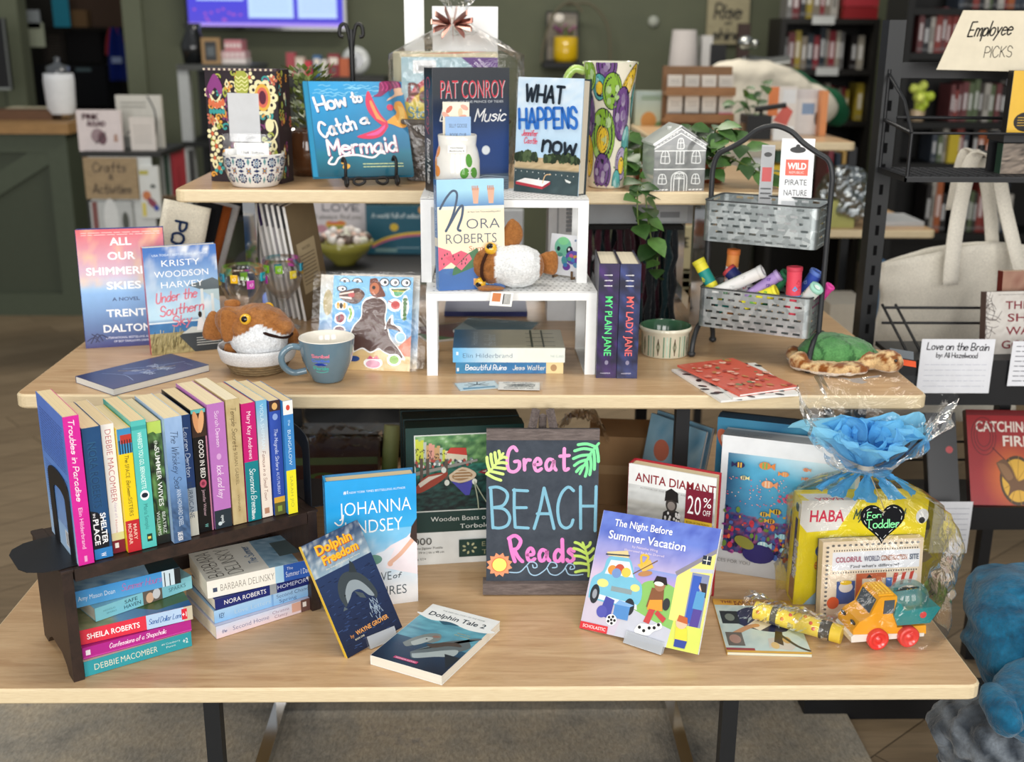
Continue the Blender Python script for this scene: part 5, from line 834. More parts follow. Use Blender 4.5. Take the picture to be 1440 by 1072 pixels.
# its head points right and away, spine to the back
Mx = Matrix.Translation((_b.x, _b.y, ZM+.0004)) @ Matrix.Rotation(R(yv), 4, 'Z')
book('navy paperback lying flat at the left front of the middle tier', .122, .205, .0128, (0, 0, 0), cov='#2f3a6a', front=f_nv, pg='#e9e8e2', M=Mx @ Matrix(((1, 0, 0, -.122), (0, 0, 1, 0), (0, -1, 0, .0128), (0, 0, 0, 1))))
# leaning canvas covered book, folders and brochures at the back
def slab(name, label, cat, w, h, t, loc, yaw, lean, roll, cov, front=None, edge='#f0efec', group=None):
    o = thing(name, label, cat, loc, yaw, lean, roll, group); m = MB(); m.box(0, w, 0, t, 0, h, edge, 'paper'); m.r0 = 0
    c = Cv(m, (0, 0, 0), (1, 0, 0), (0, 0, 1), (0, -1, 0), w, h); c.r(0, 0, 100, 100, cov); front and front(c); m.build('sheets', o); return o
def pouch(name, label, cat, px, Y, col, lean, front=None, w=.085, h=.26, t=.012):
    p = atz(px, 440, ZM); o = thing(name, label, cat, (aty(px, 400, Y).x, Y, ZM+.0006), 20, 4, lean); m = MB()
    m.sheet(8, 12, lambda u, v: (w*u, .006*math.sin(math.pi*u)-.004, h*v), col, 'fabric', t)
    if front: front(Cv(m, (0, -.005, 0), (1, 0, 0), (0, 0, 1), (0, -1, 0), w, h, 'fabric', .0001))
    m.build('body', o); return o
pouch('canvas_pouch', 'cream canvas pouch lettered in blue, leaning under the left end of the top tier', 'pouch', 196, 2.50, '#ece4d0', 15, lambda c: (c.hw('POUCH', 30, 60, 135, 9, 2.6, '#2a3a5c', 0, rot=-90), c.e_(24, 46, 9, 4, '#c8404a')), .1, .275)
pouch('canvas_pouch', 'black pouch leaning behind the cream lettered one', 'pouch', 240, 2.54, '#1a1a1c', 17, None, .05, .27)
pouch('canvas_pouch', 'rust orange pouch leaning between the black and the white ones', 'pouch', 250, 2.58, '#a85a2c', 18, None, .055, .262)
pouch('canvas_pouch', 'white pouch leaning last in the row under the top tier', 'pouch', 258, 2.63, '#d8dadc', 19, None, .06, .262)
for i in range(7):
    slab('brochure', ('white brochure with a maroon corner, leaning first behind the wine glasses', 'white brochure leaning second behind the wine glasses', 'white brochure leaning third behind the wine glasses', 'white brochure leaning fourth behind the wine glasses', 'white brochure leaning fifth behind the wine glasses', 'grey brochure leaning sixth behind the wine glasses', 'brown card with a kraft paper label leaning last behind the wine glasses')[i], 'brochure', .1, .265, .007, (aty(404+i*8, 425, 2.56-i*.012).x-.035, 2.56-i*.012, ZM+.0008), 62, 2, -10, ('#e4e3e0', '#d6d5d4', '#e8e7e4', '#cfcdd0', '#e2e0de', '#8f8a80', '#7c6c52')[i], [None, None, None, None, None, None, lambda c: (c.r(14, 22, 80, 66, '#b9a988'), c.lines(22, 28, 72, 56, 9, '#5c5040', .7), c.t('WICKS', 46, 59, 30, 2.5, '#4a4032', 0))][i] or (lambda c, i=i: c.r(0, 80, 16, 100, ('#a0285a', '#4a3a6c', '#7a7a80', '#8c8c90', '#6c6c70', '#5a5a5c', '#555')[i])), group='brochures leaning behind the wine glasses')
def wineglass(label, px, py, Y, zr, rmax):
    c = aty(px, py, Y); z0 = ZM+.0005; H = zr-z0; o = thing('wine_glass', label, 'wine glass', (c.x, Y, z0))
    prof = [(.0, .002), (.033, .0005), (.034, .002), (.02, .0045), (.0045, .010), (.0035, .03), (.004, H*.38), (.018, H*.44), (rmax*.8, H*.58), (rmax, H*.75), (rmax*.97, H*.88), (rmax*.9, H)]
    inn = [(rmax*.9-.0012, H), (rmax*.97-.0012, H*.88), (rmax-.0012, H*.75), (rmax*.8-.0012, H*.585), (.017, H*.455), (.0, H*.42)]
    m = MB(); m.lathe(prof+inn, '#fff', 'glass', 36); G_ = m.build('glass', o); cols = ['#e8b820', '#7ab82c', '#c84ab0', '#8ac43c', '#2aa0b0', '#e8d23c', '#b03aa8', '#3c9cb8', '#f0a02c']
    for i in range(9):
        a = R(-100+i*40+(12 if Y > 2.4 else 0)); zz = H*(.80 if i % 2 else .88); r = rmax*.985
        m = MB(); m.M = Matrix.Translation((r*math.cos(a), r*math.sin(a), zz)) @ Matrix.Rotation(a+math.pi/2, 4, 'Z'); q = cols[(i*2+(3 if Y > 2.4 else 0)) % 9]
        m.rbox(-.008, .008, -.0025, .002, -.0085, .0085, .002, q, 'gloss'); k = Cv(m, (-.008, -.0025, -.0085), (1, 0, 0), (0, 0, 1), (0, -1, 0), .016, .017, 'gloss', .0002)
        k.l([(50+28*math.cos(t*.8)*(t/9), 50+28*math.sin(t*.8)*(t/9)) for t in range(1, 10)], 10, mixc(q, '#fff', .45)); m.build('jewel', G_)
    return o
wineglass('jewelled wine glass on the middle tier directly behind the plush fish in the basket', 341, 380, 2.33, aty(341, 374, 2.33).z, .0475)
wineglass('jewelled wine glass nearer the leaning brochures, right of the other one', 396, 370, 2.43, aty(396, 362, 2.43).z, .044)
# bread basket with a plush fish in it
BP = Vector((-.4395, 2.105, ZM+.0005)); ZS = Matrix.Diagonal((1, 1, .82, 1)); o = thing('small_basket', 'small rope basket with a white cloth liner holding the plush fish', 'basket', BP)
m = MB(); m.lathe([(0, .002), (.046, 0), (.052, .004), (.056, .014), (.061, .026), (.0665, .04), (.064, .04), (.055, .016), (.045, .006), (0, .006)], lambda p: mixc('#7c6344', '#b49a72', .5+.5*math.sin(p.z*900+math.atan2(p.y, p.x)*2)), 'wicker', 48)
m.M = ZS
for i in range(6): rr = .05+.0165*i/5; m.tube([(rr*math.cos(2*math.pi*k/40), rr*math.sin(2*math.pi*k/40), .004+.0068*i+.0008*math.sin(k*2.6+i)) for k in range(40)], .0034, '#97805c', 'wicker', 6, True)
m.build('body', o)
m = MB(); m.M = ZS; m.lathe([(.0675, .028), (.0705, .034), (.0745, .055), (.0735, .062), (.0705, .06), (.064, .04), (.058, .022), (.03, .012)], lambda p: '#e9eaec', 'fabric', 48); 
m.build('liner', o)
FU = Vector((-.44, 2.095, .9135))
def fishcol(p):
    x, y, z = p-FU
    if y < .02 and z < .024-.45*abs(x-.014)-.006*(x < 0) and z > -.06 and x > -.05: return '#eef1f4'
    return mixc('#8a5428', '#b57a44', fbm(p.x*30, p.z*30, 2)*1.2-.1)
o = thing('plush_fish', 'brown plush fish with a white chin sitting in the small rope basket', 'plush toy', FU)
m = fuse([(FU+Vector((.004, 0, .012)), (.062, .05, .04)), (FU+Vector((.008, -.008, -.012)), (.055, .048, .042)), (FU+Vector((.05, -.012, .01)), (.026, .034, .022)), (FU+Vector((-.045, .0, .018)), (.03, .03, .03))], .004, .0025, 60, fishcol, 'fur', 3); m.V = [tuple(Vector(v)-FU) for v in m.V]; m.build('body', o)
def fin(o, c, r, rot, name='fin'):
    m = MB(); m.M = Matrix.Translation(c) @ Matrix.Rotation(R(rot[2]), 4, 'Z') @ Matrix.Rotation(R(rot[1]), 4, 'Y') @ Matrix.Rotation(R(rot[0]), 4, 'X'); m.ball((0, 0, 0), r, lambda p: mixc('#8a5428', '#b57a44', fbm(p.x*40, p.z*40)), 'fur', 16, 10, lambda q: Vector((q.x*(1+.25*q.x), q.y, q.z*(1+.35*max(0, -q.x))))); m.build(name, o)
fin(o, (-.078, .0, .008), (.024, .008, .028), (0, 20, 0), 'tail'); fin(o, (-.042, -.034, .018), (.02, .007, .03), (0, 0, 20)); fin(o, (-.045, .01, .046), (.016, .008, .012), (0, -20, 0)); fin(o, (.065, .02, -.016), (.012, .012, .02), (0, 0, 0)); fin(o, (-.048, -.01, -.034), (.014, .01, .012), (0, 0, 0))
def eye(o, c, r, look, name='eye'):
    m = MB(); q = Vector((0, 0, 1)).rotation_difference(Vector(look)).to_matrix().to_4x4(); m.M = Matrix.Translation(c) @ q; m.lathe([(r, -r*.5), (r, 0), (r*.85, r*.35), (r*.56, r*.52)], '#e8b42c', 'gloss', 20); m.lathe([(r*.56, r*.52), (r*.45, r*.62), (0, r*.68)], '#120d0a', 'gloss', 20); m.build(name, o)
eye(o, (-.008, -.044, .033), .0105, (-.1, -1, .25)); eye(o, (.02, .042, .036), .0105, (.2, 1, .3))
m = MB(); m.tube(catmull([(.024, -.047, .008), (.044, -.045, .001), (.064, -.033, -.004), (.074, -.016, .0)]), [.001]+[.003]*11+[.001], '#2a1812', 'matte', 8); m.build('mouth', o)
# mug
MP = Vector((-.2975, 2.036, ZM+.0005)); o = thing('mug', 'slate blue mug with a small pink and teal print, in front of the sticker sheets', 'mug', MP, 0)
pr = [(0, .002), (.025, .0), (.0285, .002), (.030, .006), (.037, .02), (.0455, .04), (.0495, .06), (.0515, .082)]
m = MB(); m.lathe(pr, '#66808f', 'gloss', 48); m.lathe([(.0515, .082), (.0508, .0835), (.0492, .082), (.047, .06), (.043, .04), (.034, .02), (.02, .008), (0, .007)], '#efeade', 'gloss', 48)
k = CylCv(m, (0, 0, 0), lerp_prof(pr), -122, -72, .022, .042); k.hw('Sanibel', 50, 80, 74, 14, 4.5, '#e8889c'); k.hw('Captiva', 50, 60, 78, 12, 4, '#5a7ae0'); k.p([(18, 48), (34, 54), (60, 55), (84, 48), (66, 42), (36, 41)], '#1c3c9c'); k.hw('Florida', 48, 22, 74, 14, 4, '#3cc0b4'); k.l([(20, 12), (50, 8), (82, 14)], 3, '#52ccc0'); m.build('body', o)
m = MB(); m.tube(catmull([(-.0475, -.012, .066), (-.064, -.016, .068), (-.078, -.02, .057), (-.081, -.021, .042), (-.074, -.019, .027), (-.06, -.015, .018), (-.038, -.01, .021)]), .0062, '#66808f', 'gloss', 10); m.build('handle', o)
# sticker sheets
def f_stk(c):
    c.grad(0, 0, 100, 100, '#e6c890', '#e6c890', '#5fa4dc', '#6ab0e4', '#86c4ee', '#8cc8f0'); c.p([(74, 18), (100, 38), (100, 14)], '#e0886c'); c.r(0, 0, 100, 16, '#e2c28a'); W_ = '#fff'; BR = '#5a3c34'
    body_ = [(30, 20), (40, 24), (50, 20), (60, 24), (68, 20), (90, 14), (84, 24), (74, 34), (70, 44), (66, 54), (67, 70), (58, 77), (46, 76), (38, 70), (37, 56), (28, 46), (24, 32), (30, 20)]
    c.p([(50+(x-50)*1.08, 46+(y-46)*1.07) for x, y in catmull(body_)], W_); c.p(catmull(body_), BR); c.p(catmull([(66, 44), (78, 46), (90, 40), (86, 47), (78, 50), (76, 60), (70, 54), (66, 44)]), W_); c.p(catmull([(68, 45), (78, 44), (87, 42), (80, 48), (74, 50), (74, 57), (69, 51), (68, 45)]), BR)
    for x in (14, 30): c.e_(x, 93, 7, 5, '#3c3e48', a0=0, a1=180); c.e_(x, 93.4, 5.4, 3.8, W_, a0=0, a1=180); c.e_(x, 94, 2, 1.6, '#3c3e48')
    for x in (64, 77, 91): c.e_(x, 94, 6.4, 4.6, '#3c3e48'); c.e_(x, 94, 5, 3.6, W_); c.e_(x+1, 94, 2, 1.8, '#2c2c34')
    c.e_(11, 86, 6.6, 3.4, '#3c3e48'); c.e_(11, 86, 5, 2.4, W_); c.e_(12, 86, 1.8, 1.4, '#2c2c34')
    c.p(catmull([(8, 82), (20, 85), (32, 87), (40, 81), (36, 74), (28, 70), (14, 73), (8, 78), (8, 82)]), BR); c.p([(8, 81), (26, 84), (26, 82), (8, 79)], '#f4dfd4'); c.p([(8, 76), (24, 75), (24, 77), (8, 78)], '#f4dfd4'); c.e_(24, 79.5, 5, 2.4, '#c86060'); c.e_(32, 79, 5, 4, '#8a6450')
    c.p(catmull([(46, 97), (54, 98), (60, 90), (66, 80), (60, 78), (52, 78), (46, 84), (46, 97)]), '#7a4030'); c.e_(52, 87, 6, 6.4, '#c8764c'); c.e_(51, 88, 2.2, 2, '#2c1c18')
    c.p(catmull([(70, 88), (96, 89), (90, 84), (84, 79), (76, 79), (70, 88)]), W_); c.p([(72, 87), (95, 88), (88, 84), (76, 84)], '#4a6a38'); c.p(catmull([(76, 84), (88, 84), (84, 80), (78, 80), (76, 84)]), '#5fae7c'); c.l([(75, 85), (89, 85)], 1, '#e8d84a')
    c.e_(78, 70, 9, 7, W_); c.e_(79, 70, 5.6, 4.6, '#c84440'); c.l([(70, 74), (76, 72)], 1.4, '#a83838'); c.e_(11, 68, 8, 5, W_); [c.e_(x, 68, 2, 3.4, q) for x, q in ((7, '#e0a83c'), (11, '#3c3430'), (15, '#e0a83c'))]
    c.p(catmull([(90, 53), (96, 66), (93, 80), (88, 78), (86, 60), (90, 53)]), W_); [c.e_(91, y, 3, 2, '#4a7a3c', rot=y*7) for y in range(56, 78, 4)]; c.l([(22, 66), (25, 60), (22, 53)], 5, W_); c.l([(22, 65), (24, 60), (22, 54)], 2.4, '#8cb84a')
    c.p(catmull([(4, 58), (12, 61), (18, 56), (14, 48), (4, 50), (4, 58)]), W_); c.p(catmull([(5, 56), (12, 59), (16, 55), (12, 50), (6, 51), (5, 56)]), '#9c3444'); c.r(8, 51, 10, 58, '#3c3c44'); c.e_(10, 42, 8, 5, W_); c.e_(10, 42, 6, 3.6, '#7c4050'); c.e_(87, 36, 7, 6, W_); c.e_(87, 36, 5.8, 5, '#9ccaea')
    c.e_(80, 12, 9, 6.5, W_); c.e_(80, 12, 6, 4.6, '#8cba4c'); c.e_(54, 8, 12, 6, W_); c.e_(54, 7, 9, 4.4, '#e0a0b8'); c.p([(46, 12), (50, 16), (54, 13), (58, 16), (62, 12)], '#d85070'); c.e_(30, 12, 7, 3, '#2a4a8c')
for i, (dx_, dy_, lb) in enumerate(((0, 0, 'front cartoon walrus sticker sheet leaning behind the slate blue mug'), (-.0255, .009, 'middle sticker sheet in clear film peeping out left of the walrus one'), (.012, .018, 'rear sticker sheet in clear film peeping out right of the walrus one'))):
    q = slab('sticker_sheet', lb, 'sticker sheet', .1552, .1812, .0016, (-.3037+dx_, 2.1065+dy_, ZM+.0006), -6.4, 18.8, 0, '#8cc4ee', f_stk if i == 0 else (lambda c: (c.grad(0, 0, 100, 100, '#e6d0a8', '#6aaae0', '#c8d8e0', '#d8d0c4'), c.e_(10, 70, 6, 14, '#b8a878'), c.e_(7, 40, 8, 10, '#4a86b8'))), group='sticker sheets leaning on the middle tier')
    m = MB(); m.sheet(14, 14, lambda u, v: (-.014+.185*u, -.0014-.002*fbm(u*6, v*6)-.001*i, .001+.186*v), '#fff', 'bag'); m.build('clear_sleeve', q)
# two paperbacks lying under the riser
def s_br(c): c.r(0, 0, 100, 100, '#1f5c94'); c.g(0, 0, 100, 100, 20, 3, lambda u, v: mixc(mixc('#2a7a9c', '#1f5490', u*2), '#3f8cc0', fbm(u*6, v*2))); c.hw('Beautiful Ruins', 28, 32, 38, 44, 7, '#fff', .1); c.hw('Jess Walter', 68, 32, 30, 40, 6, '#f0ece0', .1); c.r(84, 0, 100, 100, '#ecd6a0'); c.e_(91, 50, 3, 30, '#b08a60'); c.r(1, 20, 3, 50, '#dfe6ea')
def s_el(c): c.g(0, 0, 100, 100, 24, 3, lambda u, v: mixc('#6ab8e8', '#e9eee6', u*2.3-.1)); c.r(58, 0, 100, 100, '#e8ede4'); c.t('Elin Hilderbrand', 31, 32, 44, 32, '#3c5c80', -.012); c.t('1', 4, 50, 2, 24, '#dff0fa', 0); c.t('THE ISLAND', 93, 34, 12, 18, '#8aa8a4', -.01)
def f_el(c):
    c.g(0, 0, 100, 100, 20, 20, lambda u, v: mixc(mixc('#b9b49c', '#d6d4c2', u+.2), '#3f78a8', (v-.55)*2.6)); c.hw('the Island', 40, 62, 60, 10, 1.2, '#cfdbe2', .2); c.t('Hilderbrand', 50, 78, 70, 6, '#c4d6e4', -.012); [c.r(10+i*22, 8, 12+i*22, 34, '#4c5650') for i in range(4)]; c.r(4, 28, 96, 30, '#4c5650'); c.r(4, 18, 96, 19.5, '#4c5650')
book('bright blue spined paperback lying lowest under the white riser', .135, .2047, .0228, (-.0611, 2.079, ZM+.0004), .4, mode='stack', cov='#1f5c94', sp=s_br, pg='#eee8d8')
book('thick pale blue spined paperback lying on top of the pair under the white riser', .14, .2125, .0285, (-.0665, 2.0765, ZM+.0232), .2, mode='stack', cov='#a9c6d8', sp=s_el, front=f_el, pg='#eee8d8')
for i, (x, y, yw) in enumerate(((647, 550, 14), (700, 549, -3))):
    p = atz(x, y, ZM+.001); o = thing('sticker_pack', ('small clear sticker pack with a dark palm tree, left one before the riser', 'small clear sticker pack with a grey engraving, right one before the riser')[i], 'sticker pack', (p.x, p.y, ZM+.0006+.0016*i), yw); m = MB(); m.box(0, .076, 0, .046, 0, .0012, '#bcd0d8' if i == 0 else '#d8dad8', 'print')
    k = Cv(m, (0, 0, .0012), (1, 0, 0), (0, 1, 0), (0, 0, 1), .076, .046); rn = random.Random(i)
    k.r(3, 5, 97, 95, '#cfe0e6' if i == 0 else '#e6e6e2')
    if i == 0: [k.l([(50, 60), (50+30*math.cos(a), 60+34*math.sin(a))], 5, '#20303a') for a in (0, .7, 1.4, 2.2, 3.0, 3.8, 5.6)]; k.r(10, 10, 90, 30, '#5c94b4')
    else: [k.l([(rn.uniform(10, 90), rn.uniform(20, 75)) for _ in range(4)], 2.5, rn.choice(('#5c6468', '#8a9294', '#3c4448'))) for _ in range(16)]; k.t('NEW SMYRNA BEACH', 50, 80, 76, 10, '#3c4448', .01); k.t('FLORIDA EST 1907', 50, 6, 70, 10, '#3c4448', .01)
    m.build('card', o); m = MB(); m.sheet(8, 6, lambda u, v: (-.005+.086*u, -.003+.053*v, .0016+.0012*fbm(u*4, v*4)), '#fff', 'bag'); m.build('clear_sleeve', o)
# Nora paperback and plush fish on the lower riser
def f_no(c):
    c.r(0, 0, 100, 100, '#efe2c2'); c.g(0, 74, 100, 100, 16, 8, lambda u, v: mixc('#2f6fae', '#9cd0e6', v*1.6) if v > .12 else '#2f66a8'); c.r(0, 73, 100, 76, '#dfe2d4')
    for x in (57, 80): c.p([(x-5, 92), (x+6, 92), (x+4, 78), (x-3, 78)], '#d8a486'); [c.r(x-5+i*2.6, 90, x-3.4+i*2.6, 94, '#b87a64') for i in range(4)]
    c.l([(4, 74), (14, 84), (24, 90), (30, 86), (24, 70), (14, 56), (12, 54)], 2, '#1c3c5c'); c.l([(12, 54), (20, 62), (32, 74), (38, 76), (36, 66), (30, 56), (34, 54)], 2.2, '#1c3c5c'); c.t('#1 New York Times bestselling author', 70, 70, 50, 1.5, '#3c4a5c', 0)
    c.t('ORA', 68, 55.5, 50, 9.5, '#223e5c', -.012); c.t('ROBERTS', 50, 42.5, 76, 9, '#223e5c', -.012); c.t('Summer', 68, 35.5, 44, 4.5, '#c87848', .0); c.t('Pleasures', 62, 28, 60, 4.5, '#c87848', .0); c.lines(50, 18, 86, 25, 3, '#5c5448', .6)
    c.g(0, 0, 100, 20, 10, 5, lambda u, v: mixc('#1f4a8c', '#3a76b8', fbm(u*3, v*2))); c.p([(0, 18), (0, 40), (18, 36), (24, 28), (6, 20)], '#e05a74'); c.p([(10, 30), (26, 22), (48, 32), (34, 36)], '#d84a68'); c.p([(22, 20), (44, 33), (58, 38), (66, 26), (40, 12), (20, 14)], '#2f6a3c'); c.p([(26, 22), (46, 33), (50, 28), (34, 18)], '#e0607a'); c.p([(0, 18), (20, 13), (60, 22), (90, 12), (100, 16), (100, 0), (0, 0)], '#2a60a4'); [c.r(52+i*8, 4, 58+i*8, 10, ('#e8b078', '#f0ece0', '#78b4d8', '#f0ece0')[i]) for i in range(4)]
    rn = random.Random(1); [c.e_(rn.uniform(4, 44), rn.uniform(24, 34), .9, 1.2, '#2a1c1c', 6) for i in range(12)]
def s_no(c): c.r(0, 0, 100, 100, '#2272b8'); c.r(52, 0, 60, 100, '#e8e2d0'); c.hw('Nora', 16, 30, 22, 40, 6, '#cfe4f4', .2); c.t('ROBERTS', 38, 30, 26, 44, '#cfe4f4', -.01); c.t('Summer Pleasures', 80, 30, 34, 34, '#a8cdea', -.01)
book('summer paperback with watermelon slices standing on the lower white riser', .1265, .2035, .026, (-.0905, 2.073, ZR1+.001), 14, 4.5, 0, False, '#efe2c2', '#2272b8', '#2272b8', f_no, s_no, pg='#e8dcc0')
FV = aty(712, 378, 2.115); FV.z = ZR1+.0455
def fishcol2(p):
    x, y, z = p-FV
    return '#f0f2f2' if (x > -.022+.08*abs(z) and x < .062 and y < .016+.25*(x) and abs(z) < .06) else mixc('#8a5428', '#b47842', fbm(p.x*30, p.z*30, 2)*1.2-.1)
o = thing('plush_fish', 'brown plush fish lying on its side with a round white belly, on the lower riser', 'plush toy', FV)
m = fuse([(FV+Vector((.02, -.004, -.004)), (.052, .045, .041)), (FV+Vector((-.026, 0, 0)), (.042, .04, .040)), (FV+Vector((-.05, .0, -.002)), (.02, .032, .032))], .004, .0022, 60, fishcol2, 'fur', 3); m.V = [tuple(Vector(v)-FV) for v in m.V]; m.build('body', o)
eye(o, (-.03, -.026, .034), .0115, (-.25, -.75, .7)); eye(o, (-.05, -.03, -.033), .0105, (-.4, -.85, -.3)); fin(o, (.006, .006, .052), (.02, .009, .03), (0, 22, 0)); fin(o, (.082, .006, -.0), (.022, .008, .022), (0, 180, 0), 'tail'); fin(o, (-.035, -.034, -.0405), (.026, .014, .005), (0, 0, 0))
m = MB(); m.tube(catmull([(-.037, -.041, .026), (-.045, -.043, .006), (-.046, -.041, -.014), (-.041, -.036, -.026)]), .003, '#3a2218', 'matte', 8); m.build('mouth', o)
m = MB(); m.M = Matrix.Translation((-.028, -.052, -.0435)) @ Matrix.Rotation(R(-14), 4, 'Z') @ Matrix.Rotation(R(52), 4, 'X'); m.box(0, .042, -.028, 0, 0, .0006, '#ecebe6', 'paper'); k = Cv(m, (0, -.028, .0006), (1, 0, 0), (0, 1, 0), (0, 0, 1), .042, .028); k.r(8, 30, 46, 92, '#c87a48'); k.r(56, 14, 62, 90, '#333'); [k.r(64+i*4, 14, 66+i*4, 90, '#333') for i in range(7)]; m.build('price_tag', o)
def f_tu(c):
    c.r(0, 0, 100, 100, '#eef0f4'); c.e_(36, 70, 24, 24, '#7cc6a8'); c.e_(36, 84, 15, 10, '#8ad89c'); c.e_(56, 62, 9, 11, '#1f2a34'); c.e_(54, 65, 3, 3.4, '#fff'); c.e_(24, 64, 5, 6, '#1f2a34'); c.e_(30, 50, 8, 5, '#5aa08c'); c.e_(68, 46, 22, 17, '#6a5cb8'); [c.e_(x, y, 6, 5, q) for x, y, q in ((62, 50, '#d86a9c'), (74, 48, '#e0a850'), (68, 40, '#4a90d0'), (78, 42, '#8a4cb0'), (58, 42, '#5cb48c'))]
    c.e_(44, 36, 8, 12, '#5aa8b0', rot=20); c.e_(52, 22, 11, 9, '#7a4ca8'); c.e_(48, 26, 6, 5, '#4a8ad0'); c.e_(78, 28, 9, 6, '#6aa0c8', rot=-20); c.e_(16, 42, 10, 6, '#b06a9c', rot=25); c.l([(82, 92), (86, 82), (82, 76), (86, 70)], 5, '#6a5a7c'); c.e_(70, 88, 3, 3, '#8a9cb8')
o = thing('mini_easel', 'tiny wooden easel holding the square turtle card on the lower riser', 'easel', (.1184, 2.225, ZR1+.001), -34.3); 
for x in (.02, .062):
    m = MB(); m.box(x-.002, x+.002, -.013, .004, 0, .003, '#8a6a44', 'wood'); m.box(x-.002, x+.002, -.013, -.010, 0, .016, '#6c5236', 'wood'); m.build('arm', o)
m = MB(); m.tube([(.04, .016, .06), (.04, .04, 0.002)], .0022, '#8a6a44', 'wood', 6); m.box(.02, .062, .0135, .0165, .04, .045, '#8a6a44', 'wood'); m.build('back_strut', o)
slab('art_card', 'small square card with a colourful baby turtle, on the tiny easel', 'card', .0795, .0797, .0022, (.1184, 2.225, ZR1+.0045), -34.3, 9.6, 0, '#eef0f4', f_tu)
# two dark hardcovers
def s_ja(tt, c1, nm):
    def f(c):
        c.grad(0, 0, 100, 100, '#23244a', '#1c1d38'); c.g(0, 0, 100, 100, 20, 4, lambda u, v: mixc('#1b1c36', nm, max(0, fbm(u*4, v*2, 2)-.4)*1.6))
        for i, q in enumerate(('HAND', 'ASHTON', 'MEADOWS')): c.hw(q, 10+i*4.6, 47, 6.5, 4, 3, '#e8e6ea', 0, rot=90)
        c.t(tt, 54, 36, 52, 36, c1, .008); c.e_(86, 50, 2, 9, '#8a86a0'); c.hw('HARPER', 96, 46, 8, 5, 2, '#b8b6c8', 0, rot=90)
    return f
book('dark hardcover with green lettering down its spine, left of the pair beside the riser', .145, .2185, .0378, (.2035, 2.0515, ZM+.0004), -2, mode='spine', hard=True, cov='#1c1d38', sp=s_ja('MY PLAIN JANE', '#5ef08c', '#5a2c8c'), pg='#e6dcc4')
book('dark hardcover with coral lettering down its spine, right of the pair beside the riser', .145, .2185, .0385, (.2422, 2.0492, ZM+.0004), -1, mode='spine', hard=True, cov='#1f2148', sp=s_ja('MY LADY JANE', '#f4716c', '#4a5ca8'), pg='#e6dcc4')
# green bowl
o = thing('ceramic_bowl', 'cream and green striped stoneware bowl beside the dark hardcovers', 'bowl', (.3595, 2.228, ZM+.0005))
pr = [(0, .001), (.046, 0), (.0475, .002), (.0485, .048), (.0525, .052), (.0535, .057), (.051, .0595)]
m = MB(); m.lathe(pr, '#dcd8c2', 'gloss', 48); m.lathe([(.051, .0595), (.0475, .056), (.046, .03), (.04, .012), (0, .009)], '#3c6248', 'gloss', 48)
for a in range(0, 360, 40):
    k = CylCv(m, (0, 0, 0), lerp_prof(pr), a-103, a-103+18, .003, .042); k.r(0, 0, 100, 100, '#93b39c'); k.r(0, 0, 12, 100, '#4c7a5c'); k.r(88, 0, 100, 100, '#4c7a5c'); k.r(40, 0, 60, 100, '#b8cdb8')
    k = CylCv(m, (0, 0, 0), lerp_prof(pr), a-83, a-67, .004, .04); k.p([(50, 92), (80, 50), (50, 8), (20, 50)], '#5c6c50'); k.p([(50, 80), (66, 50), (50, 20), (34, 50)], '#cfd4b8'); k.l([(50, 90), (50, 8)], 5, '#5c4438', False)
m.build('body', o)
# note pads
def f_cor(c):
    c.r(0, 0, 100, 100, '#d9614e'); rn = random.Random(3)
    for i in range(60): x, y = rn.uniform(3, 97), rn.uniform(3, 97); q = rn.choice(('#e88c78', '#f0b09c', '#b8463c', '#f2d0b8', '#c8864a', '#7c8a5c')); a0 = rn.uniform(0, 180); [c.e_(x+3*math.cos(R(a0+k*60)), y+2*math.sin(R(a0+k*60)), 3, 1.8, q, 7, rot=a0+k*60) for k in range(rn.choice((1, 3, 5)))]
_a = atz(1040, 556, ZM+.012); GN = 'floral notebooks at the front right of the middle tier'
def f_blk(c):
    c.r(0, 0, 100, 100, '#ecebe6'); rn = random.Random(6); [c.e_(rn.uniform(0, 100), rn.uniform(0, 100), 7, 2.6, '#26262a', 9, rot=rn.uniform(0, 180)) for i in range(46)]
book('coral floral notebook on top of the fanned notebooks', .127, .205, .0042, (_a.x, _a.y-.001, ZM+.0095), 23, 0, 0, False, '#d9614e', '#d9614e', None, f_cor, pg='#f4f2ee', mode='flat', cat='notebook', name='notebook')
book('black and white leaf notebook in the middle of the fanned notebooks', .127, .205, .0042, (_a.x-.012, _a.y-.004, ZM+.0050), 10, 0, 0, False, '#ecebe6', '#ecebe6', None, f_blk, pg='#f4f2ee', mode='flat', cat='notebook', name='notebook')
book('pale leaf print notebook at the bottom of the fanned notebooks', .127, .205, .0042, (_a.x-.034, _a.y-.008, ZM+.0005), 16, 0, 0, False, '#e6e4de', '#ecebe6', None, f_blk, pg='#f4f2ee', mode='flat', cat='notebook', name='notebook')
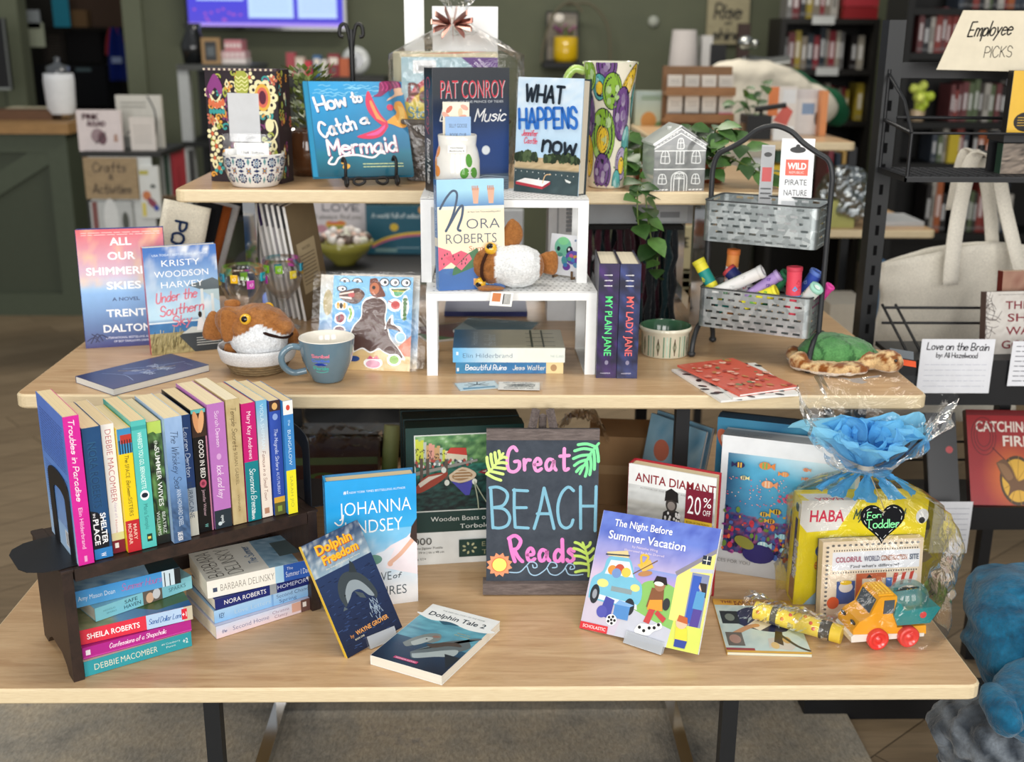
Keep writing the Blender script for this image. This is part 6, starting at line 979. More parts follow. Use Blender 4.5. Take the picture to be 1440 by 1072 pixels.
# plush turtle
TU = Vector((.682, 2.12, ZM+.0006)); o = thing('plush_turtle', 'plush sea turtle with a green shell and tan patched flippers, under the basket leg', 'plush toy', TU)
def tcol(p):
    x, y, z = p
    if z < .012: return '#efe9df'
    n = fbm(p.x*22, p.y*22+p.z*14, 2, z=2); return mixc('#8a4f20', '#e2c08c', (n-.42)*7)
m = fuse([((0, .01, .022), (.075, .06, .02)), ((.09, -.05, .03), (.034, .026, .024)), ((.055, -.03, .025), (.03, .026, .02)), ((-.045, -.055, .016), (.055, .022, .015), (0, 0, -22)), ((.01, -.06, .016), (.04, .02, .014), (0, 0, 8)), ((-.09, -.02, .022), (.024, .028, .02)), ((.085, .03, .018), (.05, .02, .014), (0, 0, 30)), ((-.085, .04, .02), (.02, .026, .018))], .005, .003, 60, tcol, 'fur', 4); m.build('body', o)
m = fuse([((-.002, .012, .034), (.083, .062, .036)), ((-.02, .015, .05), (.05, .045, .026)), ((.05, -.002, .03), (.04, .035, .016))], .005, .003, 50, lambda p: mixc('#3f7a44', '#6aa464', fbm(p.x*16, p.y*16, 2)) if min(abs(math.sin(p.x*52+p.y*20)), abs(math.sin(p.y*60-p.x*14))) > .12 else '#3a6a3c', 'fur', 4); m.build('shell', o)
m = MB(); m.ball((.098, -.075, .038), .0034, '#141010', 'gloss', 10, 8); m.build('eye', o)
m = MB(); m.M = Matrix.Translation((.108, -.01, .03)) @ Matrix.Rotation(R(24), 4, 'X') @ Matrix.Rotation(R(-15), 4, 'Z'); m.box(0, .05, 0, .028, 0, .0006, '#6c7278', 'paper'); m.box(.001, .055, -.022, -.002, -.002, -.0014, '#dc5a34', 'paper'); m.build('hang_tag', o); o.scale = (.9, .9, .9)
# clutter behind the risers
WB = aty(768, 400, 2.56)
def wbox(name, label, x0, x1, y0, y1, z0, z1, col, front=None, cat='box', yaw=0, m_='print'):
    o = thing(name, label, cat, (x0, y0, z0), yaw); m = MB(); m.box(0, x1-x0, 0, y1-y0, 0, z1-z0, col, m_)
    if front: front(Cv(m, (0, 0, 0), (1, 0, 0), (0, 0, 1), (0, -1, 0), x1-x0, z1-z0))
    m.build('body', o); return o
wbox('tall_box', 'tall white box standing behind the risers', WB.x, WB.x+.062, 2.50, 2.6, ZM+.0005, 1.115, '#d8dadc', lambda c: (c.r(30, 70, 36, 100, '#a0a4a8'), c.r(62, 72, 92, 92, '#8a8e92'), c.lines(64, 74, 90, 90, 5, '#e8e8e8', .9), c.r(40, 20, 58, 36, '#6c7074')))
wbox('white_carton', 'white carton behind the turtle card under the top tier', .195, .30, 2.5, 2.62, ZM+.0005, .985, '#c9cccf', None, yaw=4)
o = wbox('flat_box', 'long grey product box lying on the dark yarn bundle under the top tier', .205, .445, 2.45, 2.6, 1.063, 1.105, '#8f9294', lambda c: (c.r(60, 10, 95, 90, '#a4a7a9'), c.r(70, 30, 88, 60, '#74777a'), c.t('20', 64, 30, 6, 30, '#e0e0e0')), yaw=3)
m = MB(); rn = random.Random(12)
for i in range(46):
    x = .215+.2*rn.random(); y = 2.43+.14*rn.random(); z = 1.062; p = [(x+rn.gauss(0, .003), y+rn.gauss(0, .003), z-.006-(z-ZM-.012)*t/7) for t in range(8)]; m.tube(p, [.0075+.002*math.sin(k*2.4+i) for k in range(8)], rn.choice(('#3a1c26', '#24282c', '#4a2430', '#1c3034', '#2c1c20')), 'knit', 6)
m.box(.212, .42, 2.428, 2.575, ZM+.0005, ZM+.012, '#222', 'matte'); m.box(.212, .42, 2.428, 2.575, 1.054, 1.0625, '#222', 'matte'); tag(m.build('yarn_bundle'), 'bundle of dark maroon and teal yarn hanks under the grey box', 'yarn')
wbox('picture_book', 'navy edged picture book lying at the back seen through the lower riser', -.1, .09, 2.54, 2.70, ZM+.0005, ZM+.012, '#26306c', None, 'book').children[0]
for i, (dx_, yw, c1, lb) in enumerate(((0, 24, '#7c2c3c', 'red and green magazine in a clear sleeve behind the riser legs'), (.05, -16, '#5c88a4', 'pale blue magazine in a clear sleeve behind the riser legs'))):
    o = thing('magazine', lb, 'magazine', (-.125+dx_, 2.30+.07*i, ZM+.0006+.006*i), yw); m = MB(); m.box(0, .16, 0, .12, 0, .005, '#e4e4e2', 'paper'); k = Cv(m, (0, 0, .005), (1, 0, 0), (0, 1, 0), (0, 0, 1), .16, .12); k.r(0, 0, 100, 100, c1); k.p([(0, 0), (40, 0), (0, 60)], '#4a7a4c' if i == 0 else '#a8c4d4'); m.build('pages', o); m = MB(); m.sheet(8, 6, lambda u, v: (-.006+.172*u, -.004+.128*v, .0055+.003*fbm(u*4, v*4)), '#fff', 'bag'); m.build('clear_sleeve', o)
# ================================================================ two tier galvanised basket stand
BO = Vector((.418, 2.203, ZM+.0006)); BY = -29; BW, BD = .222, .122
T = thing('basket_stand', 'two tier perforated galvanised basket stand with a curved black handle', 'basket stand', BO, BY)
def perf(m, o, U, V, w, h, nx, ny):      # sheet metal wall with rows of real slots, alternate rows staggered
    o, U, V = Vector(o), Vector(U), Vector(V); cw, ch = w/nx, h/ny
    Pt = lambda x, y: tuple(o+U*x+V*y)
    for j in range(ny):
        off = cw/2 if j % 2 else 0; y0, y1 = j*ch, (j+1)*ch; a, b = y0+ch*.33, y0+ch*.66; xs = [off+i*cw for i in range(nx+(0 if j % 2 else 1))]
        if off: m.add([Pt(0, y0), Pt(off, y0), Pt(off, y1), Pt(0, y1)], [(0, 1, 2, 3)], '#ccc', 'galv'); m.add([Pt(w-off, y0), Pt(w, y0), Pt(w, y1), Pt(w-off, y1)], [(0, 1, 2, 3)], '#ccc', 'galv')
        for x in xs[:-1] if True else xs:
            c, d = x+cw*.18, x+cw*.80; X1 = x+cw
            m.add([Pt(x, y0), Pt(X1, y0), Pt(X1, y1), Pt(x, y1), Pt(c, a), Pt(d, a), Pt(d, b), Pt(c, b)], [(0, 1, 5, 4), (1, 2, 6, 5), (2, 3, 7, 6), (3, 0, 4, 7)], '#ccc', 'galv')
for nm, z0, h in (('lower_tray', .064, .079), ('upper_tray', .236, .079)):
    m = MB(); r = .012; w, d = BW-2*r, BD-2*r
    for o, U, L_, nx in (((r, 0, z0), (1, 0, 0), w, 9), ((BW, r, z0), (0, 1, 0), d, 7), ((BW-r, BD, z0), (-1, 0, 0), w, 9), ((0, BD-r, z0), (0, -1, 0), d, 7)): perf(m, o, U, (0, 0, 1), L_, h, nx, 6)
    for cx, cy, a in ((BW-r, BD-r, 0), (r, BD-r, 90), (r, r, 180), (BW-r, r, 270)): m.lathe([(r, z0), (r, z0+h)], '#ccc', 'galv', 5, c=(cx, cy, 0), a0=a, a1=a+90)
    m.box(.004, BW-.004, .004, BD-.004, z0+.001, z0+.0025, '#8c9192', 'galv'); m.build(nm, T)
    m = MB(); rim = []
    for cx, cy, a in ((BW-r, BD-r, 0), (r, BD-r, 90), (r, r, 180), (BW-r, r, 270)): rim += [(cx+r*math.cos(R(a+q)), cy+r*math.sin(R(a+q)), z0+h) for q in (0, 30, 60, 90)]
    m.tube(rim, .0016, '#3a3d3f', 'black', 6, True); m.build('rim', list(T.children)[-1])
DK = '#2b2d30'
m = MB(); yc = BD*.5; xa, xb = -.006, BW+.006; zt = .335
arch = [(xa, yc, .05), (xa, yc, .2), (xa, yc, zt), (xa+.001, yc, zt+.035), (xa+.01, yc, zt+.062), (xa+.034, yc, zt+.076), (xa+.06, yc, zt+.092), (xa+.085, yc, zt+.112), (BW/2, yc, zt+.121), (xb-.085, yc, zt+.112), (xb-.06, yc, zt+.092), (xb-.034, yc, zt+.076), (xb-.01, yc, zt+.062), (xb-.001, yc, zt+.035), (xb, yc, zt), (xb, yc, .2), (xb, yc, .05)]
m.tube(catmull(arch), .0052, DK, 'black', 10); m.build('handle', T)
for x in (xa, xb):
    m = MB(); m.tube(catmull([(x, -.006, .005), (x, .0, .03), (x, .022, .054), (x, .05, .061), (x, yc, .062), (x, BD-.05, .061), (x, BD-.022, .054), (x, BD, .03), (x, BD+.006, .005)]), .0052, DK, 'black', 10)
    for y in (-.006, BD+.006): m.ball((x, y, .006), (.008, .008, .0065), DK, 'black', 12, 8)
    m.build('leg', T)
TM = Matrix.Translation(BO) @ Matrix.Rotation(R(BY), 4, 'Z')
def tb(p): return TM @ Vector(p)
GT = 'toy tubes in the lower galvanised tray'
def toy(label, p, q, r, c1, c2, c3, stripes):
    P, Q = (tb((a, b*.74, c)) for a, b, c in (p, q)); d = Q-P; L = d.length; o = thing('kaleidoscope', label, 'toy', P, group=GT); M = Vector((0, 0, 1)).rotation_difference(d).to_matrix().to_4x4()
    m = MB(); m.M = M; m.tube([(0, 0, 0), (0, 0, L)], r, c1, 'satin', 20); u = 0
    for a, b in stripes: m.lathe([(r+.0002, L*a), (r+.0002, L*b)], c2, 'satin', 20)
    rn = random.Random(len(label)); 
    for i in range(14): k = CylCv(m, (0, 0, 0), lambda z: r+.0003, rn.uniform(0, 360), rn.uniform(0, 360), L*rn.uniform(.1, .7), L*.14, 'satin'); a = rn.uniform(0, 360); k.a0 = a; k.a1 = a+70; k.p([(20, 30), (50, 90), (80, 40), (50, 10)], rn.choice((c2, c3)))
    m.build('body', o); m = MB(); m.M = M; m.lathe([(r+.0008, L*.93), (r+.0012, L*.95), (r+.001, L+.001), (r*.55, L+.0016), (r*.5, L-.002), (0, L-.002)], lambda v: c3 if v.length < L*2 else c1, 'satin', 20); m.add([(r*.5*math.cos(a*.52), r*.5*math.sin(a*.52), L-.0005) for a in range(12)], [tuple(range(12))], '#1c1c20', 'gloss'); m.build('end_cap', o)
zt_ = .067
toy('green and yellow toy tube tipped over the left rim of the lower tray', (.045, .05, zt_+.025), (-.018, .052, .188), .0125, '#1f8c84', '#e6dc3c', '#d8d03a', ((.35, .55), (.8, .93)))
toy('white and orange toy tube standing at the back left of the lower tray', (.03, .13, zt_), (.036, .135, .205), .0125, '#e2904a', '#eef0f4', '#d87a3c', ((.1, .75),))
toy('navy and white toy tube lying behind the white one in the lower tray', (.10, .085, zt_+.05), (.035, .10, .168), .014, '#e8e6ea', '#2c3470', '#c84a50', ((.6, .95),))
toy('white printed toy tube lying across the front left of the lower tray', (.025, .025, .128), (.118, .035, .182), .0125, '#e6e6e4', '#5a9a6c', '#d8d8d6', ())
toy('lilac toy tube lying beside the white one in the lower tray', (.085, .028, .122), (.148, .05, .176), .0115, '#a88cc8', '#7a5ca8', '#b8a0d4', ())
toy('lemon toy tube low in the middle of the lower tray', (.09, .02, .115), (.15, .022, .148), .0125, '#e8e034', '#6cae4a', '#e0d83a', ((.2, .35),))
toy('green dotted toy tube behind the lilac one in the lower tray', (.11, .09, .11), (.158, .075, .176), .012, '#3a8c5c', '#d8d84a', '#2f7a50', ())
toy('coral red toy tube standing upright at the right of the lower tray', (.183, .028, .10), (.181, .028, .197), .0142, '#e0485c', '#5aa0d8', '#c83c50', ((.42, .45),))
toy('royal blue toy tube leaning in the back right of the lower tray', (.17, .10, .10), (.212, .10, .182), .013, '#3450b0', '#8aa0dc', '#5c7ac8', ())
toy('mint printed toy tube leaning over the right rim of the lower tray', (.175, .06, .10), (.226, .03, .162), .013, '#dfeae4', '#4a9a7c', '#9cd0bc', ())
toy('hot pink toy tube at the far right of the lower tray', (.2, .12, .10), (.238, .11, .155), .009, '#d8449a', '#e880bc', '#d8449a', ())
def crd(label, p, w, h, yaw, lean, base, fn):
    o = thing('hang_card', label, 'card', tb(p), yaw, lean); m = MB(); m.rbox(0, w, 0, .0012, 0, h, .0005, base, 'print'); k = Cv(m, (0, 0, h-.155), (1, 0, 0), (0, 0, 1), (0, -1, 0), w, .155); fn(k); m.build('body', o)
def f_wild(c): c.r(2, 1, 98, 99, '#f2f3f5'); c.e_(50, 86, 24, 4, '#2a2a2c'); c.c_(50, 90, 7, '#2a2a2c'); c.r(16, 54, 84, 74, '#e8604a'); c.t('WILD', 50, 62, 56, 8, '#fff', .03); c.t('REPUBLIC', 50, 56.5, 44, 3, '#fbd8d0', .01); c.t('PIRATE', 50, 42, 66, 7.5, '#2c2e32', 0); c.t('NATURE', 50, 29, 70, 7.5, '#2c2e32', 0); c.r(10, 4, 90, 22, '#c8ccd0')
crd('white hang card lettered pirate nature standing in the upper tray', (.118, .104, .2395), .064, .19, -8, 6, '#f2f3f5', f_wild)
crd('narrow grey hang card left of the pirate one in the upper tray', (.076, .110, .2395), .026, .175, -12, 4, '#b8babd', lambda c: (c.r(4, 2, 96, 98, '#a4a6a9'), c.e_(50, 88, 30, 3, '#2a2a2c'), c.r(14, 54, 86, 72, '#c04848'), c.lines(14, 30, 86, 48, 3, '#5c5e60', 2)))
# ================================================================ things on the top tier
N0 = len(COL.objects)
o = thing('storage_box', 'floral patterned keepsake box standing upright with a white photo panel', 'box', (-.5777, 2.405, ZT+.0005), -15.4); W, H, D = .162, .2311, .06
def f_fl(c, seed=2, n=120, ins=True):
    c.r(0, 0, 100, 100, '#2c2128'); rn = random.Random(seed); CR = '#eee4b4'
    for i in range(n):
        x, y = rn.uniform(4, 96), rn.uniform(3, 97); q = rn.choice((CR, CR, '#a8b04c', '#c87058', '#3c9a98', '#7a3c6c', '#e0a040', CR)); k = rn.random(); s = rn.uniform(3, 6)
        if k < .35: [c.e_(x+s*math.cos(R(a)), y+s*.7*math.sin(R(a)), s*.55, s*.34, q, 8, rot=a) for a in range(0, 360, 72)]; c.e_(x, y, s*.4, s*.4, '#c8603c', 8)
        elif k < .65: c.l([(x+s*1.2*(1-t/9)*math.cos(t*.8), y+s*.8*(1-t/9)*math.sin(t*.8)) for t in range(9)], 1.6, q)
        else: c.p(catmull([(x, y+s*1.3), (x+s*.8, y), (x, y-s*.9), (x-s*.8, y), (x, y+s*1.3)]), q); c.e_(x, y, s*.3, s*.4, '#2c2128', 8)
    if ins:
        c.p(catmull([(4, 86), (14, 96), (24, 86), (22, 76), (14, 84), (6, 76), (4, 86)]), '#8a3c80'); [c.l([(6+i, 78-i*2), (14, 72-i*2.2), (22-i, 78-i*2)], 1, CR) for i in range(4)]; [c.e_(6+i*4.5, 68-abs(i-2)*-1.5, 2.6, 3.6, '#d8704a', 9) for i in range(5)]; [c.e_(6+i*4.5, 63, 2.4, 2.6, '#3c9a98', 9) for i in range(5)]
        c.e_(52, 88, 10, 12, '#a8ae48'); [c.l([(44, 94-i*3.4), (48, 92-i*3.4), (52, 94-i*3.4), (56, 92-i*3.4), (60, 94-i*3.4)], 1, '#e6e4a0') for i in range(4)]
        for a in range(0, 360, 36): c.e_(80+16*math.cos(R(a)), 76+12*math.sin(R(a)), 5.5, 4, CR, 10, rot=a); c.e_(80+15*math.cos(R(a)), 76+11*math.sin(R(a)), 2, 1.6, '#2c2128', 8)
        c.e_(80, 76, 11, 12, '#e0b048'); c.e_(80, 76, 8, 9, '#d86a58'); c.e_(80, 76, 5, 6, '#5c2038'); c.l([(86, 54), (95, 56), (98, 46), (90, 38), (80, 37)], 1.6, CR); c.e_(88, 52, 6, 6, CR)
m = MB(); m.box(0, W, 0, D, 0, H, '#2c2128', 'print'); c = Cv(m, (0, 0, 0), (1, 0, 0), (0, 0, 1), (0, -1, 0), W, H, 'print', .000005); f_fl(c); f_fl(Cv(m, (W, 0, 0), (0, 1, 0), (0, 0, 1), (1, 0, 0), D, H, 'print', .000005), 5, 30, False); m.build('body', o)
m = MB(); m.box(-.002, W+.002, -.002, .014, H-.003, H+.002, '#4a3a40', 'print'); k = Cv(m, (-.002, -.002, H-.003), (1, 0, 0), (0, 0, 1), (0, -1, 0), W+.004, .005); [k.r(i*7, 10, i*7+3, 90, '#d8c8b0') for i in range(14)]; m.build('lid_edge', o)
m = MB(); m.box(W*.30, W*.755, -.0015, 0, H*.36, H*.80, '#1c1618', 'print'); m.box(W*.31, W*.745, -.0022, -.0015, H*.367, H*.795, '#cfd1d4', 'print'); m.build('photo_panel', o)
# patterned bowl
P = Vector((-.4735, 2.338, ZT+.0005)); o = thing('patterned_bowl', 'white bowl with a blue tile pattern holding little bagged cards', 'bowl', P)
pr = [(0, .001), (.044, 0), (.0475, .003), (.056, .02), (.062, .045), (.063, .066)]
m = MB(); m.lathe(pr, '#e9e8e4', 'gloss', 56); m.lathe([(.063, .066), (.0622, .0672), (.0608, .066), (.059, .045), (.053, .02), (.042, .006), (0, .005)], '#eceae4', 'gloss', 56); N1, N2 = '#2c3c66', '#5a7f9c'
for i in range(12):
    k = CylCv(m, (0, 0, 0), lerp_prof(pr), i*30-90, i*30-60, .008, .055)
    for cy in (22, 78):
        for a in range(0, 360, 40): k.e_(50+26*math.cos(R(a)), cy+15*math.sin(R(a)), 7, 5, N1, 7, rot=a)
        k.e_(50, cy, 12, 12, N2, 10); k.e_(50, cy, 7, 7, '#e9e8e4', 8); k.e_(50, cy, 4, 4, N1, 7)
    for x in (0, 100): k.e_(x, 50, 14, 8, N2, 10); k.e_(x, 50, 8, 5, '#c8924a', 8); [k.e_(x+(10 if x == 0 else -10), 50+s*9, 5, 3, '#a85a3c', 7) for s in (-1, 1)]; k.p([(x, 70), (x+(9 if x == 0 else -9), 84), (x, 98)], '#6a9a9c'); k.p([(x, 30), (x+(9 if x == 0 else -9), 16), (x, 2)], '#6a9a9c')
    k.p([(30, 50), (50, 56), (70, 50), (50, 44)], N1); k.r(0, 96, 100, 100, N1)
m.build('body', o)
for i, (x, y, yw, ln, lb) in enumerate(((-.028, -.03, 6, 6, 'front little card handwritten I think I love you, in the patterned bowl'), (-.04, -.012, -8, 10, 'little plain card behind the handwritten one in the patterned bowl'), (-.052, -.02, 24, 4, 'little plain card tipped to the left in the patterned bowl'))):
    q = slab('greeting_card', lb, 'card', .064 if i == 0 else .06, .062 if i < 2 else .05, .001, (P.x+x, P.y+y, P.z+.026), yw, ln, 0, '#f0f0ee', (lambda c: (c.hw('I think I love you!', 48, 66, 72, 11, 1.8, '#3c3c40', .2))) if i == 0 else None, group='cards in the patterned bowl' if False else None)
    m = MB(); m.sheet(8, 8, lambda u, v: (-.004+.074*u, -.002-.003*fbm(u*5, v*5), .002+.078*v), '#fff', 'bag'); m.build('clear_bag', q)
# potted fern behind
P = Vector((-.393, 2.53, ZT+.0005)); o = thing('potted_plant', 'bushy green plant in a round brown pot between the floral box and mermaid book', 'plant', P)
m = MB(); m.lathe([(0, .001), (.035, 0), (.052, .03), (.056, .06), (.05, .095), (.046, .1), (.043, .095), (0, .09)], lambda p: mixc('#4a2e1c', '#6c452a', fbm(p.x*20, p.z*30)), 'gloss', 32); m.build('pot', o)
m = MB(); rn = random.Random(4)
for i in range(260):
    a = rn.uniform(0, 6.28); r = .055*rn.random()**.5; z = .1+.13*rn.random(); p = Vector((r*math.cos(a), r*math.sin(a), z)); d = Vector((math.cos(a), math.sin(a), rn.uniform(.2, 1.2))).normalized()*.022; s = d.cross(Vector((0, 0, 1))).normalized()*.006
    m.add([tuple(p), tuple(p+d*.5+s), tuple(p+d), tuple(p+d*.5-s)], [(0, 1, 2, 3)], mixc('#3a5226', '#8a9a4c', rn.random()), 'leaf')
m.build('foliage', o)
# mermaid picture book on a wrought easel
def f_me(c):
    c.g(0, 0, 100, 100, 20, 20, lambda u, v: mixc(mixc('#125a70', '#1f7fb0', v*2), '#2f9cd6', (v-.5)*2+(.5-u)*.5) if v > .25 else mixc('#0f4e60', '#1a7690', v*4)); c.r(0, 0, 4, 100, '#1f86b0'); c.r(4, 0, 5, 100, '#1a6a8c'); rn = random.Random(11)
    for i in range(26): x, y = rn.uniform(8, 80), rn.uniform(84, 98); c.l([(x, y), (x+4, y+1), (x+8, y-.5), (x+12, y+.6)], .6, '#8cd0ec')
    WH = '#fbf4f6'
    for tx, x, y, wd, h, rt in (('How', 26, 71, 30, 15, 12), ('to', 51, 78, 10, 10, 4), ('Catch', 30, 45, 36, 15, 14), ('a', 57, 55, 8, 10, 6)): c.hw(tx, x+.6, y-.7, wd, h, 3.4, '#14507a', 0, rt); c.hw(tx, x, y, wd, h, 3.0, WH, 0, rt)
    c.hw('Mermaid', 52, 23.3, 68, 16, 3.6, '#9c3c6c', 0, 3); c.hw('Mermaid', 51.4, 24, 68, 16, 3.0, WH, 0, 3); c.l([(20, 20), (16, 14), (22, 13), (28, 20), (44, 22), (60, 19), (68, 24), (73, 23)], 2, WH); c.lines(50, 8, 90, 14, 2, '#d8e6a8', .8)
    c.p(catmull([(90, 78), (96, 78), (100, 66), (100, 54), (94, 50), (84, 54), (78, 56), (84, 61), (90, 66), (88, 72), (90, 78)]), '#f0a83c'); c.p(catmull([(92, 74), (98, 70), (97, 58), (90, 56), (93, 64), (92, 74)]), '#f6c86a')
    c.p(catmull([(80, 56), (74, 64), (69, 76), (64, 90), (60, 80), (61, 69), (67, 59), (76, 51)]), '#d8345c'); c.p(catmull([(79, 58), (70, 50), (60, 46), (47, 41), (60, 38.5), (72, 42), (80, 52)]), '#d8345c'); c.p(catmull([(78, 56), (71, 65), (66, 79), (64, 76), (69, 60)]), '#ee9a5c'); c.p(catmull([(77, 54), (68, 47), (56, 42.5), (68, 43), (76, 50)]), '#e05aa0')
    c.p(catmull([(76, 98), (80, 100), (96, 100), (97, 92), (88, 92), (82, 88), (76, 84), (68, 84), (74, 88), (76, 98)]), '#8c1f5c'); [c.l([(78+i*4, 99), (80+i*4, 94), (78+i*4, 90)], .9, '#c84a8c') for i in range(5)]; c.p(catmull([(90, 92), (98, 93), (99, 86), (92, 84), (82, 79), (84, 82), (90, 86), (90, 92)]), '#f2c4a0'); c.e_(84, 72, 3.4, 3.4, '#d0345c'); c.e_(33, 10, 4, 2.6, '#e8b04a', rot=20); c.e_(31, 14, 3, 1.8, '#e8b04a')
QM = Vector((-.3499, 2.3051, ZT+.022)); book('square blue mermaid picture book propped on a black wrought easel', .2112, .2120, .011, QM, 18, 28.6, .7, True, '#1f86b4', '#1f86b0', '#1f7fa8', f_me, pg='#eceae2', cat='picture book', name='picture_book')
E_ = thing('book_easel', 'small black wrought iron easel with curled feet under the mermaid book', 'easel', (QM.x, QM.y, ZT+.0005), 18)
s_, c_ = math.sin(R(28.6)), math.cos(R(28.6))
for x in (.062, .168):
    m = MB(); m.tube(catmull([(x, .0+.05*s_, .022+.05*c_-.012), (x-.004, -.008, .052), (x-.003, -.016, .06), (x, -.021, .05), (x, -.021, .03), (x, -.018, .012), (x, -.028, .0045), (x+.001, -.036, .012), (x, -.03, .022)][1:]), .0034, '#141416', 'black', 8); m.tube(catmull([(x, -.02, .0165), (x, .0, .0155), (x, .02, .018)]), .0034, '#141416', 'black', 8); m.tube([(x, .02, .018), (.115, .02+.16*s_, .018+.15*c_)], .0034, '#141416', 'black', 8); m.build('prong', E_)
m = MB()
for sx in (-1, 1): m.tube(catmull([(.115, -.012, .0165), (.115+sx*.012, -.012, .016), (.115+sx*.03, -.014, .018), (.115+sx*.036, -.015, .01), (.115+sx*.026, -.016, .0045), (.115+sx*.014, -.016, .009), (.115+sx*.013, -.015, .014)]), .003, '#141416', 'black', 8)
m.tube([(.062, -.012, .0165), (.168, -.012, .0165)], .003, '#141416', 'black', 8); m.build('scroll', E_)
m = MB(); m.tube([(.115, .022+.16*s_, .016+.15*c_), (.115, .20, .003)], .0034, '#141416', 'black', 8); m.build('rear_leg', E_)
# tall wrought stand behind
TW = aty(496, 110, 2.62); o = thing('plate_stand', 'tall black wrought iron stand with two curls behind the mermaid book', 'stand', (TW.x, 2.62, ZT+.0005)); HT = aty(496, 35, 2.62).z-ZT
m = MB(); m.tube([(0, 0, 0), (0, 0, HT*.97)], .006, '#141416', 'black', 8); m.build('post', o)
for sx in (-1, 1):
    m = MB(); m.tube(catmull([(0, 0, HT*.72), (sx*.004, 0, HT*.9), (sx*.012, 0, HT*1.0), (sx*.024, 0, HT*.99), (sx*.026, 0, HT*.93), (sx*.018, 0, HT*.92)]), .0042, '#141416', 'black', 8); m.build('curl', o)
for a in (30, 150, 270):
    m = MB(); m.tube(catmull([(0, 0, .05), (.03*math.cos(R(a)), .03*math.sin(R(a)), .03), (.06*math.cos(R(a)), .06*math.sin(R(a)), .0045)]), .0045, '#141416', 'black', 8); m.build('foot', o)
# wicker gift basket behind the hardcovers
P = Vector((-.075, 2.50, ZT+.0005)); o = thing('wicker_basket', 'grey woven wicker gift basket behind the hardcovers on the top tier', 'basket', P, 4); bw, bd, bh = .115, .085, .125
m = MB()
def wall(u, v):
    a = 2*math.pi*u; k = (abs(math.cos(a))**6+abs(math.sin(a))**6)**(-1/6); f = .86+.14*v; b = .0028*math.sin(u*2*math.pi*44)*(1 if int(v*17) % 2 else -1)
    return ((bw*f+b)*k*math.cos(a), (bd*f+b)*k*math.sin(a), bh*v)
m.sheet(176, 34, wall, lambda p: mixc('#4a4440', '#8a8078', .5+.5*math.sin(p.z*430+math.atan2(p.y, p.x)*44)), 'wicker'); m.add([wall(i/40, .01) for i in range(40)], [tuple(range(40))], '#4a4440', 'wicker'); m.build('body', o)
m = MB(); m.tube([wall(i/60, 1.0) for i in range(60)], .006, '#6c645c', 'wicker', 8, True); m.build('rim', o)
def f_pet(c):
    c.g(0, 0, 100, 100, 16, 16, lambda u, v: mixc('#7fa8b4', '#b9cdd4', fbm(u*3, v*3))); c.e_(50, 30, 48, 52, '#b8343c'); c.e_(50, 30, 42, 46, '#e0b82c'); c.e_(50, 28, 36, 40, '#4a8a3c'); c.e_(50, 26, 31, 34, '#cfc03c'); c.r(0, 0, 100, 44, '#d8c22c'); c.hw('Pets', 28, 44, 40, 22, 5, '#6c2c20'); c.hw('Story Box', 32, 24, 50, 13, 2.5, '#4a8a9c')
    c.p([(62, 100), (100, 100), (100, 62)], '#5a2c7c'); c.t('INCLUDES 3', 86, 88, 20, 3.4, '#e8dcf0', .01, rot=-45); c.t('STORY CARDS', 84, 82, 24, 3.4, '#e8dcf0', .01, rot=-45); c.r(12, 80, 36, 96, '#dfe1e2'); [c.r(18+i*1.8, 83, 18.9+i*1.8, 89, '#333') for i in range(8)]
q = pbox('story_box', 'pale blue and yellow boxed pet stories standing in the wicker basket', .205, .165, .03, (P.x-.106, P.y-.05, P.z+.092), 2, 2, f_pet, '#8ab0bc', '#c8b8a0', topc=lambda c: c.r(0, 0, 100, 100, '#d8907c'))
pbox('story_box', 'cream rainbow topped box standing behind the pet box in the wicker basket', .225, .165, .045, (P.x-.126, P.y+.003, P.z+.100), 2, -7, lambda c: c.r(0, 0, 100, 100, '#d8d2b4'), '#d8d2b4', '#c8c0a0', topc=lambda c: (c.r(0, 0, 100, 100, '#d6cfae'), [c.p([(10+i*3, 0), (60+i*5, 100), (66+i*5, 100), (24+i*7, 0)], q) for i, q in enumerate(('#5a8cc0', '#5aa87c', '#b8c83c', '#e8c83c', '#e8903c', '#d8583c'))]))
wbox('white_sheet', 'bright white card sheet rising from the wicker gift basket', P.x-.045, P.x+.098, P.y+.05, P.y+.054, P.z+.04, aty(640, 8, 2.55).z, '#f2f4f5', None, 'paper')
wbox('white_sheet', 'narrow white paper strip rising left of the white sheet', P.x-.105, P.x-.062, P.y+.056, P.y+.06, P.z+.04, aty(640, -12, 2.55).z, '#f0f2f2', None, 'paper')
o = thing('cellophane_wrap', 'clear cellophane gathered by a copper bow around the wicker gift basket', 'cellophane', P)
zt2 = aty(640, 24, 2.5).z-P.z
def cb(u, v):
    a = 2*math.pi*u; c, s = math.cos(a), math.sin(a); k = (abs(c)**4+abs(s)**4)**-.25; f = 1 if v < .78 else max(.08, 1-((v-.78)/.22)**.95*.95); n = .008*(fbm(c*2.2+9, s*2.2+v*3, 1.7)-.5)*2
    return (.01*v+((.125+.02*math.sin(math.pi*min(1, v/1.2)))*k*f+n)*c, (.098*k*f+n)*s, .004+(zt2-.004)*v)
m = MB(); m.sheet(56, 22, cb, '#fff', 'cello'); m.build('body', o)
m = MB(); m.sheet(30, 8, lambda u, v: (.01+(.01+.05*v)*math.cos(2*math.pi*u)*(1+.3*math.sin(6*math.pi*u)), (.01+.035*v)*math.sin(2*math.pi*u), zt2+.07*v+.012*fbm(u*6, v*3)), '#fff', 'cello', smooth=False); m.build('flare', o)
m = MB(); q0 = Vector((.0, -.03, zt2-.012))
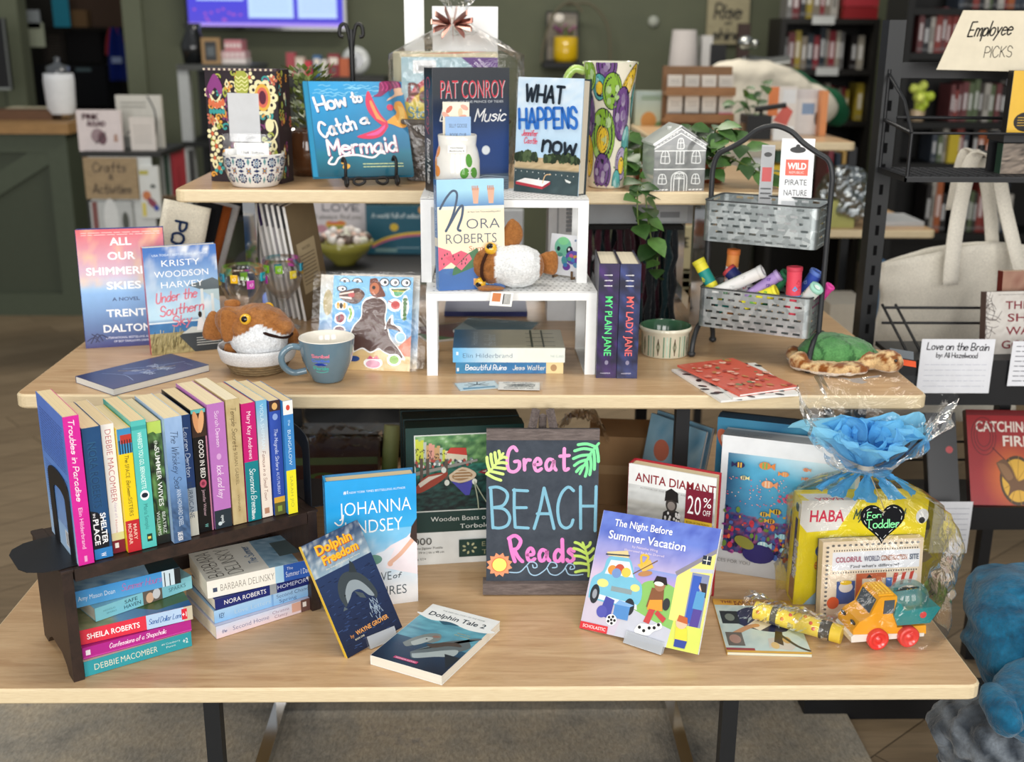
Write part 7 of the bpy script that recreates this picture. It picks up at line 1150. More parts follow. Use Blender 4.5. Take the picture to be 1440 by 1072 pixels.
for i in range(11):
    a = i*.5712+.2; m.sheet(4, 10, lambda u, v, a=a: tuple(q0+Vector(((.03*math.sin(math.pi*v)+.006)*math.cos(a)*(1+.5*v), -.018*math.sin(math.pi*v)+.007*(u-.5), (.032*math.sin(math.pi*v))*math.sin(a)+.010*(u-.5)))), mixc('#a8746a', '#d8b0a4', (i % 3)/2), 'metal', smooth=True)
m.build('bow', o)
# two tall hardcovers
def f_pc(c):
    c.grad(0, 0, 100, 100, '#1c2436', '#2c4880', '#2a4680', '#2c3c5c', '#33383f', '#3a3d42'); c.g(0, 0, 100, 13, 16, 6, lambda u, v: mixc('#10161f', '#6c8098', fbm(u*2, v*7, 3))); [c.l([(40+i*3, 1+i*1.5), (70, 2+i*1.6), (100, 1+i*1.4)], .5, '#a9b8c4') for i in range(7)]
    c.c_(69, 33, 5.6, '#c9d3dc'); c.c_(69, 33, 4.7, '#e6eaee'); c.t('PAT CONROY', 52.6, 75.5, 84, 15, '#c8ccd0', -.006); c.t('PAT CONROY', 52, 76, 84, 15, '#cf3c4c', -.006); c.t('AUTHOR OF THE PRINCE OF TIDES', 52, 72, 80, 1.9, '#c4c8cc', .006); c.hw('Beach', 24, 58, 30, 10, 1.4, '#f2f2f2', .3); c.hw('Music', 74, 57, 40, 10, 1.4, '#f2f2f2', .3)
def s_pc(c): c.r(0, 0, 100, 100, '#23262e'); c.hw('Conroy', 30, 30, 45, 40, 6, '#b83c48', .1); c.hw('Beach Music', 75, 30, 36, 40, 6, '#d8d8d8', .2)
book('dark blue hardcover with tall red lettering, standing behind the clover vase', .1616, .2339, .042, (-.1064, 2.2367, ZR2+.0012), 24.3, 0, 0, True, '#2c3c5c', '#23262e', '#23262e', f_pc, s_pc, pg='#dccdaa')
def f_wh(c):
    c.grad(0, 0, 100, 100, '#b9d4ea', '#b4d2ea', '#c4dcee', '#cfe2f0'); c.g(0, 62, 100, 100, 12, 10, lambda u, v: mixc('#b6d4ec', '#dfeaf2', fbm(u*2.5, v*2.5)))
    c.g(0, 0, 100, 22, 14, 6, lambda u, v: mixc('#2c3a3e', '#4c6064', fbm(u*3, v*8)*.8)); c.g(0, 21, 100, 31, 14, 5, lambda u, v: mixc('#a08a64', '#d6c09a', fbm(u*5, v*3))); rn = random.Random(5)
    for i in range(120): x = rn.choice((rn.uniform(0, 34), rn.uniform(46, 100))); c.e_(x, 29+rn.uniform(0, 7)*(1-abs((x % 50)-25)/40), 3, 3, rn.choice(('#2c3c26', '#3c5030', '#4a5c3a', '#22301e')), 7)
    c.r(0, 20.4, 100, 21.4, '#8a8470'); [c.e_(3+i*9, 18.6-i*.2, .6, .6, '#e0e4e0', 6) for i in range(11)]; c.p([(4, 9), (18, 12.5), (58, 11), (46, 6)], '#eceae8'); c.p([(4, 9), (46, 6), (46, 3.6), (4, 6.4)], '#b83c48'); c.p([(46, 6), (58, 11), (58, 8.6), (46, 3.6)], '#9c2f3c'); c.l([(46, 9), (50, 16), (58, 17)], .9, '#d8b88c'); c.l([(38, 8), (40, 13)], .9, '#e8e8e8'); c.p([(80, 14), (90, 12), (88, 10.5), (82, 11.5)], '#d8dcd8')
    c.hw('WHAT', 42, 79, 58, 14, 3.2, '#182430', .05, -2); c.hw('HAPPENS', 50, 57, 88, 17, 3.4, '#2a6cc0', -.02, 3); c.hw('now', 68, 36, 50, 17, 3.4, '#182430', .05, -3); c.hw('Jennifer', 22, 49.5, 24, 5, .9, '#d8546c', .2); c.hw('Castle', 24, 43, 20, 5, .9, '#d8546c', .2)
book('pale blue hardcover with brush lettering and a red raft, at the right of the riser', .1421, .2184, .034, (.0504, 2.2622, ZR2+.0012), -31.5, 4, 0, True, '#b9d4ea', '#c8dcea', '#27363e', f_wh, pg='#e6dcc8')
# clover vase
P = Vector((-.0585, 2.192, ZR2+.0012)); o = thing('small_vase', 'small white vase with a green clover leaf and orange petals, before the dark hardcover', 'vase', P)
pr = [(0, .001), (.037, 0), (.0405, .004), (.043, .03), (.0425, .05), (.039, .062), (.0355, .07), (.0372, .083)]
m = MB(); m.M = Matrix.Diagonal((1, 1, 1.36, 1)); m.lathe(pr+[(.0372, .083), (.0362, .0845), (.0345, .083), (.033, .07), (.036, .06), (.039, .03), (.036, .006), (0, .004)], '#e9e7e0', 'gloss', 44)
k = CylCv(m, (0, 0, 0), lerp_prof(pr), -84, -26, .02, .042); [k.e_(48+26*math.cos(R(a)), 44+30*math.sin(R(a)), 21, 17, '#5a9a3c', 14, rot=a) for a in (95, 200, 340)]; [k.l([(48, 36), (48+9*math.cos(R(a)), 36+14*math.sin(R(a)))], 3, '#e9e7e0', False) for a in range(0, 360, 60)]
k = CylCv(m, (0, 0, 0), lerp_prof(pr), -185, -128, .02, .052); [k.e_(45+x, y, 24, 15, '#e8923c', 14) for x, y in ((0, 80), (14, 30), (-12, 52))]
m.build('body', o)
m = MB(); m.M = Matrix.Diagonal((1, 1, 1.36, 1)); m.box(-.017, .017, -.0402, -.0395, .0615, .072, '#f4f4f2', 'paper'); k = Cv(m, (-.017, -.0402, .0615), (1, 0, 0), (0, 0, 1), (0, -1, 0), .034, .0105); k.t('Hand-Painted', 50, 58, 70, 22, '#333', .01); k.t('Bookmarks 8', 50, 18, 80, 22, '#333', .01); m.build('label', o)
def f_bm1(c): c.r(0, 0, 100, 100, '#ece2cc'); rn = random.Random(3); [c.e_(rn.uniform(5, 95), rn.uniform(5, 95), 9, 5, rn.choice(('#e0a08c', '#4a8a7c', '#d8c09c', '#c86a50')), 8, rot=rn.uniform(0, 180)) for i in range(24)]; c.e_(32, 58, 26, 18, '#2f7a70'); c.e_(32, 56, 18, 12, '#ece2cc')
slab('bookmark', 'cream floral bookmark standing tallest in the clover vase', 'bookmark', .05, .168, .0012, (P.x-.027, P.y-.002, P.z+.006), 3, 2, 0, '#ece2cc', f_bm1)
slab('bookmark', 'pale blue lettered bookmark in front of the floral one in the clover vase', 'bookmark', .048, .143, .0012, (P.x-.022, P.y-.0135, P.z+.005), 3, 2, 0, '#8eb2dc', lambda c: (c.t('SILLY GOOSE', 50, 86, 70, 5, '#3c4c64', .0), c.t('BOOK CLUB', 50, 74, 64, 5, '#3c4c64', .0)))
# tall pitcher painted with ovals
P = Vector((.2435, 2.345, ZT+.0005)); o = thing('pitcher_vase', 'tall white pitcher vase painted with purple, green and yellow ovals', 'vase', P)
pr = [(0, .001), (.036, 0), (.0395, .004), (.0405, .06), (.044, .13), (.0485, .19), (.0555, .252)]
m = MB(); m.lathe(pr, '#e6e0cc', 'gloss', 56); m.lathe([(.0555, .252), (.0548, .2535), (.0535, .252), (.0465, .19), (.042, .13), (.0385, .06), (.037, .006), (0, .005)], '#cfd0b8', 'gloss', 56)
k = CylCv(m, (0, 0, 0), lerp_prof(pr), -180, 0, .001, .251, 'gloss', .000006); rn = random.Random(2)
for i in range(46): k.e_(rn.uniform(0, 100), rn.uniform(2, 98), 1.3, 1.1, '#7a9a5c', 6, rot=40)
OL = '#2c2a34'
def ov(x, y, rx, ry, col, col2=None, rot=0):
    k.e_(x, y, rx, ry, OL, 26, rot); k.e_(x, y, rx-.7, ry-.9, col, 26, rot); rn = random.Random(int(x*7+y)); [k.e_(x+rn.uniform(-.6, .6)*rx, y+rn.uniform(-.6, .6)*ry, rx*.22, ry*.2, mixc(col, '#fff', rn.uniform(.05, .3)), 8) for i in range(7)]
    if col2: k.e_(x, y-ry*.1, rx*.55, ry*.55, OL, 20); k.e_(x, y-ry*.1, rx*.48, ry*.48, col2, 20)
PU, GN_, TE, YE = '#6c4a82', '#86b03c', '#5aa6a4', '#e8c23c'
for q in ((42, 98, 13, 14, PU), (33, 81, 10, 11, TE, YE), (74, 84, 9, 17, YE, None, -24), (50, 78, 13, 15, GN_), (66, 60, 14, 22, PU), (38, 42, 19, 23, GN_, YE), (78, 36, 10, 15, TE), (70, 20, 11, 14, '#a898b8', YE), (38, 13, 15, 16, PU), (85, 18, 9, 16, GN_, None, 10), (62, 2, 8, 14, TE), (14, 60, 12, 20, PU), (10, 26, 12, 18, YE), (90, 70, 8, 15, TE), (18, 90, 11, 13, GN_)): ov(*q)
k.r(0, 98.4, 100, 100, '#a8c84a'); k.r(0, 0, 100, 2, '#a8c84a'); m.build('body', o)
m = MB(); m.tube(catmull([(-.05, .0, .232), (-.072, .0, .238), (-.087, .0, .222), (-.09, 0, .195), (-.084, 0, .165), (-.066, 0, .14), (-.043, 0, .128)]), [.006]+[.0085]*23+[.006], lambda p: mixc('#8ab83c', '#c8dc8c', fbm(p.z*30, p.x*30)), 'gloss', 12); m.build('handle', o)
# pottery house
P = Vector((.3288, 2.2735, ZT+.0005)); o = thing('pottery_house', 'small grey glazed pottery house with white line windows', 'ornament', P, 8.2); W, H, D, E = .1083, .126, .085, .0935
m = MB(); pf = [(0, 0), (W, 0), (W, E), (W/2, H), (0, E)]; n = 5
m.add([(x, 0, z) for x, z in pf]+[(x, D, z) for x, z in pf], [(0, 1, 2, 3, 4), (9, 8, 7, 6, 5), (0, 5, 6, 1), (1, 6, 7, 2), (4, 9, 5, 0)], '#b9c2bb', 'gloss')
c = Cv(m, (0, 0, 0), (1, 0, 0), (0, 0, 1), (0, -1, 0), W, H, 'gloss'); e = E/H*100; c.p([(0, 0), (100, 0), (100, e), (50, 100), (0, e)], '#77797a'); c.g(1, 1, 99, e-1, 18, 14, lambda u, v: mixc('#6a6d70', '#9a9c98', fbm(u*3, v*3))); WL = '#eef0ee'
def wl(p, w=1.5): c.l(p, w, WL, False)
wl([(0, e-7), (50, 92), (100, e-7)]); wl([(0, e-1), (50, 99), (100, e-1)], 1.8); wl([(1, e-10), (99, e-10)]); wl([(1, 35), (99, 35)], 1.8); [wl([(4+i*6.2, e-3+i*4.3*.8), (7+i*6.2, e-1.4+i*4.3*.8)], 1) for i in range(7)]; [wl([(96-i*6.2, e-3+i*4.3*.8), (93-i*6.2, e-1.4+i*4.3*.8)], 1) for i in range(7)]
def win(x, y, w, h, f=1.4): c.l([(x-w*1.1, y), (x-w, y+h*.6), (x-w*.6, y+h*.95), (x, y+h), (x+w*.6, y+h*.95), (x+w, y+h*.6), (x+w*1.1, y), (x-w*1.1, y)], f, WL); wl([(x, y), (x, y+h)], 1.1); wl([(x-w, y+h*.55), (x+w, y+h*.55)], 1.1)
win(50, 68, 5.5, 16); win(21, 45, 7.5, 19); win(81, 45, 7.5, 19); win(17, 12, 7, 15); win(82, 12, 7, 15); wl([(43, 44), (43, 64)]); wl([(57, 44), (57, 64)]); wl([(50, 44), (50, 64)]); wl([(42, 44), (58, 44)])
for q in (15, 10): c.l([(50-q, 0), (50-q, 20), (50-q*.7, 28), (50, 31-(15-q)*.6), (50+q*.7, 28), (50+q, 20), (50+q, 0)], 1.6, WL)
wl([(50, 0), (50, 21)]); wl([(40, 20), (60, 20)]); [wl([(50, 20), (50+9*math.cos(R(a)), 20+7*math.sin(R(a)))], .8) for a in (30, 60, 90, 120, 150)]; [wl([(3+i*7, 2), (7+i*7, 2.5)], 2) for i in range(4)]; [wl([(70+i*7, 2), (74+i*7, 2.5)], 2) for i in range(4)]; m.build('walls', o)
m = MB()
for s in (0, 1):
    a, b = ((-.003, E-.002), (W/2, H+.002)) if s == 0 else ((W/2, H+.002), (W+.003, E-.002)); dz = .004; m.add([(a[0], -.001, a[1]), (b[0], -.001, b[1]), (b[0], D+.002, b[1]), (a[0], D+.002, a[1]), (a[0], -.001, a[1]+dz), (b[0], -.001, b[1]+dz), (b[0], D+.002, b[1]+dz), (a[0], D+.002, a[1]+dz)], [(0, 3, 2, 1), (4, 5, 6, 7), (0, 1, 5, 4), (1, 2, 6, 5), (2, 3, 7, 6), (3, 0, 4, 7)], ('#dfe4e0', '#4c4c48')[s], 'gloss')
m.build('roof', o); m = MB(); m.lathe([(.007, 0), (.0085, .004), (.0075, .009), (.006, .009)], '#d6dad6', 'gloss', 14, c=(W*.42, D*.55, H-.008)); m.build('chimney', o)
# trailing pothos
def pothos(label, P, stems, seed, potc='#8a4a2c'):
    o = thing('trailing_plant', label, 'plant', P); rn = random.Random(seed)
    m = MB(); m.lathe([(0, .001), (.03, 0), (.036, .05), (.039, .056), (.036, .056), (.033, .048), (0, .044)], potc, 'gloss', 24); m.build('pot', o); s = MB(); f = MB()
    for st in stems:
        P_ = [Vector(p) for p in catmull(st, k=5)]; s.tube(P_, .0016, '#5a7030', 'leaf', 6)
        for i in range(1, len(P_), 2):
            p = P_[i]; a = rn.uniform(0, 6.28); d = Vector((math.cos(a), math.sin(a)-.45, rn.uniform(-.7, .5))).normalized(); L = rn.uniform(.034, .056); side = d.cross(Vector((rn.uniform(-.3, .3), -.5, 1))).normalized(); nn = side.cross(d); col = mixc('#1f3a1c', '#56803c', rn.random()); vs = []
            for t, w in ((0, 0), (.12, .26), (.35, .40), (.62, .30), (.85, .13), (1, 0)): q = p+d*L*t-nn*L*.22*t*t; vs += [tuple(q-side*L*w+nn*L*w*.16), tuple(q), tuple(q+side*L*w+nn*L*w*.16)]
            f.add(vs, [(3*j+c, 3*j+c+1, 3*j+4+c, 3*j+3+c) for j in range(5) for c in (0, 1)], col, 'leaf', True)
    s.build('stems', o); f.build('leaves', o); return o
pothos('leafy pothos behind the pottery house, trailing down past the basket handle', Vector((.47, 2.44, ZT+.0005)), [[(0, 0, .05), (-.02, -.03, .09), (-.03, -.08, .10), (-.01, -.11, .07)], [(0, 0, .05), (.03, -.02, .09), (.06, -.05, .08), (.09, -.07, .04), (.12, -.08, .015)], [(0, 0, .05), (-.03, .0, .11), (-.05, -.03, .12)], [(0, 0, .05), (.02, -.03, .06), (.05, -.08, .05), (.09, -.10, .03), (.115, -.09, .012)], [(0, 0, .05), (.0, -.03, .1), (.0, -.07, .12), (.01, -.1, .1)], [(0, 0, .05), (-.02, -.04, .06), (-.02, -.08, .05), (.0, -.1, .03)], [(0, 0, .06), (.02, .0, .12), (.03, -.04, .12)]], 3)
pothos('pothos between the pitcher and pottery house, trailing over the front edge', Vector((.345, 2.49, ZT+.0005)), [[(0, 0, .05), (-.02, -.04, .08), (-.03, -.09, .05), (-.035, -.15, .02), (-.04, -.2, .012)], [(0, 0, .05), (-.03, -.02, .1), (-.05, -.04, .1)], [(-.04, -.2, .012), (-.035, -.236, .004), (-.03, -.245, -.04), (-.02, -.245, -.09), (-.005, -.24, -.13), (-.005, -.235, -.17)], [(-.04, -.2, .012), (-.05, -.238, .0), (-.05, -.247, -.04), (-.045, -.245, -.075)], [(0, 0, .05), (-.04, -.02, .06), (-.06, -.06, .07), (-.05, -.1, .05)]], 8)
for o in list(COL.objects)[N0:]:      # everything standing on the top tier itself (not on the white riser) goes a little further back
    if o.parent is None and abs(o.location.z-ZR2-.0012) > .0006 and not o.name.startswith('bookmark'): o.location.x *= 1.02; o.location.y += .052
# ================================================================ the shop behind
def pxb(name, label, cat, x0, y0, x1, y1, Y, d, col, front=None, m_='print', group=None, yaw=0, top=None):
    xc, ym = (x0+x1)/2, (y0+y1)/2; A = aty(x0, ym, Y).x; B = aty(x1, ym, Y).x; z0 = aty(xc, y1, Y).z; z1 = aty(xc, y0, Y).z
    m = MB(); m.box(0, B-A, 0, d, 0, z1-z0, col, m_); w, h = B-A, z1-z0
    if front: front(Cv(m, (0, 0, 0), (1, 0, 0), (0, 0, 1), (0, -1, 0), w, h, m_, .0004))
    o = m.build(name); o.location = (A, Y, z0); o.rotation_euler[2] = R(yaw); tag(o, label, cat, group); return o
def shelfz(y, Y, x): return aty(x, y, Y).z
# counter on the left
m = MB(); cx1 = aty(108, 320, 6.0).x; m.box(-6, cx1, 6.0, 6.7, 0, .955, '#454c3d', 'satin'); k = '#4e5646'
for a, b in ((-6, cx1),): m.box(a, b, 5.975, 6.0, .86, .955, k, 'satin'); m.box(a, b, 5.975, 6.0, 0, .12, k, 'satin')
m.box(cx1-.1, cx1, 5.975, 6.0, .12, .86, k, 'satin'); m.box(cx1-1.5, cx1-1.4, 5.975, 6.0, .12, .86, k, 'satin')
extr(m, [(cx1-1.4, .12), (cx1-1.25, .12), (cx1-.1, .80), (cx1-.1, .86), (cx1-.2, .86)], 5.978, 6.0, k, 'satin')
t_ = MB(); t_.box(-6, cx1+.03, 5.94, 6.74, .956, 1.01, '#a9814f', 'wood'); o = thing('counter', 'dark green panelled shop counter with a wooden top at the far left', 'counter', (0, 0, 0)); m.build('body', o); t_.build('worktop', o)
ZC = 1.0105
def onc(name, label, cat, px0, px1, h, Y, d, col, front=None, m_='satin', z=ZC):
    A, B = aty(px0, 170, Y).x, aty(px1, 170, Y).x; o = wbox(name, label, A, B, Y, Y+d, z, z+h, col, front, cat, m_=m_); return o
onc('paper_pad', 'cream pad in the wooden tray at the left of the counter', 'paper', 10, 36, .05, 6.35, .12, '#dcd0b0')
onc('paper_pad', 'cream pad in the wooden tray beside the glass canister', 'paper', 41, 72, .05, 6.35, .12, '#dccfae')
onc('tray', 'brown wooden tray along the front of the counter', 'tray', -30, 74, .05, 6.15, .14, '#6c4a30', m_='wood')
cg = aty(88, 165, 6.2); o = thing('canister', 'clear glass canister wrapped in white paper on the counter', 'jar', (cg.x, 6.2, ZC)); m = MB(); m.lathe([(0, .003), (.06, 0), (.062, .03)], '#dfe6ea', 'glass', 24); m.lathe([(.062, .03), (.072, .06), (.078, .2), (.074, .235), (0, .236)], '#e2e4e6', 'paper', 24); m.build('body', o); m = MB(); m.lathe([(.06, .236), (.06, .27), (.02, .285), (.012, .3), (.016, .315), (0, .32)], '#4c5054', 'gloss', 24); m.build('lid', o)
# chalk frame at the far left
pxb('framed_board', 'black framed board on the green wall at the far left edge', 'frame', -60, 25, 11, 126, 7.0, .03, '#17181a', lambda c: (c.r(0, 0, 100, 3, '#9aa09c'), c.r(96, 0, 100, 100, '#6c706c')))
# storeroom doorway
YS = 8.3
def st(name, label, cat, x0, y0, x1, y1, Y, col, d=.3, front=None): return pxb(name, label, cat, x0, y0, x1, y1, Y, d, col, front, 'matte')
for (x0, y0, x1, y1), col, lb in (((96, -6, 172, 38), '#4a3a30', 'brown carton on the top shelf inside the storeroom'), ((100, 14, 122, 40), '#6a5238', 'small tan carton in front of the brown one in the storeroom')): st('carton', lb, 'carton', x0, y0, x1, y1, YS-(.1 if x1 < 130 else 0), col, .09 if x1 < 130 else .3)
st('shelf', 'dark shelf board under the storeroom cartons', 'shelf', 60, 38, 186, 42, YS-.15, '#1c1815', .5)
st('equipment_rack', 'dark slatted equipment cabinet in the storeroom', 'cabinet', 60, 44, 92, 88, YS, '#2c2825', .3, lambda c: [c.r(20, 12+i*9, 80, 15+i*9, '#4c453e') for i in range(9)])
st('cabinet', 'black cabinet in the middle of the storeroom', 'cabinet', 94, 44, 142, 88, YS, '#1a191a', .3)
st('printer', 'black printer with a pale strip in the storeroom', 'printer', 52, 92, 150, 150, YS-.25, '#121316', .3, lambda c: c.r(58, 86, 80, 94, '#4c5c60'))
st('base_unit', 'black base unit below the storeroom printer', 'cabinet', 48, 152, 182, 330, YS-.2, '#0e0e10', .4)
for (x0, y0, x1, y1), col, lb in (((146, 39, 178, 78), '#8a2028', 'red apron hanging at the right in the storeroom'), ((150, 39, 181, 114), '#13246c', 'blue apron hanging over the red one in the storeroom')):
    A = aty(x0, (y0+y1)/2, 8.115 if col[1] == '1' else 8.134); B = aty(x1, (y0+y1)/2, 8.115 if col[1] == '1' else 8.134); z1, z0 = aty(160, y0, 8.12).z, aty(160, y1, 8.12).z; m = MB()
    m.sheet(10, 10, lambda u, v: (A.x+(B.x-A.x)*(.5+(u-.5)*(1-.55*v**2)), A.y-.02*math.sin(u*9), z0+(z1-z0)*v), col, 'fabric', .012)
    if col[1] == '1': q = Cv(m, (A.x, A.y-.045, z0), (1, 0, 0), (0, 0, 1), (0, -1, 0), B.x-A.x, z1-z0, 'fabric', .001); q.r(30, 34, 76, 46, '#8a98b8')
    tag(m.build('apron'), lb, 'apron')
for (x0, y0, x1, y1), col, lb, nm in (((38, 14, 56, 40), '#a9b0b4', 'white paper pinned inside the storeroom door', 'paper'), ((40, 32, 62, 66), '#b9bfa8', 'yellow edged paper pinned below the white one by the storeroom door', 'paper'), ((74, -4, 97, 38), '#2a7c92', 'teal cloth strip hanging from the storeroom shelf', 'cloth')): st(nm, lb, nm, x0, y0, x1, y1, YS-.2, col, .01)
# display unit left of centre
o = thing('display_unit', 'black display unit of children books with a wooden crafts sign', 'shelf unit', (0, 0, 0)); Y = 5.0; A = aty(113, 215, Y).x; B = aty(226, 215, Y).x; z = aty(170, 214, Y).z
m = MB(); m.box(A, B, Y, Y+.42, z-.02, z, '#232423', 'satin'); m.build('shelf', o); m = MB(); m.box(A, B, Y+.02, Y+.42, z-.52, z-.5, '#232423', 'satin'); m.build('shelf', o)
m = MB(); m.box(A, A+.02, Y+.02, Y+.42, 0, z-.02, '#2c2d2c', 'satin'); m.box(B+.04, B+.06, Y+.3, Y+.32, 0, z-.02, '#2c2d2c', 'satin'); m.build('side_panel', o); m = MB(); m.box(A+.03, A+.30, Y-.005, Y+.01, z-.42, z-.02, '#cfd2d0', 'satin'); m.build('white_panel', o)
pxb('wooden_sign', 'light wooden sign lettered crafts and activities on the black display unit', 'sign', 119, 222, 193, 280, 4.97, .015, '#a8906c', lambda c: (c.hw('Crafts', 48, 66, 62, 22, 4.5, '#6c5c48', .1), c.hw('&', 50, 48, 8, 12, 3.5, '#6c5c48'), c.hw('Activities', 50, 14, 72, 22, 4.5, '#6c5c48', .1)), 'wood')
def f_pk(c): c.hw('PINK', 32, 78, 34, 12, 5, '#5c3c44'); c.hw('ROUND', 44, 62, 40, 10, 4, '#6c4c54', .2); c.e_(46, 38, 16, 18, '#9a8488'); c.e_(56, 32, 10, 16, '#6c4c54'); c.l([(40, 20), (52, 30), (64, 46)], 3, '#3c2c30'); c.p([(82, 24), (92, 24), (90, 44), (84, 40)], '#b08a78')
pxb('picture_book', 'pale pink picture book standing on the display unit', 'book', 109, 155, 170, 213, 5.06, .03, '#e2d6d4', f_pk)
pxb('picture_book', 'white picture book with a dark bird behind the pink one', 'book', 165, 134, 228, 212, 5.2, .03, '#cfccc2', lambda c: (c.p([(8, 20), (50, 60), (38, 40), (20, 30)], '#3a2c34'), c.l([(72, 98), (86, 70), (84, 30), (70, 4)], 3, '#4c4c4c'), c.lines(12, 76, 66, 90, 2, '#8c8a80', 2), c.r(8, 2, 26, 26, '#8a8a86')))
pxb('note_card', 'small white card in front of the bird picture book', 'card', 183, 165, 218, 212, 5.08, .01, '#dcd4cc', lambda c: c.lines(14, 20, 86, 80, 6, '#9a948c', 1.6))
pxb('activity_book', 'tall white activity book with bright drawings on the lower shelf', 'book', 197, 234, 224, 307, 4.98, .03, '#d8dad6', lambda c: (c.r(4, 84, 50, 92, '#b8b04c'), c.e_(34, 44, 22, 9, '#c87848'), c.e_(60, 30, 18, 12, '#8a3c50', rot=40), c.e_(80, 20, 14, 6, '#3c4ca0'), c.r(6, 4, 26, 30, '#d8c860'), c.e_(70, 62, 14, 4, '#5c605c')))
pxb('activity_book', 'white activity book with a cut out figure below the wooden sign', 'book', 128, 284, 186, 330, 4.96, .03, '#b9bcba', lambda c: (c.r(5, 0, 18, 100, '#7c4c48'), c.e_(50, 50, 18, 60, '#d6d8d6'), c.e_(84, 40, 8, 30, '#4c5048')))
for i, (x, col, n) in enumerate(((227, '#c9ccc8', 'white'), (232, '#3c5a48', 'dark green'), (237, '#9aa09c', 'grey'), (241, '#b03a44', 'red'))): pxb('book', f'{n} spined book on the right side of the display unit', 'book', x, 214, x+4.6, 276, 5.25, .2, col, group='spines at the side of the display unit')
pxb('low_shelf', 'brown wooden shelf board under the upright spines at the display unit', 'shelf', 224, 277, 250, 283, 5.2, .3, '#7c6248', m_='wood')
# metal rack with ornaments
o = thing('metal_rack', 'silver and black metal rack against the green wall', 'rack', (0, 0, 0)); Y = 6.6; za = aty(300, 91, Y).z
for px, dy in ((262, 0), (262, .45), (345, 0), (345, .45)):
    x = aty(px, 170, Y).x; m = MB(); m.box(x-.03, x+.03, Y+dy, Y+dy+.05, 0, za, '#b4b8b8' if dy == 0 and px == 262 else '#2c2e2e', 'satin'); m.build('post', o)
for zz in (za, za-.42, za-.84):
    m = MB(); m.box(aty(250, 91, Y).x, aty(352, 91, Y).x, Y-.02, Y+.52, zz-.03, zz, '#4c4e4c' if zz == za else '#1c1e1e', 'satin'); m.build('shelf', o)
m = MB(); m.box(aty(275, 91, Y).x, aty(345, 91, Y).x, Y+.1, Y+.4, za-.83, za-.6, '#141618', 'satin'); m.build('black_bin', o)
def on(name, label, cat, x0, y0, x1, Y, col, d=.1, z=None, front=None, m_='satin', group=None):
    q = aty((x0+x1)/2, y0, Y); A, B = aty(x0, y0, Y).x, aty(x1, y0, Y).x; return wbox(name, label, A, B, Y, Y+d, z, q.z, col, front, cat, m_=m_)
on('photo_frame', 'tan photo frame on the metal rack', 'frame', 282, 53, 308, 6.7, '#a8875c', .03, za+.001, lambda c: (c.r(18, 12, 82, 86, '#2c2e30'), c.r(30, 30, 70, 66, '#5c6468')))
m = MB(); q = aty(273, 75, 6.8); m.lathe([(0, 0), (.06, .0), (.075, .1), (.04, .18), (.05, .22), (0, .22)], '#1c1e20', 'gloss', 20, c=(q.x, 6.8, za+.001)); tag(m.build('vase'), 'black vase beside the tan photo frame on the metal rack', 'vase')
for i, (x0, x1, y0, y1, col, lb) in enumerate(((308, 346, 82, 90, '#e0d8d4', 'white box lowest in the pink stack on the rack'), (309, 345, 72, 82, '#d8b0b4', 'pink box in the middle of the stack on the rack'), (316, 340, 56, 72, '#c87c84', 'rose patterned box on top of the pink stack on the rack'))):
    zz0 = za+.001 if i == 0 else zz1+.0006; zz1 = aty(326, y0, 6.75).z; wbox('gift_box', lb, aty(x0, y1, 6.75).x, aty(x1, y1, 6.75).x, 6.75, 6.9, zz0, zz1, col, lambda c: [c.e_(10+j*20, 50, 7, 22, '#f0e4e2') for j in range(5)], 'box')
# television menu
m = MB(); Y = 7.45; A, B = aty(260, 20, Y).x, aty(487, 20, Y).x; z0, z1 = aty(372, 42, Y).z, aty(372, -90, Y).z; o = thing('television', 'wall mounted television showing a blue and white menu', 'television', (A, Y, z0)); m.box(0, B-A, 0, .06, 0, z1-z0, '#121216', 'gloss'); m.build('case', o)
m = MB(); k = Cv(m, (.02, 0, .02), (1, 0, 0), (0, 0, 1), (0, -1, 0), B-A-.04, z1-z0-.04, 'screen', .0006); k.grad(0, 0, 100, 100, '#5a50c8', '#4a4cd8', '#5a5cf0'); k.r(6, 30, 36, 100, '#b8d0f4'); k.r(39, 10, 68, 100, '#b9d4f8'); k.r(71, 10, 96, 100, '#b9d2fa')
for x in (42, 74): k.lines(x, 16, x+22, 96, 16, '#98b4e4', .7, x)
k.r(0, 0, 100, 4, '#a890e8'); k.lines(10, 36, 32, 94, 10, '#98b4e4', .7, 2); rn = random.Random(3); [k.e_(rn.uniform(4, 34), rn.uniform(6, 22), 1.2, 1.6, '#9a5ac0', 7) for i in range(14)]; m.build('screen', o)
# ledge of trinkets beneath
LX = aty(400, 104, 6.5); zl = aty(440, 108, 6.5).z; m = MB(); m.box(aty(396, 108, 6.5).x, aty(540, 108, 6.5).x, 6.5, 6.9, zl-.05, zl, '#2c2c2a', 'satin'); m.box(aty(400, 108, 6.5).x, aty(530, 108, 6.5).x, 6.55, 6.85, 0, zl-.05, '#30342c', 'satin'); tag(m.build('cabinet'), 'dark low cabinet of trinkets below the television', 'cabinet')
for i, (x0, x1, y0, col, n) in enumerate(((402, 414, 74, '#a84850', 'red'), (415, 427, 80, '#c8b8a8', 'cream'), (428, 438, 86, '#c83c48', 'scarlet'), (440, 450, 78, '#3c6c9c', 'blue'), (451, 460, 84, '#d8d4cc', 'white'), (461, 476, 76, '#8a2c34', 'maroon'), (477, 490, 82, '#b8603c', 'orange'))): on('gift_box', f'small {n} packet on the cabinet below the television', 'packet', x0, y0, x1, 6.55, col, .08, zl+.001, (lambda c: (c.r(10, 55, 90, 85, '#e0d8cc'), c.e_(50, 30, 22, 14, '#5c4c48'))) if i % 2 else None, group='packets on the cabinet')
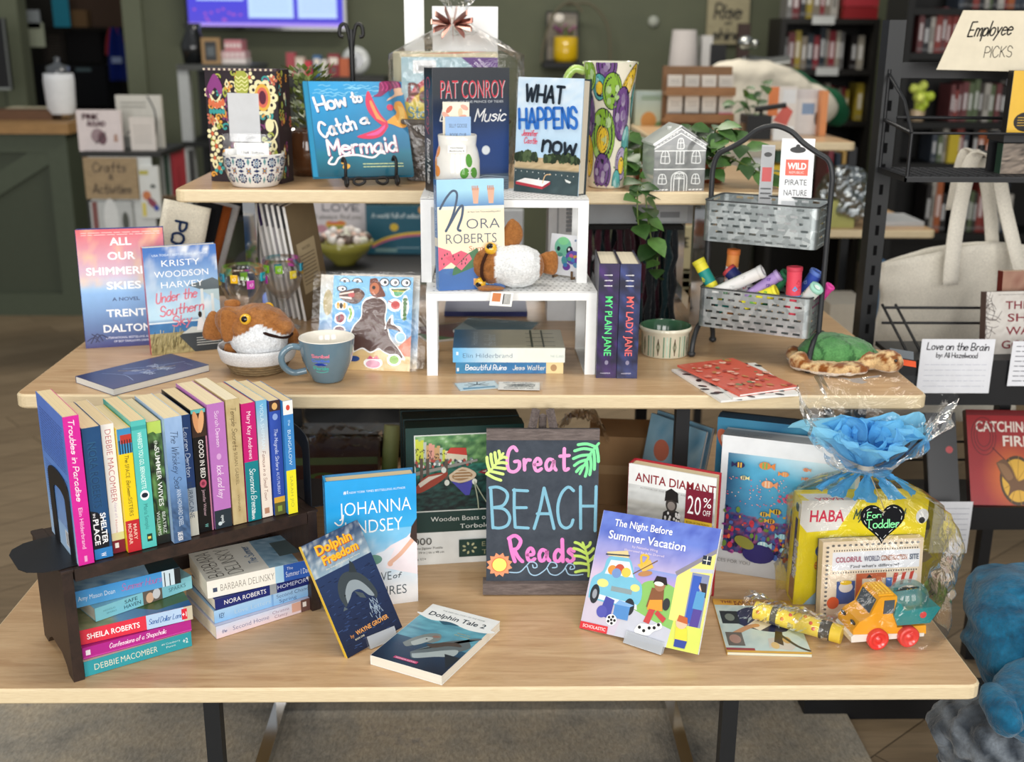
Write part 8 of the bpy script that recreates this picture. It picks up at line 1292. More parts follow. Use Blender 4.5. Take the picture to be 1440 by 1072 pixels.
m = MB(); q = aty(500, 68, 6.75); q.z = zl+.082; m.M = Matrix.Translation(q) @ Matrix.Rotation(R(90), 4, 'X'); m.lathe([(0, .0), (.075, 0), (.08, .01), (.06, .02), (0, .022)], '#c8ccca', 'gloss', 28); m.lathe([(0, .0225), (.045, .0225)], '#3c4448', 'gloss', 24); q = m.build('plate'); tag(q, 'small round white plate standing on the cabinet below the television', 'plate')
# round table seen under the top tier
Y = 4.35; tc = aty(520, 366, Y); o = thing('round_table', 'dark round pedestal table behind the display with picture books on it', 'table', (tc.x, tc.y, 0)); zt0 = aty(520, 372, Y-.2).z
m = MB(); m.lathe([(0, zt0), (.5, zt0), (.51, zt0-.012), (.5, zt0-.035), (0, zt0-.035)], '#1b1b1c', 'satin', 48); m.build('tabletop', o); m = MB(); m.lathe([(.05, zt0-.036), (.05, .05), (.28, .02), (.28, 0)], '#1b1b1c', 'satin', 24); m.build('pedestal', o)
zt0 += .001
def f_lv(c): c.hw('LOVE', 60, 80, 60, 13, 4, '#6c6a70'); c.hw('will always find you', 50, 64, 84, 8, 2.4, '#a09a98', .1); c.p(catmull([(50, 36), (34, 50), (38, 60), (48, 56), (58, 61), (68, 54), (50, 36)]), '#e0a83c'); c.r(37, 54, 65, 58, '#d8584c'); c.r(38, 45, 63, 49, '#5c9a50'); c.e_(26, 44, 10, 8, '#c8909c')
def f_rb(c): c.r(0, 0, 100, 100, '#1f5c70'); [c.l([(10, 14+i*3), (30, 26+i*3.2), (60, 36+i*3), (95, 40+i*3)], 3.2, q) for i, q in enumerate(('#c86aa0', '#e08a4c', '#e8d44c'))]; c.e_(46, 56, 7, 8, '#d8b83c'); c.hw('A world full of colour', 50, 76, 80, 9, 2.4, '#c9d8dc', .0); c.e_(94, 92, 8, 9, '#e0a050'); c.lines(50, 10, 88, 16, 1, '#a9c4cc', 1.4); c.r(14, 4, 50, 12, '#7a9a98')
on('picture_book', 'white picture book with a rainbow heart on the round table', 'book', 428, 282, 513, 4.42, '#d9d2d4', .02, zt0, f_lv, 'print'); on('picture_book', 'teal picture book with a rainbow on the round table', 'book', 514, 290, 600, 4.36, '#1f5c70', .02, zt0, f_rb, 'print')
c0 = aty(487, 358, 4.2); o = thing('bowl', 'olive yellow bowl heaped with white sweets on the round table', 'bowl', (c0.x, 4.15, zt0)); m = MB(); m.lathe([(0, .002), (.04, 0), (.045, .01), (.09, .05), (.108, .088), (.103, .088), (.085, .05), (0, .02)], '#9a9440', 'gloss', 36); m.build('body', o)
rn = random.Random(4); m = MB()
for i in range(70): a = rn.uniform(0, 6.28); r = .09*rn.random()**.5; m.ball((c0.x+r*math.cos(a), 4.15+r*math.sin(a), zt0+.085+.05*(1-r/.09)*rn.random()+.01), .015, rn.choice(('#e6dcd4', '#e0c0b0', '#d8d8c8', '#e8e4e0', '#5c4c44')), 'satin', 8, 6)
tag(m.build('sweets'), 'heap of wrapped pale sweets filling the olive bowl', 'sweets', kind='stuff')
# wall shelf with lantern, lamp, sign
Y = 7.3; zs = aty(790, 88, Y).z; m = MB(); m.box(aty(764, 88, Y).x, aty(818, 88, Y).x, Y, YW, zs-.03, zs, '#17181a', 'satin'); tag(m.build('wall_shelf'), 'small black wall shelf holding the yellow pot', 'shelf'); zs += .001
on('mirror', 'black framed mirror leaning on the small wall shelf', 'mirror', 768, 16, 814, 7.5, '#18181a', .02, zs, lambda c: (c.r(5, 4, 95, 96, '#8c8272'), c.e_(40, 88, 15, 8, '#fff6e8'), c.r(8, 30, 92, 60, '#7a705e')))
q = aty(795, 80, 7.4); m = MB(); m.lathe([(0, .001), (.065, 0), (.078, .03), (.074, .15), (.07, .152), (0, .145)], '#e0b818', 'gloss', 28, c=(q.x, 7.38, zs)); tag(m.build('pot'), 'bright yellow pot on the small black wall shelf', 'pot')
m = MB(); rn = random.Random(3); [m.ball((q.x+rn.gauss(0, .03), 7.38+rn.gauss(0, .02), zs+.165+rn.random()*.05), .016, rn.choice(('#7a4a6a', '#9a6a80', '#5c6a3c')), 'leaf', 8, 6) for i in range(14)]; tag(m.build('flowers'), 'little mauve flowers growing from the yellow pot', 'flowers')
m = MB(); m.tube(catmull([(q.x+.10, 7.38, zs+.3), (q.x+.02, 7.38, zs+.36), (q.x-.08, 7.38, zs+.28), (q.x-.14, 7.38, zs+.1), (q.x-.15, 7.38, zs)]), .008, '#6a6450', 'satin', 8); m.tube(catmull([(q.x+.0, 7.4, zs+.34), (q.x+.14, 7.4, zs+.35), (q.x+.25, 7.4, zs+.24), (q.x+.28, 7.4, zs+.08), (q.x+.28, 7.4, zs-.1)]), .008, '#6a6450', 'satin', 8); tag(m.build('grass_stems'), 'two dry grass stems arching over the yellow pot', 'stems')
m = MB(); m.M = Matrix.Translation(aty(919, 30, YW-.01)) @ Matrix.Rotation(R(90), 4, 'X'); m.lathe([(0, .02), (.03, .018), (.034, 0)], '#b9bdb0', 'satin', 20); tag(m.build('wall_hook'), 'small pale round hook on the green wall left of the lamp', 'hook')
# card rack
Y = 4.3; o = thing('card_rack', 'brown wooden rack of small white greeting cards behind the pottery house', 'card rack', (0, 0, 0)); A, B = aty(936, 140, Y).x, aty(1034, 140, Y).x; zb, ztp = aty(985, 196, Y).z, aty(985, 94, Y).z
m = MB(); m.box(A, B, Y+.08, Y+.11, zb, ztp, '#8a6440', 'wood'); m.build('back', o)
for yy in (130, 168, 194): z = aty(985, yy, Y).z; m = MB(); m.box(A, B, Y-.0, Y+.08, z-.012, z, '#9a7048', 'wood'); m.box(A, B, Y-.004, Y, z-.012, z+.02, '#9a7048', 'wood'); m.build('ledge', o)
rn = random.Random(5)
for r_, (y0, y1) in enumerate(((106, 129), (134, 166))):
    for i in range(4):
        x0 = 940+i*24; col = rn.choice(('#d8d4cc', '#d0cdc6', '#dcd8d0')); ac = ('#6c6c6c', '#3c4448', '#4a4a4a', '#d85a80')[i]
        z = aty(985, (130, 168)[r_], Y).z+.001; A_, B_ = aty(x0, y0, Y+.03).x, aty(x0+20, y0, Y+.03).x; zt3 = aty(985, y0, Y+.03).z
        wbox('greeting_card', f'{("leftmost", "second", "third", "rightmost")[i]} white greeting card in the {("upper", "lower")[r_]} row of the brown rack', A_, B_, Y+.03, Y+.05, z, zt3, col, lambda c, ac=ac, r_=r_: (c.r(0, 0, 100, 26, ac if r_ else '#cfccc4'), c.lines(20, 50, 80, 76, 2, '#8a8884', 3)), 'card', m_='paper').children
pxb('picture_book', 'pale picture book with an orange tree left of the card rack', 'book', 893, 128, 939, 188, 4.4, .03, '#b9c0a8', lambda c: (c.g(0, 0, 100, 100, 10, 10, lambda u, v: mixc('#c8c8a0', '#a8bcb8', v)), c.e_(42, 30, 24, 22, '#c88838'), c.e_(40, 10, 16, 10, '#a0603c'), c.e_(80, 16, 20, 14, '#6a8a4c'), c.lines(20, 78, 80, 90, 2, '#7c9a70', 3)))
# second tiered table behind
Y = 3.72; o = thing('display_table', 'second tiered maple display table behind the basket stand', 'table', (.98, Y, 0)); z1 = aty(1100, 200, Y).z; z2 = aty(1250, 322, Y-.02).z; z3 = z2-.37
for (a, b, y0, zz) in ((aty(925, 200, Y).x, aty(1205, 200, Y).x, Y, z1), (aty(960, 325, Y).x, aty(1309, 325, Y).x, Y-.05, z2), (aty(950, 440, Y).x, aty(1330, 440, Y).x, Y-.4, z3)):
    t = tabletop(a, b, y0, y0+.75, zz); t.V = [(x-.98, y-Y, z) for x, y, z in t.V]; t.build('tabletop', o)
for zz0, zz1 in ((z2, z1), (z3, z2), (0, z3)):
    for x in (.75, 1.22):
        m = MB(); m.box(x-.98-.013, x-.98+.013, .12, .146, zz0, zz1-.026, '#1a1c1f', 'black'); m.build('leg', o)
def on2(name, label, cat, x0, y0, x1, Y, col, d, z, front=None, m_='print'): return on(name, label, cat, x0, y0, x1, Y, col, d, z, front, m_)
z1 += .0006; z2 += .0006; z3 += .0006
on2('canister', 'black square canister with a bar handle behind the basket stand', 'canister', 1052, 163, 1086, 3.8, '#1c1d1f', .12, z1, None, 'satin')
m = MB(); q = aty(1070, 163, 3.82); m.tube([(q.x, 3.82, q.z), (q.x, 3.82, q.z+.02)], .006, '#141416', 'black', 8); m.tube([(q.x-.025, 3.8, q.z+.022), (q.x+.075, 3.8, q.z+.036)], .009, '#141416', 'black', 10); tag(m.build('lid_handle'), 'black bar handle standing on the square canister', 'handle')
on2('price_card', 'small bright white card standing before the picture books on the rear table', 'card', 1088, 178, 1117, 3.78, '#e4e6e6', .01, z1)
on2('picture_book', 'white and orange picture book on the rear table', 'book', 1082, 122, 1122, 3.98, '#d8d2cc', .03, z1, lambda c: (c.r(0, 40, 36, 100, '#d87a3c'), c.p([(20, 30), (60, 64), (90, 50), (70, 20)], '#c8584c'), c.r(50, 66, 96, 94, '#d8dadc')))
on2('picture_book', 'grey and white picture book with a blue panel on the rear table', 'book', 1118, 126, 1158, 4.02, '#d4d2d0', .03, z1, lambda c: (c.r(30, 45, 74, 70, '#7a94b4'), c.e_(86, 36, 10, 16, '#4c4848'), c.r(0, 80, 100, 100, '#c8c4c4')))
on2('picture_book', 'white picture book with an orange spine on the rear table', 'book', 1157, 128, 1166, 3.97, '#d88a50', .1, z1)
on2('gift_card', 'white card peeping from behind the pothos on the rear table', 'card', 1058, 222, 1086, 3.76, '#d8dadc', .01, z2, lambda c: c.hw('gift', 50, 76, 40, 8, 3, '#4c4c4c'))
on2('yellow_box', 'yellow box right of the pothos on the rear table', 'box', 1084, 233, 1106, 3.75, '#d8b828', .1, z2)
for i, (x, y0, col, n) in enumerate(((1092, 208, '#2f6a4c', 'green'), (1100, 212, '#b0b4b0', 'grey'), (1112, 210, '#3c6a58', 'dark green'), (1166, 212, '#a8485a', 'rose'), (1176, 216, '#3c4a5c', 'navy'), (1186, 214, '#c8a050', 'ochre'))): on2('book', f'{n} spined book standing in the row under the rear table top', 'book', x, y0, x+7, 3.95, col, .14, z2)
m = fuse([((aty(1192, 280, 3.75).x, 3.78, z2+.1), (.085, .08, .1)), ((aty(1178, 300, 3.75).x, 3.8, z2+.07), (.07, .08, .07))], .009, .02, 26, lambda p: mixc('#7c8488', '#c8ced0', fbm(p.x*30, p.z*30, 2)), 'metal', 1); m.S = [False]*len(m.S); tag(m.build('foil_bag'), 'crinkled silver bag on the rear table right of the basket stand', 'bag')
on2('paper_pad', 'white pad lying on the right end of the rear table', 'paper', 1232, 312, 1300, 3.76, '#b9bbbd', .2, z2)
on2('box', 'small yellow and green packet below the silver bag', 'packet', 1164, 282, 1204, 3.72, '#a8a860', .06, z2)
on2('box', 'blue box on the lowest level of the rear table', 'box', 1238, 372, 1256, 3.6, '#4c7ca8', .2, z3)
on2('box', 'white box on the lowest level of the rear table', 'box', 1246, 400, 1292, 3.55, '#c4c8ca', .2, z3)
on2('paper_pad', 'white leaflets on the lowest level behind the basket stand', 'paper', 1168, 428, 1225, 3.5, '#c9c4b8', .2, z3)
for i, (x0, y0, x1, col, lb) in enumerate(((930, 320, 985, '#b9ae88', 'cream lettered calendar seen between the mirror bright legs'), (942, 378, 985, '#d8c84c', 'yellow box seen low between the mirror bright legs'), (700, 296, 736, '#c9ccd0', 'white tag card seen through the upper riser'), )):
    on2('calendar' if i == 0 else 'box', lb, 'card' if i != 1 else 'box', x0, y0, x1, 3.42 if i < 2 else 3.9, col, .04, z3 if i < 2 else z3, (lambda c: (c.hw('COOKIE', 40, 86, 60, 6, 2.4, '#5c5844'), c.lines(10, 40, 90, 70, 5, '#8a8468', 1.4))) if i == 0 else None)
# mannequin with shirts
S = aty(1040, 85, 5.2); o = thing('shirt_stand', 'silver headed stand wearing a cream t-shirt over a green one', 'clothing stand', (S.x, 5.2, 0)); zs_ = aty(1050, 80, 5.2).z
m = MB(); m.tube([(.02, 0, 0), (.02, 0, zs_)], .02, '#6a6c68', 'metal', 10); m.ball((.02, -.01, zs_+.06), (.035, .035, .03), '#a9aca8', 'metal'); m.ball((.06, -.01, zs_+.055), (.02, .03, .02), '#a9aca8', 'metal'); m.tube(catmull([(.03, 0, zs_-.02), (.12, 0, zs_-.03), (.22, 0, zs_-.02)]), .03, '#8a8a84', 'metal', 10); m.build('stand', o)
def tee(c, dx, dy, dz, k, nm):
    p_ = [((dx, dy, zs_-.36+dz), (.21*k, .10, .34)), ((dx, dy, zs_-.10+dz), (.17*k, .075, .07)), ((dx+.12*k, dy, zs_-.14+dz), (.15*k, .07, .07), (0, 22, 0)), ((dx+.25*k, dy, zs_-.22+dz), (.10, .06, .075), (0, 48, 0)), ((dx-.12*k, dy, zs_-.14+dz), (.15*k, .07, .07), (0, -22, 0)), ((dx-.24*k, dy, zs_-.21+dz), (.10, .06, .075), (0, -48, 0))]
    m = fuse(p_, .013, .010, 9, c, 'fabric', 3); m.build(nm, o)
tee('#ded7c6', .05, 0, .02, 1.25, 'cream_shirt'); tee('#1f5a3c', .15, .18, .0, 1.3, 'green_shirt')
pothos('green pothos in front of the cream t-shirt behind the pottery house', Vector((aty(1052, 180, 3.9).x, 3.85, z1)), [[(0, 0, .05), (-.03, -.02, .14), (-.03, -.04, .17)], [(0, 0, .05), (.02, -.02, .15), (.03, -.03, .19)], [(0, 0, .05), (-.05, -.02, .12), (-.08, -.03, .1)]], 21, '#3c2c24')
# wall sign and lamp
pxb('wall_sign', 'cream wooden wall sign hand lettered rise and shine', 'sign', 996, -60, 1055, 62, YW-.04, .03, '#b9ae8a', lambda c: (c.hw('Rise', 48, 30, 62, 17, 3.2, '#2c2a26', .1), c.hw('and', 50, 23, 14, 4, 1.2, '#4c4a40', .1), c.hw('shine', 48, 5, 66, 13, 2.8, '#2c2a26', .1)), 'wood')
Lp = aty(961, 80, 6.6); zl = aty(961, 98, 6.6).z; o = thing('table_lamp', 'table lamp with a white tapered shade by the green wall', 'lamp', (Lp.x, 6.6, zl-.32)); m = MB(); m.lathe([(0, 0), (.07, 0), (.07, .015), (.015, .03), (.012, .36)], '#1b1b1c', 'satin', 20); m.build('base', o); h_ = aty(961, 42, 6.6).z-zl; m = MB(); m.lathe([(.082, .32), (.066, .32+h_), (.064, .32+h_), (.08, .32)], '#cfc8c4', 'fabric', 32); m.build('shade', o)
m = MB(); m.box(aty(925, 130, 6.5).x, aty(1072, 130, 6.5).x, 6.5, 6.9, 0, zl-.3205, '#26251f', 'satin'); tag(m.build('sideboard'), 'dark sideboard under the white shaded lamp', 'sideboard')
zz = zl-.32
on('box', 'white ceramic block right of the lamp', 'ornament', 988, 50, 1003, 6.62, '#cfcdca', .12, zz); on('camera_box', 'small black box right of the white block', 'ornament', 1000, 62, 1022, 6.6, '#1c1c1e', .12, zz); on('frame', 'dark brown frame behind the silver headed stand', 'frame', 1039, 33, 1056, 6.7, '#3c2a24', .03, zz)
# bookcases
def bookcase(label, x0, x1, Y, ys, col='#1b1916', d=.28, top=None):
    o = thing('bookcase', label, 'bookcase', (aty(x0, 100, Y).x, Y, 0)); X = aty(x0, 100, Y).x; W = aty(x1, 100, Y).x-X; H = aty((x0+x1)/2, ys[0], Y).z if top is None else top; xc = (x0+x1)/2
    for x in (0, W-.03): m = MB(); m.box(x, x+.03, 0, d, 0, H, col, 'satin'); m.build('side', o)
    m = MB(); m.box(.03, W-.03, d-.015, d, 0, H, '#100f0e', 'satin'); m.build('back', o); zs = []
    for y in ys:
        z = aty(xc, y, Y).z; m = MB(); m.box(.031, W-.031, .0, d-.016, z-.028, z, col, 'satin'); m.build('shelf', o); zs.append(z)
    return X, W, zs
def fill(X, x0, x1, z, Y, hmax, seed, where, cols, dens=1.0, wmin=.018, wmax=.04, tiltp=.12):
    rn = random.Random(seed); x = x0; i = 0; nm = ('first', 'second', 'third', 'fourth', 'fifth', 'sixth', 'seventh', 'eighth', 'ninth', 'tenth', 'eleventh', 'twelfth', 'thirteenth', 'fourteenth', 'fifteenth', 'sixteenth', 'seventeenth', 'eighteenth', 'nineteenth', 'twentieth')
    while x < x1-.02 and i < 20:
        w_ = rn.uniform(wmin, wmax); h = hmax*rn.uniform(.72, 1.0)
        if rn.random() > dens: x += w_; continue
        q, n = rn.choice(cols); m = MB(); m.box(0, w_*.96, 0, .15, 0, h, q, 'print'); k = Cv(m, (0, 0, 0), (1, 0, 0), (0, 0, 1), (0, -1, 0), w_*.96, h, 'print', .0004); k.r(22, 30, 78, 72, mixc(q, '#fff' if sum(hx(q)) < 1 else '#222', .5)); k.r(0, 6, 100, 12, mixc(q, '#888', .5))
        o = m.build('book'); o.location = (X+x, Y+.05+rn.uniform(0, .02), z+.0006); tag(o, f'{n} spined book, {nm[i]} from the left {where}', 'book', where.replace('on the', 'books on the')); x += w_; i += 1
MIX = [('#a09a8c', 'cream'), ('#82786a', 'tan'), ('#6c2428', 'red'), ('#2c2c30', 'black'), ('#b0aca4', 'white'), ('#2c343c', 'slate'), ('#8a3038', 'crimson'), ('#4c5048', 'olive'), ('#a89434', 'mustard'), ('#221e1e', 'dark'), ('#6c6a68', 'grey'), ('#b86470', 'pink')]
Y = 6.3; X, W, zs = bookcase('tall dark bookcase against the green wall left of the black rack', 1094, 1232, Y, (26, 98, 170, 242, 314), top=aty(1160, 26, Y).z)
X0 = X
for r_, (hm, dn) in enumerate(((.25, 1.0), (.22, .9), (.22, .75), (.16, .7))): fill(X, .04, W-.05 if r_ else W*.62, zs[r_], Y, hm, 30+r_, ('on the top', 'on the first inner shelf', 'on the second inner shelf', 'on the third inner shelf')[r_]+' of the left bookcase', MIX, dn)
for i, q in enumerate(('#8c2428', '#a8343c')): m = MB(); m.box(X+W*.64, X+W*.98, Y+.03, Y+.2, zs[0]+.001+i*.062, zs[0]+.06+i*.062, q, 'print'); tag(m.build('boxed_game'), ('lower red box stacked on top of the left bookcase', 'upper red box stacked on top of the left bookcase')[i], 'box')
for i, (fx, r_) in enumerate(((.42, 0), (.5, 1))): m = MB(); m.box(X+W*fx-.06, X+W*fx+.06, Y-.004, Y-.001, zs[r_]-.03, zs[r_]+.012, '#c9ccca', 'paper'); tag(m.build('shelf_label'), ('white label on the top edge of the left bookcase', 'white label on the first inner shelf of the left bookcase')[i], 'label')
Y = 5.2; X, W, zs = bookcase('wide black bookcase behind the black wire rack', 1268, 1700, Y, (13, 76, 173, 231, 330, 430), '#121212', top=2.1)
DKX = [('#221e1e', 'dark'), ('#2c2c30', 'black'), ('#8c3a34', 'brick'), ('#a8a49c', 'pale'), ('#5c6a4c', 'green'), ('#6c3a3c', 'maroon'), ('#a85c34', 'rust'), ('#3c4450', 'slate'), ('#b8b4ac', 'cream'), ('#3a342e', 'brown')]
xp = lambda px: aty(px, 100, Y).x-X
for r_, (a, b, hm) in enumerate(((1345, 1440, .2), (1292, 1345, .2), (1338, 1440, .19), (1330, 1440, .16), (1330, 1440, .24))): fill(X, xp(a), min(W-.1, xp(b)+.06), zs[r_], Y, hm, 60+r_, ('on the highest shelf', 'on the second shelf', 'on the third shelf', 'on the fourth shelf', 'on the fifth shelf')[r_]+' of the black bookcase', DKX, .95, .016, .034)
o = pxb('book', 'tall yellow spined book on the fourth shelf of the black bookcase', 'book', 1334, 188, 1348, 230, Y+.03, .1, '#c8b02c')
m = MB(); q = aty(1293, 132, Y+.05); rn = random.Random(2); m.lathe([(0, 0), (.03, 0), (.035, .05), (0, .05)], '#c8b090', 'gloss', 16, c=(q.x, q.y, zs[2]+.001)); [m.ball((q.x+rn.gauss(0, .02), q.y+rn.gauss(0, .015), zs[2]+.10+rn.gauss(0, .03)), .022, rn.choice(('#c8dc4c', '#dce86c', '#b4c83c')), 'leaf', 8, 6) for i in range(12)]; tag(m.build('flower_pot'), 'little pot of lime yellow flowers on the third shelf of the black bookcase', 'plant')
# ================================================================ black wire display rack at the right
RX = .852; RYB = 2.5; RK = '#17181b'
o = thing('display_rack', 'black slotted metal display rack with wire and mesh shelves at the right', 'rack', (RX, RYB, 0))
z_top = aty(1255, 28, RYB).z
for x, nm in ((0, 'post'), (.95, 'post')):
    m = MB(); m.box(x-.006, x+.03, 0, .045, 0, z_top, '#191b1d', 'black')
    for i in range(26): z = z_top-.12-i*.045; m.box(x+.008, x+.016, -.0006, 0, z-.022, z, '#060607', 'matte')
    m.build(nm, o)
m = MB(); m.box(-.15, .98, -.31, -.23, .0, .055, RK, 'black'); m.box(-.006, .03, -.23, .05, .015, .06, RK, 'black'); m.build('base_bar', o)
zh = aty(1300, 88, RYB).z; m = MB(); m.box(.03, .95, .005, .02, aty(1300, 110, RYB).z, zh, RK, 'black'); m.build('sign_rail', o)
def wr(m, pts, r=.0028): m.tube(pts, r, RK, 'black', 6, smooth=True)
# upper mesh shelf
za = aty(1250, 235, RYB).z; D = .17; m = MB(); m.box(.0, .95, -D, -D+.004, za-.012, za, RK, 'black'); m.box(.0, .004, -D, 0, za-.012, za, RK, 'black')
for i in range(48): x = .01+i*.0195; m.box(x, x+.005, -D, 0, za-.003, za, '#26272a', 'black')
for i in range(9): y = -D+i*D/8; m.box(0, .95, y-.0025, y+.0025, za-.0035, za-.0005, '#26272a', 'black')
m.build('mesh_shelf', o); zr = aty(1250, 118, RYB).z
m = MB(); wr(m, [(.004, 0, zr+.03), (.004, 0, za)], .004); wr(m, [(.004, -D, zr-.09), (.004, -D, za)], .004); wr(m, [(.004, -.0, zr+.02), (.004, -D*.65, zr-.03), (.004, -D, zr-.09)], .004); wr(m, [(.004, 0, zr-.075), (.004, -D, zr-.09)], .004); wr(m, [(.004, -D, zr-.09), (.95, -D, zr-.09)], .003); wr(m, [(.03, 0, zr-.07), (.95, 0, zr-.07)], .004); m.build('side_frame', o)
m = MB(); m.box(.26, .35, -.012, .004, aty(1360, 120, RYB).z, aty(1360, 110, RYB).z, '#b9bcbe', 'metal'); m.build('clip', o)
# wire pocket shelf
zp = aty(1240, 480, RYB-.05).z; zf = aty(1290, 500, 2.32).z
m = MB()
for dz in (.075, .04): wr(m, [(.03, -.04, zp+dz), (.95, -.04, zp+dz)], .0032)
for x in (.03, .06): wr(m, [(x, -.03, zp+.08), (x+.045, -.19, zp-.05), (x+.045, -.2, zp-.09)], .0032)
m.box(.02, .95, -.20, -.04, zp-.012, zp-.002, RK, 'black'); m.box(.02, .95, -.205, -.2, zp-.10, zp+.0, RK, 'black'); m.build('pocket_shelf', o)
zq = aty(1400, 712, 2.31).z; m = MB(); m.box(.02, .95, -.20, -.03, zq-.006, zq, RK, 'black'); m.box(.02, .95, -.206, -.2, zq-.05, zq+.004, RK, 'black')
for dz in (.045, .09): wr(m, [(.02, -.02, zq+dz), (.95, -.02, zq+dz)], .003)
m.build('lower_shelf', o)
q = aty(1412, 560, 2.45); m = MB(); m.box(q.x-RX-.012, q.x-RX+.014, -.06, -.03, 0, zp-.013, RK, 'black'); m.build('front_post', o)
# sign on top
SG = aty(1317, 98, 2.42); o = thing('rack_sign', 'cream card sign hand lettered employee picks clipped to the black rack', 'sign', (SG.x, 2.42, SG.z), 0, 4); m = MB(); Wd = .27; Hh = aty(1340, 14, 2.42).z-SG.z
m.add([(0, 0, 0), (Wd, 0, -.004), (Wd, 0, Hh), (.045, 0, Hh), (0, .002, 0), (Wd, .002, -.004), (Wd, .002, Hh), (.045, .002, Hh)], [(0, 1, 2, 3), (7, 6, 5, 4), (0, 4, 5, 1), (1, 5, 6, 2), (2, 6, 7, 3), (3, 7, 4, 0)], '#d9d0ba', 'paper')
k = Cv(m, (0, 0, 0), (1, 0, 0), (0, 0, 1), (0, -1, 0), Wd, Hh, 'paper'); k.hw('Employee', 38, 58, 33, 24, 3.2, '#1c1a18', .35, 3); k.hw('PICKS', 46, 22, 21, 18, 1.8, '#2c2a26', .15, 2); m.build('card', o)
def f_ye(c): c.r(0, 0, 100, 100, '#e2b53c'); c.t('THE LAST', 50, 80, 70, 6, '#c8922c', .0); c.e_(26, 18, 18, 16, '#1c1a18'); c.lines(14, 10, 38, 27, 4, '#e2b53c', .9)
zt_ = za+.0008
YB = aty(1415, 190, 2.36); book('yellow hardcover with a round black seal on the black rack', .15, .124, .022, (YB.x+.004, 2.37, aty(1415, 187, 2.37).z), 4, 0, 0, True, '#e2b53c', '#1c1a18', '#1c1a18', f_ye)
zc_ = aty(1415, 187, 2.37).z-.004; m = MB(); m.box(YB.x-.004, YB.x+.3, 2.36, 2.44, zc_-.014, zc_+.0035, RK, 'black'); m.box(YB.x-.002, YB.x+.3, 2.428, 2.436, za, zc_, RK, 'black'); tag(m.build('book_ledge'), 'small black ledge under the yellow hardcover on the rack', 'ledge')
book('dark photographic hardcover on the mesh shelf below the yellow one', .15, zc_-.018-zt_, .025, (YB.x+.004, 2.375, zt_), 3, 0, 0, True, '#4a4038', '#1f3a2c', '#222', lambda c: c.g(0, 0, 100, 100, 14, 14, lambda u, v: mixc('#2c2420', '#a89888', fbm(u*5, v*5)*1.3-.15)))
# tote bag behind
o = thing('tote_bag', 'large cream canvas tote bag hanging behind the black rack', 'tote bag', (0, 0, 0)); YT = 2.72; T0 = '#e8e2d4'
PX = lambda x, y, dy=0: tuple(aty(x, y, YT)+Vector((0, dy, 0)))
L0, R0, BT = aty(1228, 520, YT).x, aty(1438, 520, YT).x, aty(1330, 580, YT).z
def tote(side):
    def f(u, v):
        x = L0+(R0-L0)*u; ztop = aty(1330, 372-30*math.sin(math.pi*min(1, u*.72)), YT).z; z = BT+(ztop-BT)*v; b = math.sin(math.pi*u)*(.05+.03*math.sin(3.1*u+v*2))*(1-.45*v)
        return (x+.006*math.sin(z*40), YT+side*b+.018*fbm(u*4, v*4+side, 1.4), z)
    return f
m = MB(); m.sheet(30, 24, tote(-1), T0, 'fabric', .004); m.sheet(30, 24, tote(1), T0, 'fabric', .004); m.build('body', o)
def strap(pts, w_):
    P = [Vector(p) for p in catmull(pts, k=6)]; m = MB(); n = len(P)-1; m.sheet(2, n, lambda u, v: tuple(P[min(n, round(v*n))]+Vector(((u-.5)*w_, .004*math.sin(u*3), 0))), T0, 'fabric', .005); m.build('strap', o)
strap([PX(1320, 392, -.075), PX(1332, 330, -.05), PX(1350, 270, -.02), PX(1368, 225, 0), PX(1384, 216, .0), PX(1400, 228, .0), PX(1410, 290, -.01), PX(1420, 370, -.05), PX(1425, 392, -.06)], .036); strap([PX(1352, 300, .05), PX(1372, 222, .06), PX(1390, 222, .06), PX(1402, 280, .05), PX(1408, 360, .05)], .034)
m = MB(); q = aty(1387, 214, YT+.04); m.tube(catmull([(q.x, 2.50, q.z+.02), (q.x, 2.62, q.z+.015), (q.x, YT+.05, q.z-.006), (q.x, YT+.07, q.z+.014)]), .009, RK, 'black', 8); tag(m.build('hook'), 'black hook holding the tote bag straps behind the rack', 'hook')
# books and cards on the rack
def f_th(c):
    c.g(0, 0, 100, 100, 16, 16, lambda u, v: mixc('#b9b2aa', '#d8d4ce', fbm(u*4, v*4))); rn = random.Random(8)
    for i in range(26): x, y = rn.uniform(0, 26), rn.uniform(20, 98); c.l([(0, y), (x*.6, y+rn.uniform(-6, 6)), (x, y+rn.uniform(-12, 12))], .7, '#3c2c2a')
    for tx, y, wd in (('THEN', 72, 52), ('SHE', 52, 44), ('WAS', 31, 48), ('GONE', 9, 60)): c.t(tx, 56, y, wd, 13, '#7c1f2c', .01)
    c.lines(18, 93, 90, 97, 1, '#8a8480', .8)
zp_ = zp-.0015
TS = aty(1386, 478, 2.35); book('pale hardcover with maroon capitals and bare branches on the wire shelf', .145, .135, .024, (TS.x, 2.345, zp_), 6, 10, 0, True, '#c8c2ba', '#5c4a44', '#4a3c38', f_th)
o = book('red edged paperback half hidden behind the bare branches hardcover', .14, .17, .02, (TS.x+.05, 2.395, zp_), 8, 6, 0, False, '#8a3024', '#6c2018', None, lambda c: c.g(0, 0, 100, 100, 8, 8, lambda u, v: mixc('#6c2820', '#c8a890', fbm(u*4, v*4))))
def note(label, x0, y0, x1, y1, Y, fn):
    A = aty(x0, y1, Y); B = aty(x1, y1, Y); w_, h = B.x-A.x, aty(x0, y0, Y).z-A.z; m = MB(); m.box(0, w_, 0, .0008, 0, h, '#e4e5ea', 'paper'); fn(Cv(m, (0, 0, 0), (1, 0, 0), (0, 0, 1), (0, -1, 0), w_, h, 'paper')); q = m.build('note_card'); q.location = (A.x, Y, A.z); tag(q, label, 'note')
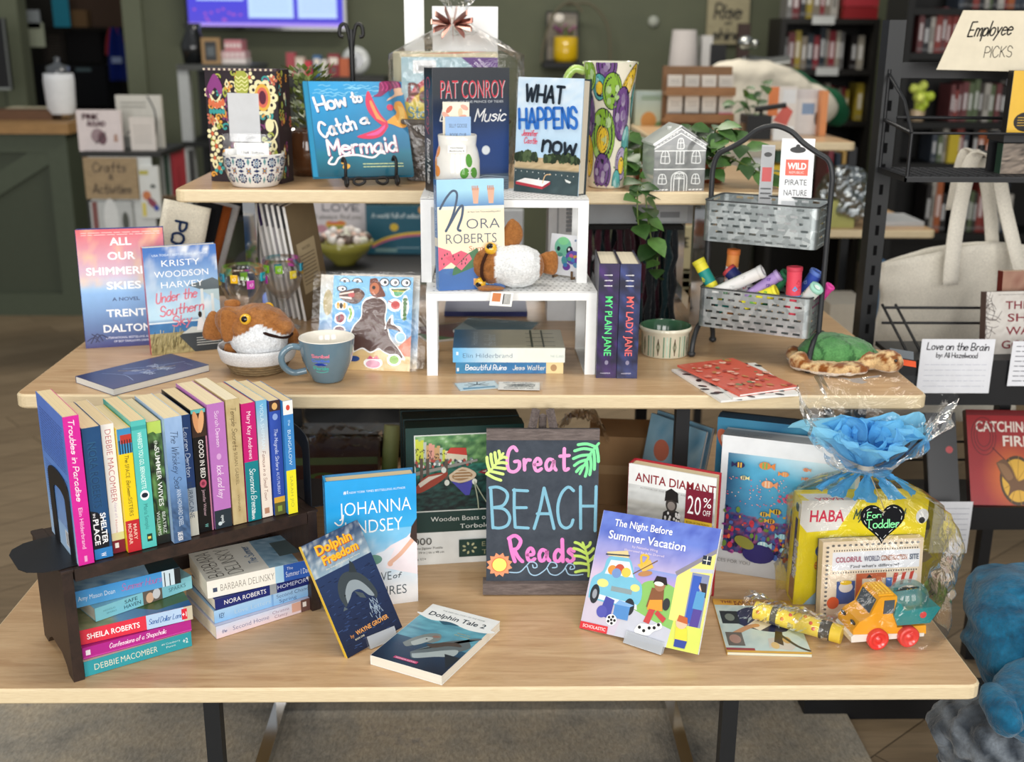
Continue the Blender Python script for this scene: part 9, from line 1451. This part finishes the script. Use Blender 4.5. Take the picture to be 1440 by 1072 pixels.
note('white note card handwritten love on the brain on the rack edge', 1288, 477, 1390, 553, 2.288, lambda c: (c.hw('Love on the Brain', 50, 80, 84, 13, 2.4, '#2c2a30', .1, -1), c.hw('by: Ali Hazelwood', 50, 66, 56, 9, 1.8, '#2c2a30', 0, -1), c.lines(8, 8, 92, 58, 5, '#c4c6d0', 1.2)))
note('white handwritten note card at the right edge beside the love one', 1416, 480, 1520, 543, 2.288, lambda c: c.lines(6, 6, 96, 94, 8, '#5c5c68', 1.8))
note('pale handwritten note hanging below the lower shelf of the rack', 1306, 706, 1359, 778, 2.28, lambda c: c.lines(10, 10, 92, 92, 8, '#b4b6c0', 1.4))
def f_cf(c):
    c.g(0, 0, 100, 100, 16, 16, lambda u, v: mixc('#e07a2c', '#9c1f24', min(1, math.hypot((u-.62)*1.1, (v-.3)*1.2)*2.0))); c.r(0, 94, 100, 100, '#6c1418')
    c.t('CATCHING', 54, 77, 82, 11, '#e8dcd0', .02); c.t('FIRE', 72, 62, 40, 11, '#e8dcd0', .02); [c.l([(24+r_*math.cos(R(a)), 72+r_*1.1*math.sin(R(a))) for a in range(0, 361, 24)], .8, '#5c1014') for r_ in (10, 14, 18)]; c.l([(36, 60), (58, 44)], 1.2, '#5c1014')
    c.e_(70, 26, 26, 26, '#4a3418', 30); c.e_(70, 26, 22.5, 22.5, '#d8a838', 30); [c.l([(70, 26), (70+22*math.cos(R(a)), 26+26*math.sin(R(a)))], .6, '#a87a24', False) for a in range(0, 360, 40)]
    c.p(catmull([(40, 44), (52, 48), (62, 40), (70, 26), (80, 28), (96, 34), (88, 24), (80, 18), (86, 12), (74, 16), (62, 14), (54, 8), (58, 20), (48, 30), (40, 44)]), '#6c4a2c'); c.p(catmull([(42, 44), (54, 42), (64, 30), (56, 26), (48, 34), (42, 44)]), '#8a6440')
CF = aty(1362, 706, 2.33); book('red hardcover with a gold bird medallion on the lower shelf of the rack', .15, .215, .022, (CF.x, 2.36-.045, zq+.001), -3, 28, 0, True, '#9c1f24', '#3a1012', '#3a1012', f_cf)
DKB = aty(1292, 706, 2.36); book('black hardcover with a small red mark left of the bird medallion book', .07, .2, .022, (DKB.x+.012, 2.33, zq+.001), 3, 22, 0, True, '#1c1c20', '#141416', '#141416', lambda c: c.e_(74, 58, 12, 4, '#b8383c'))
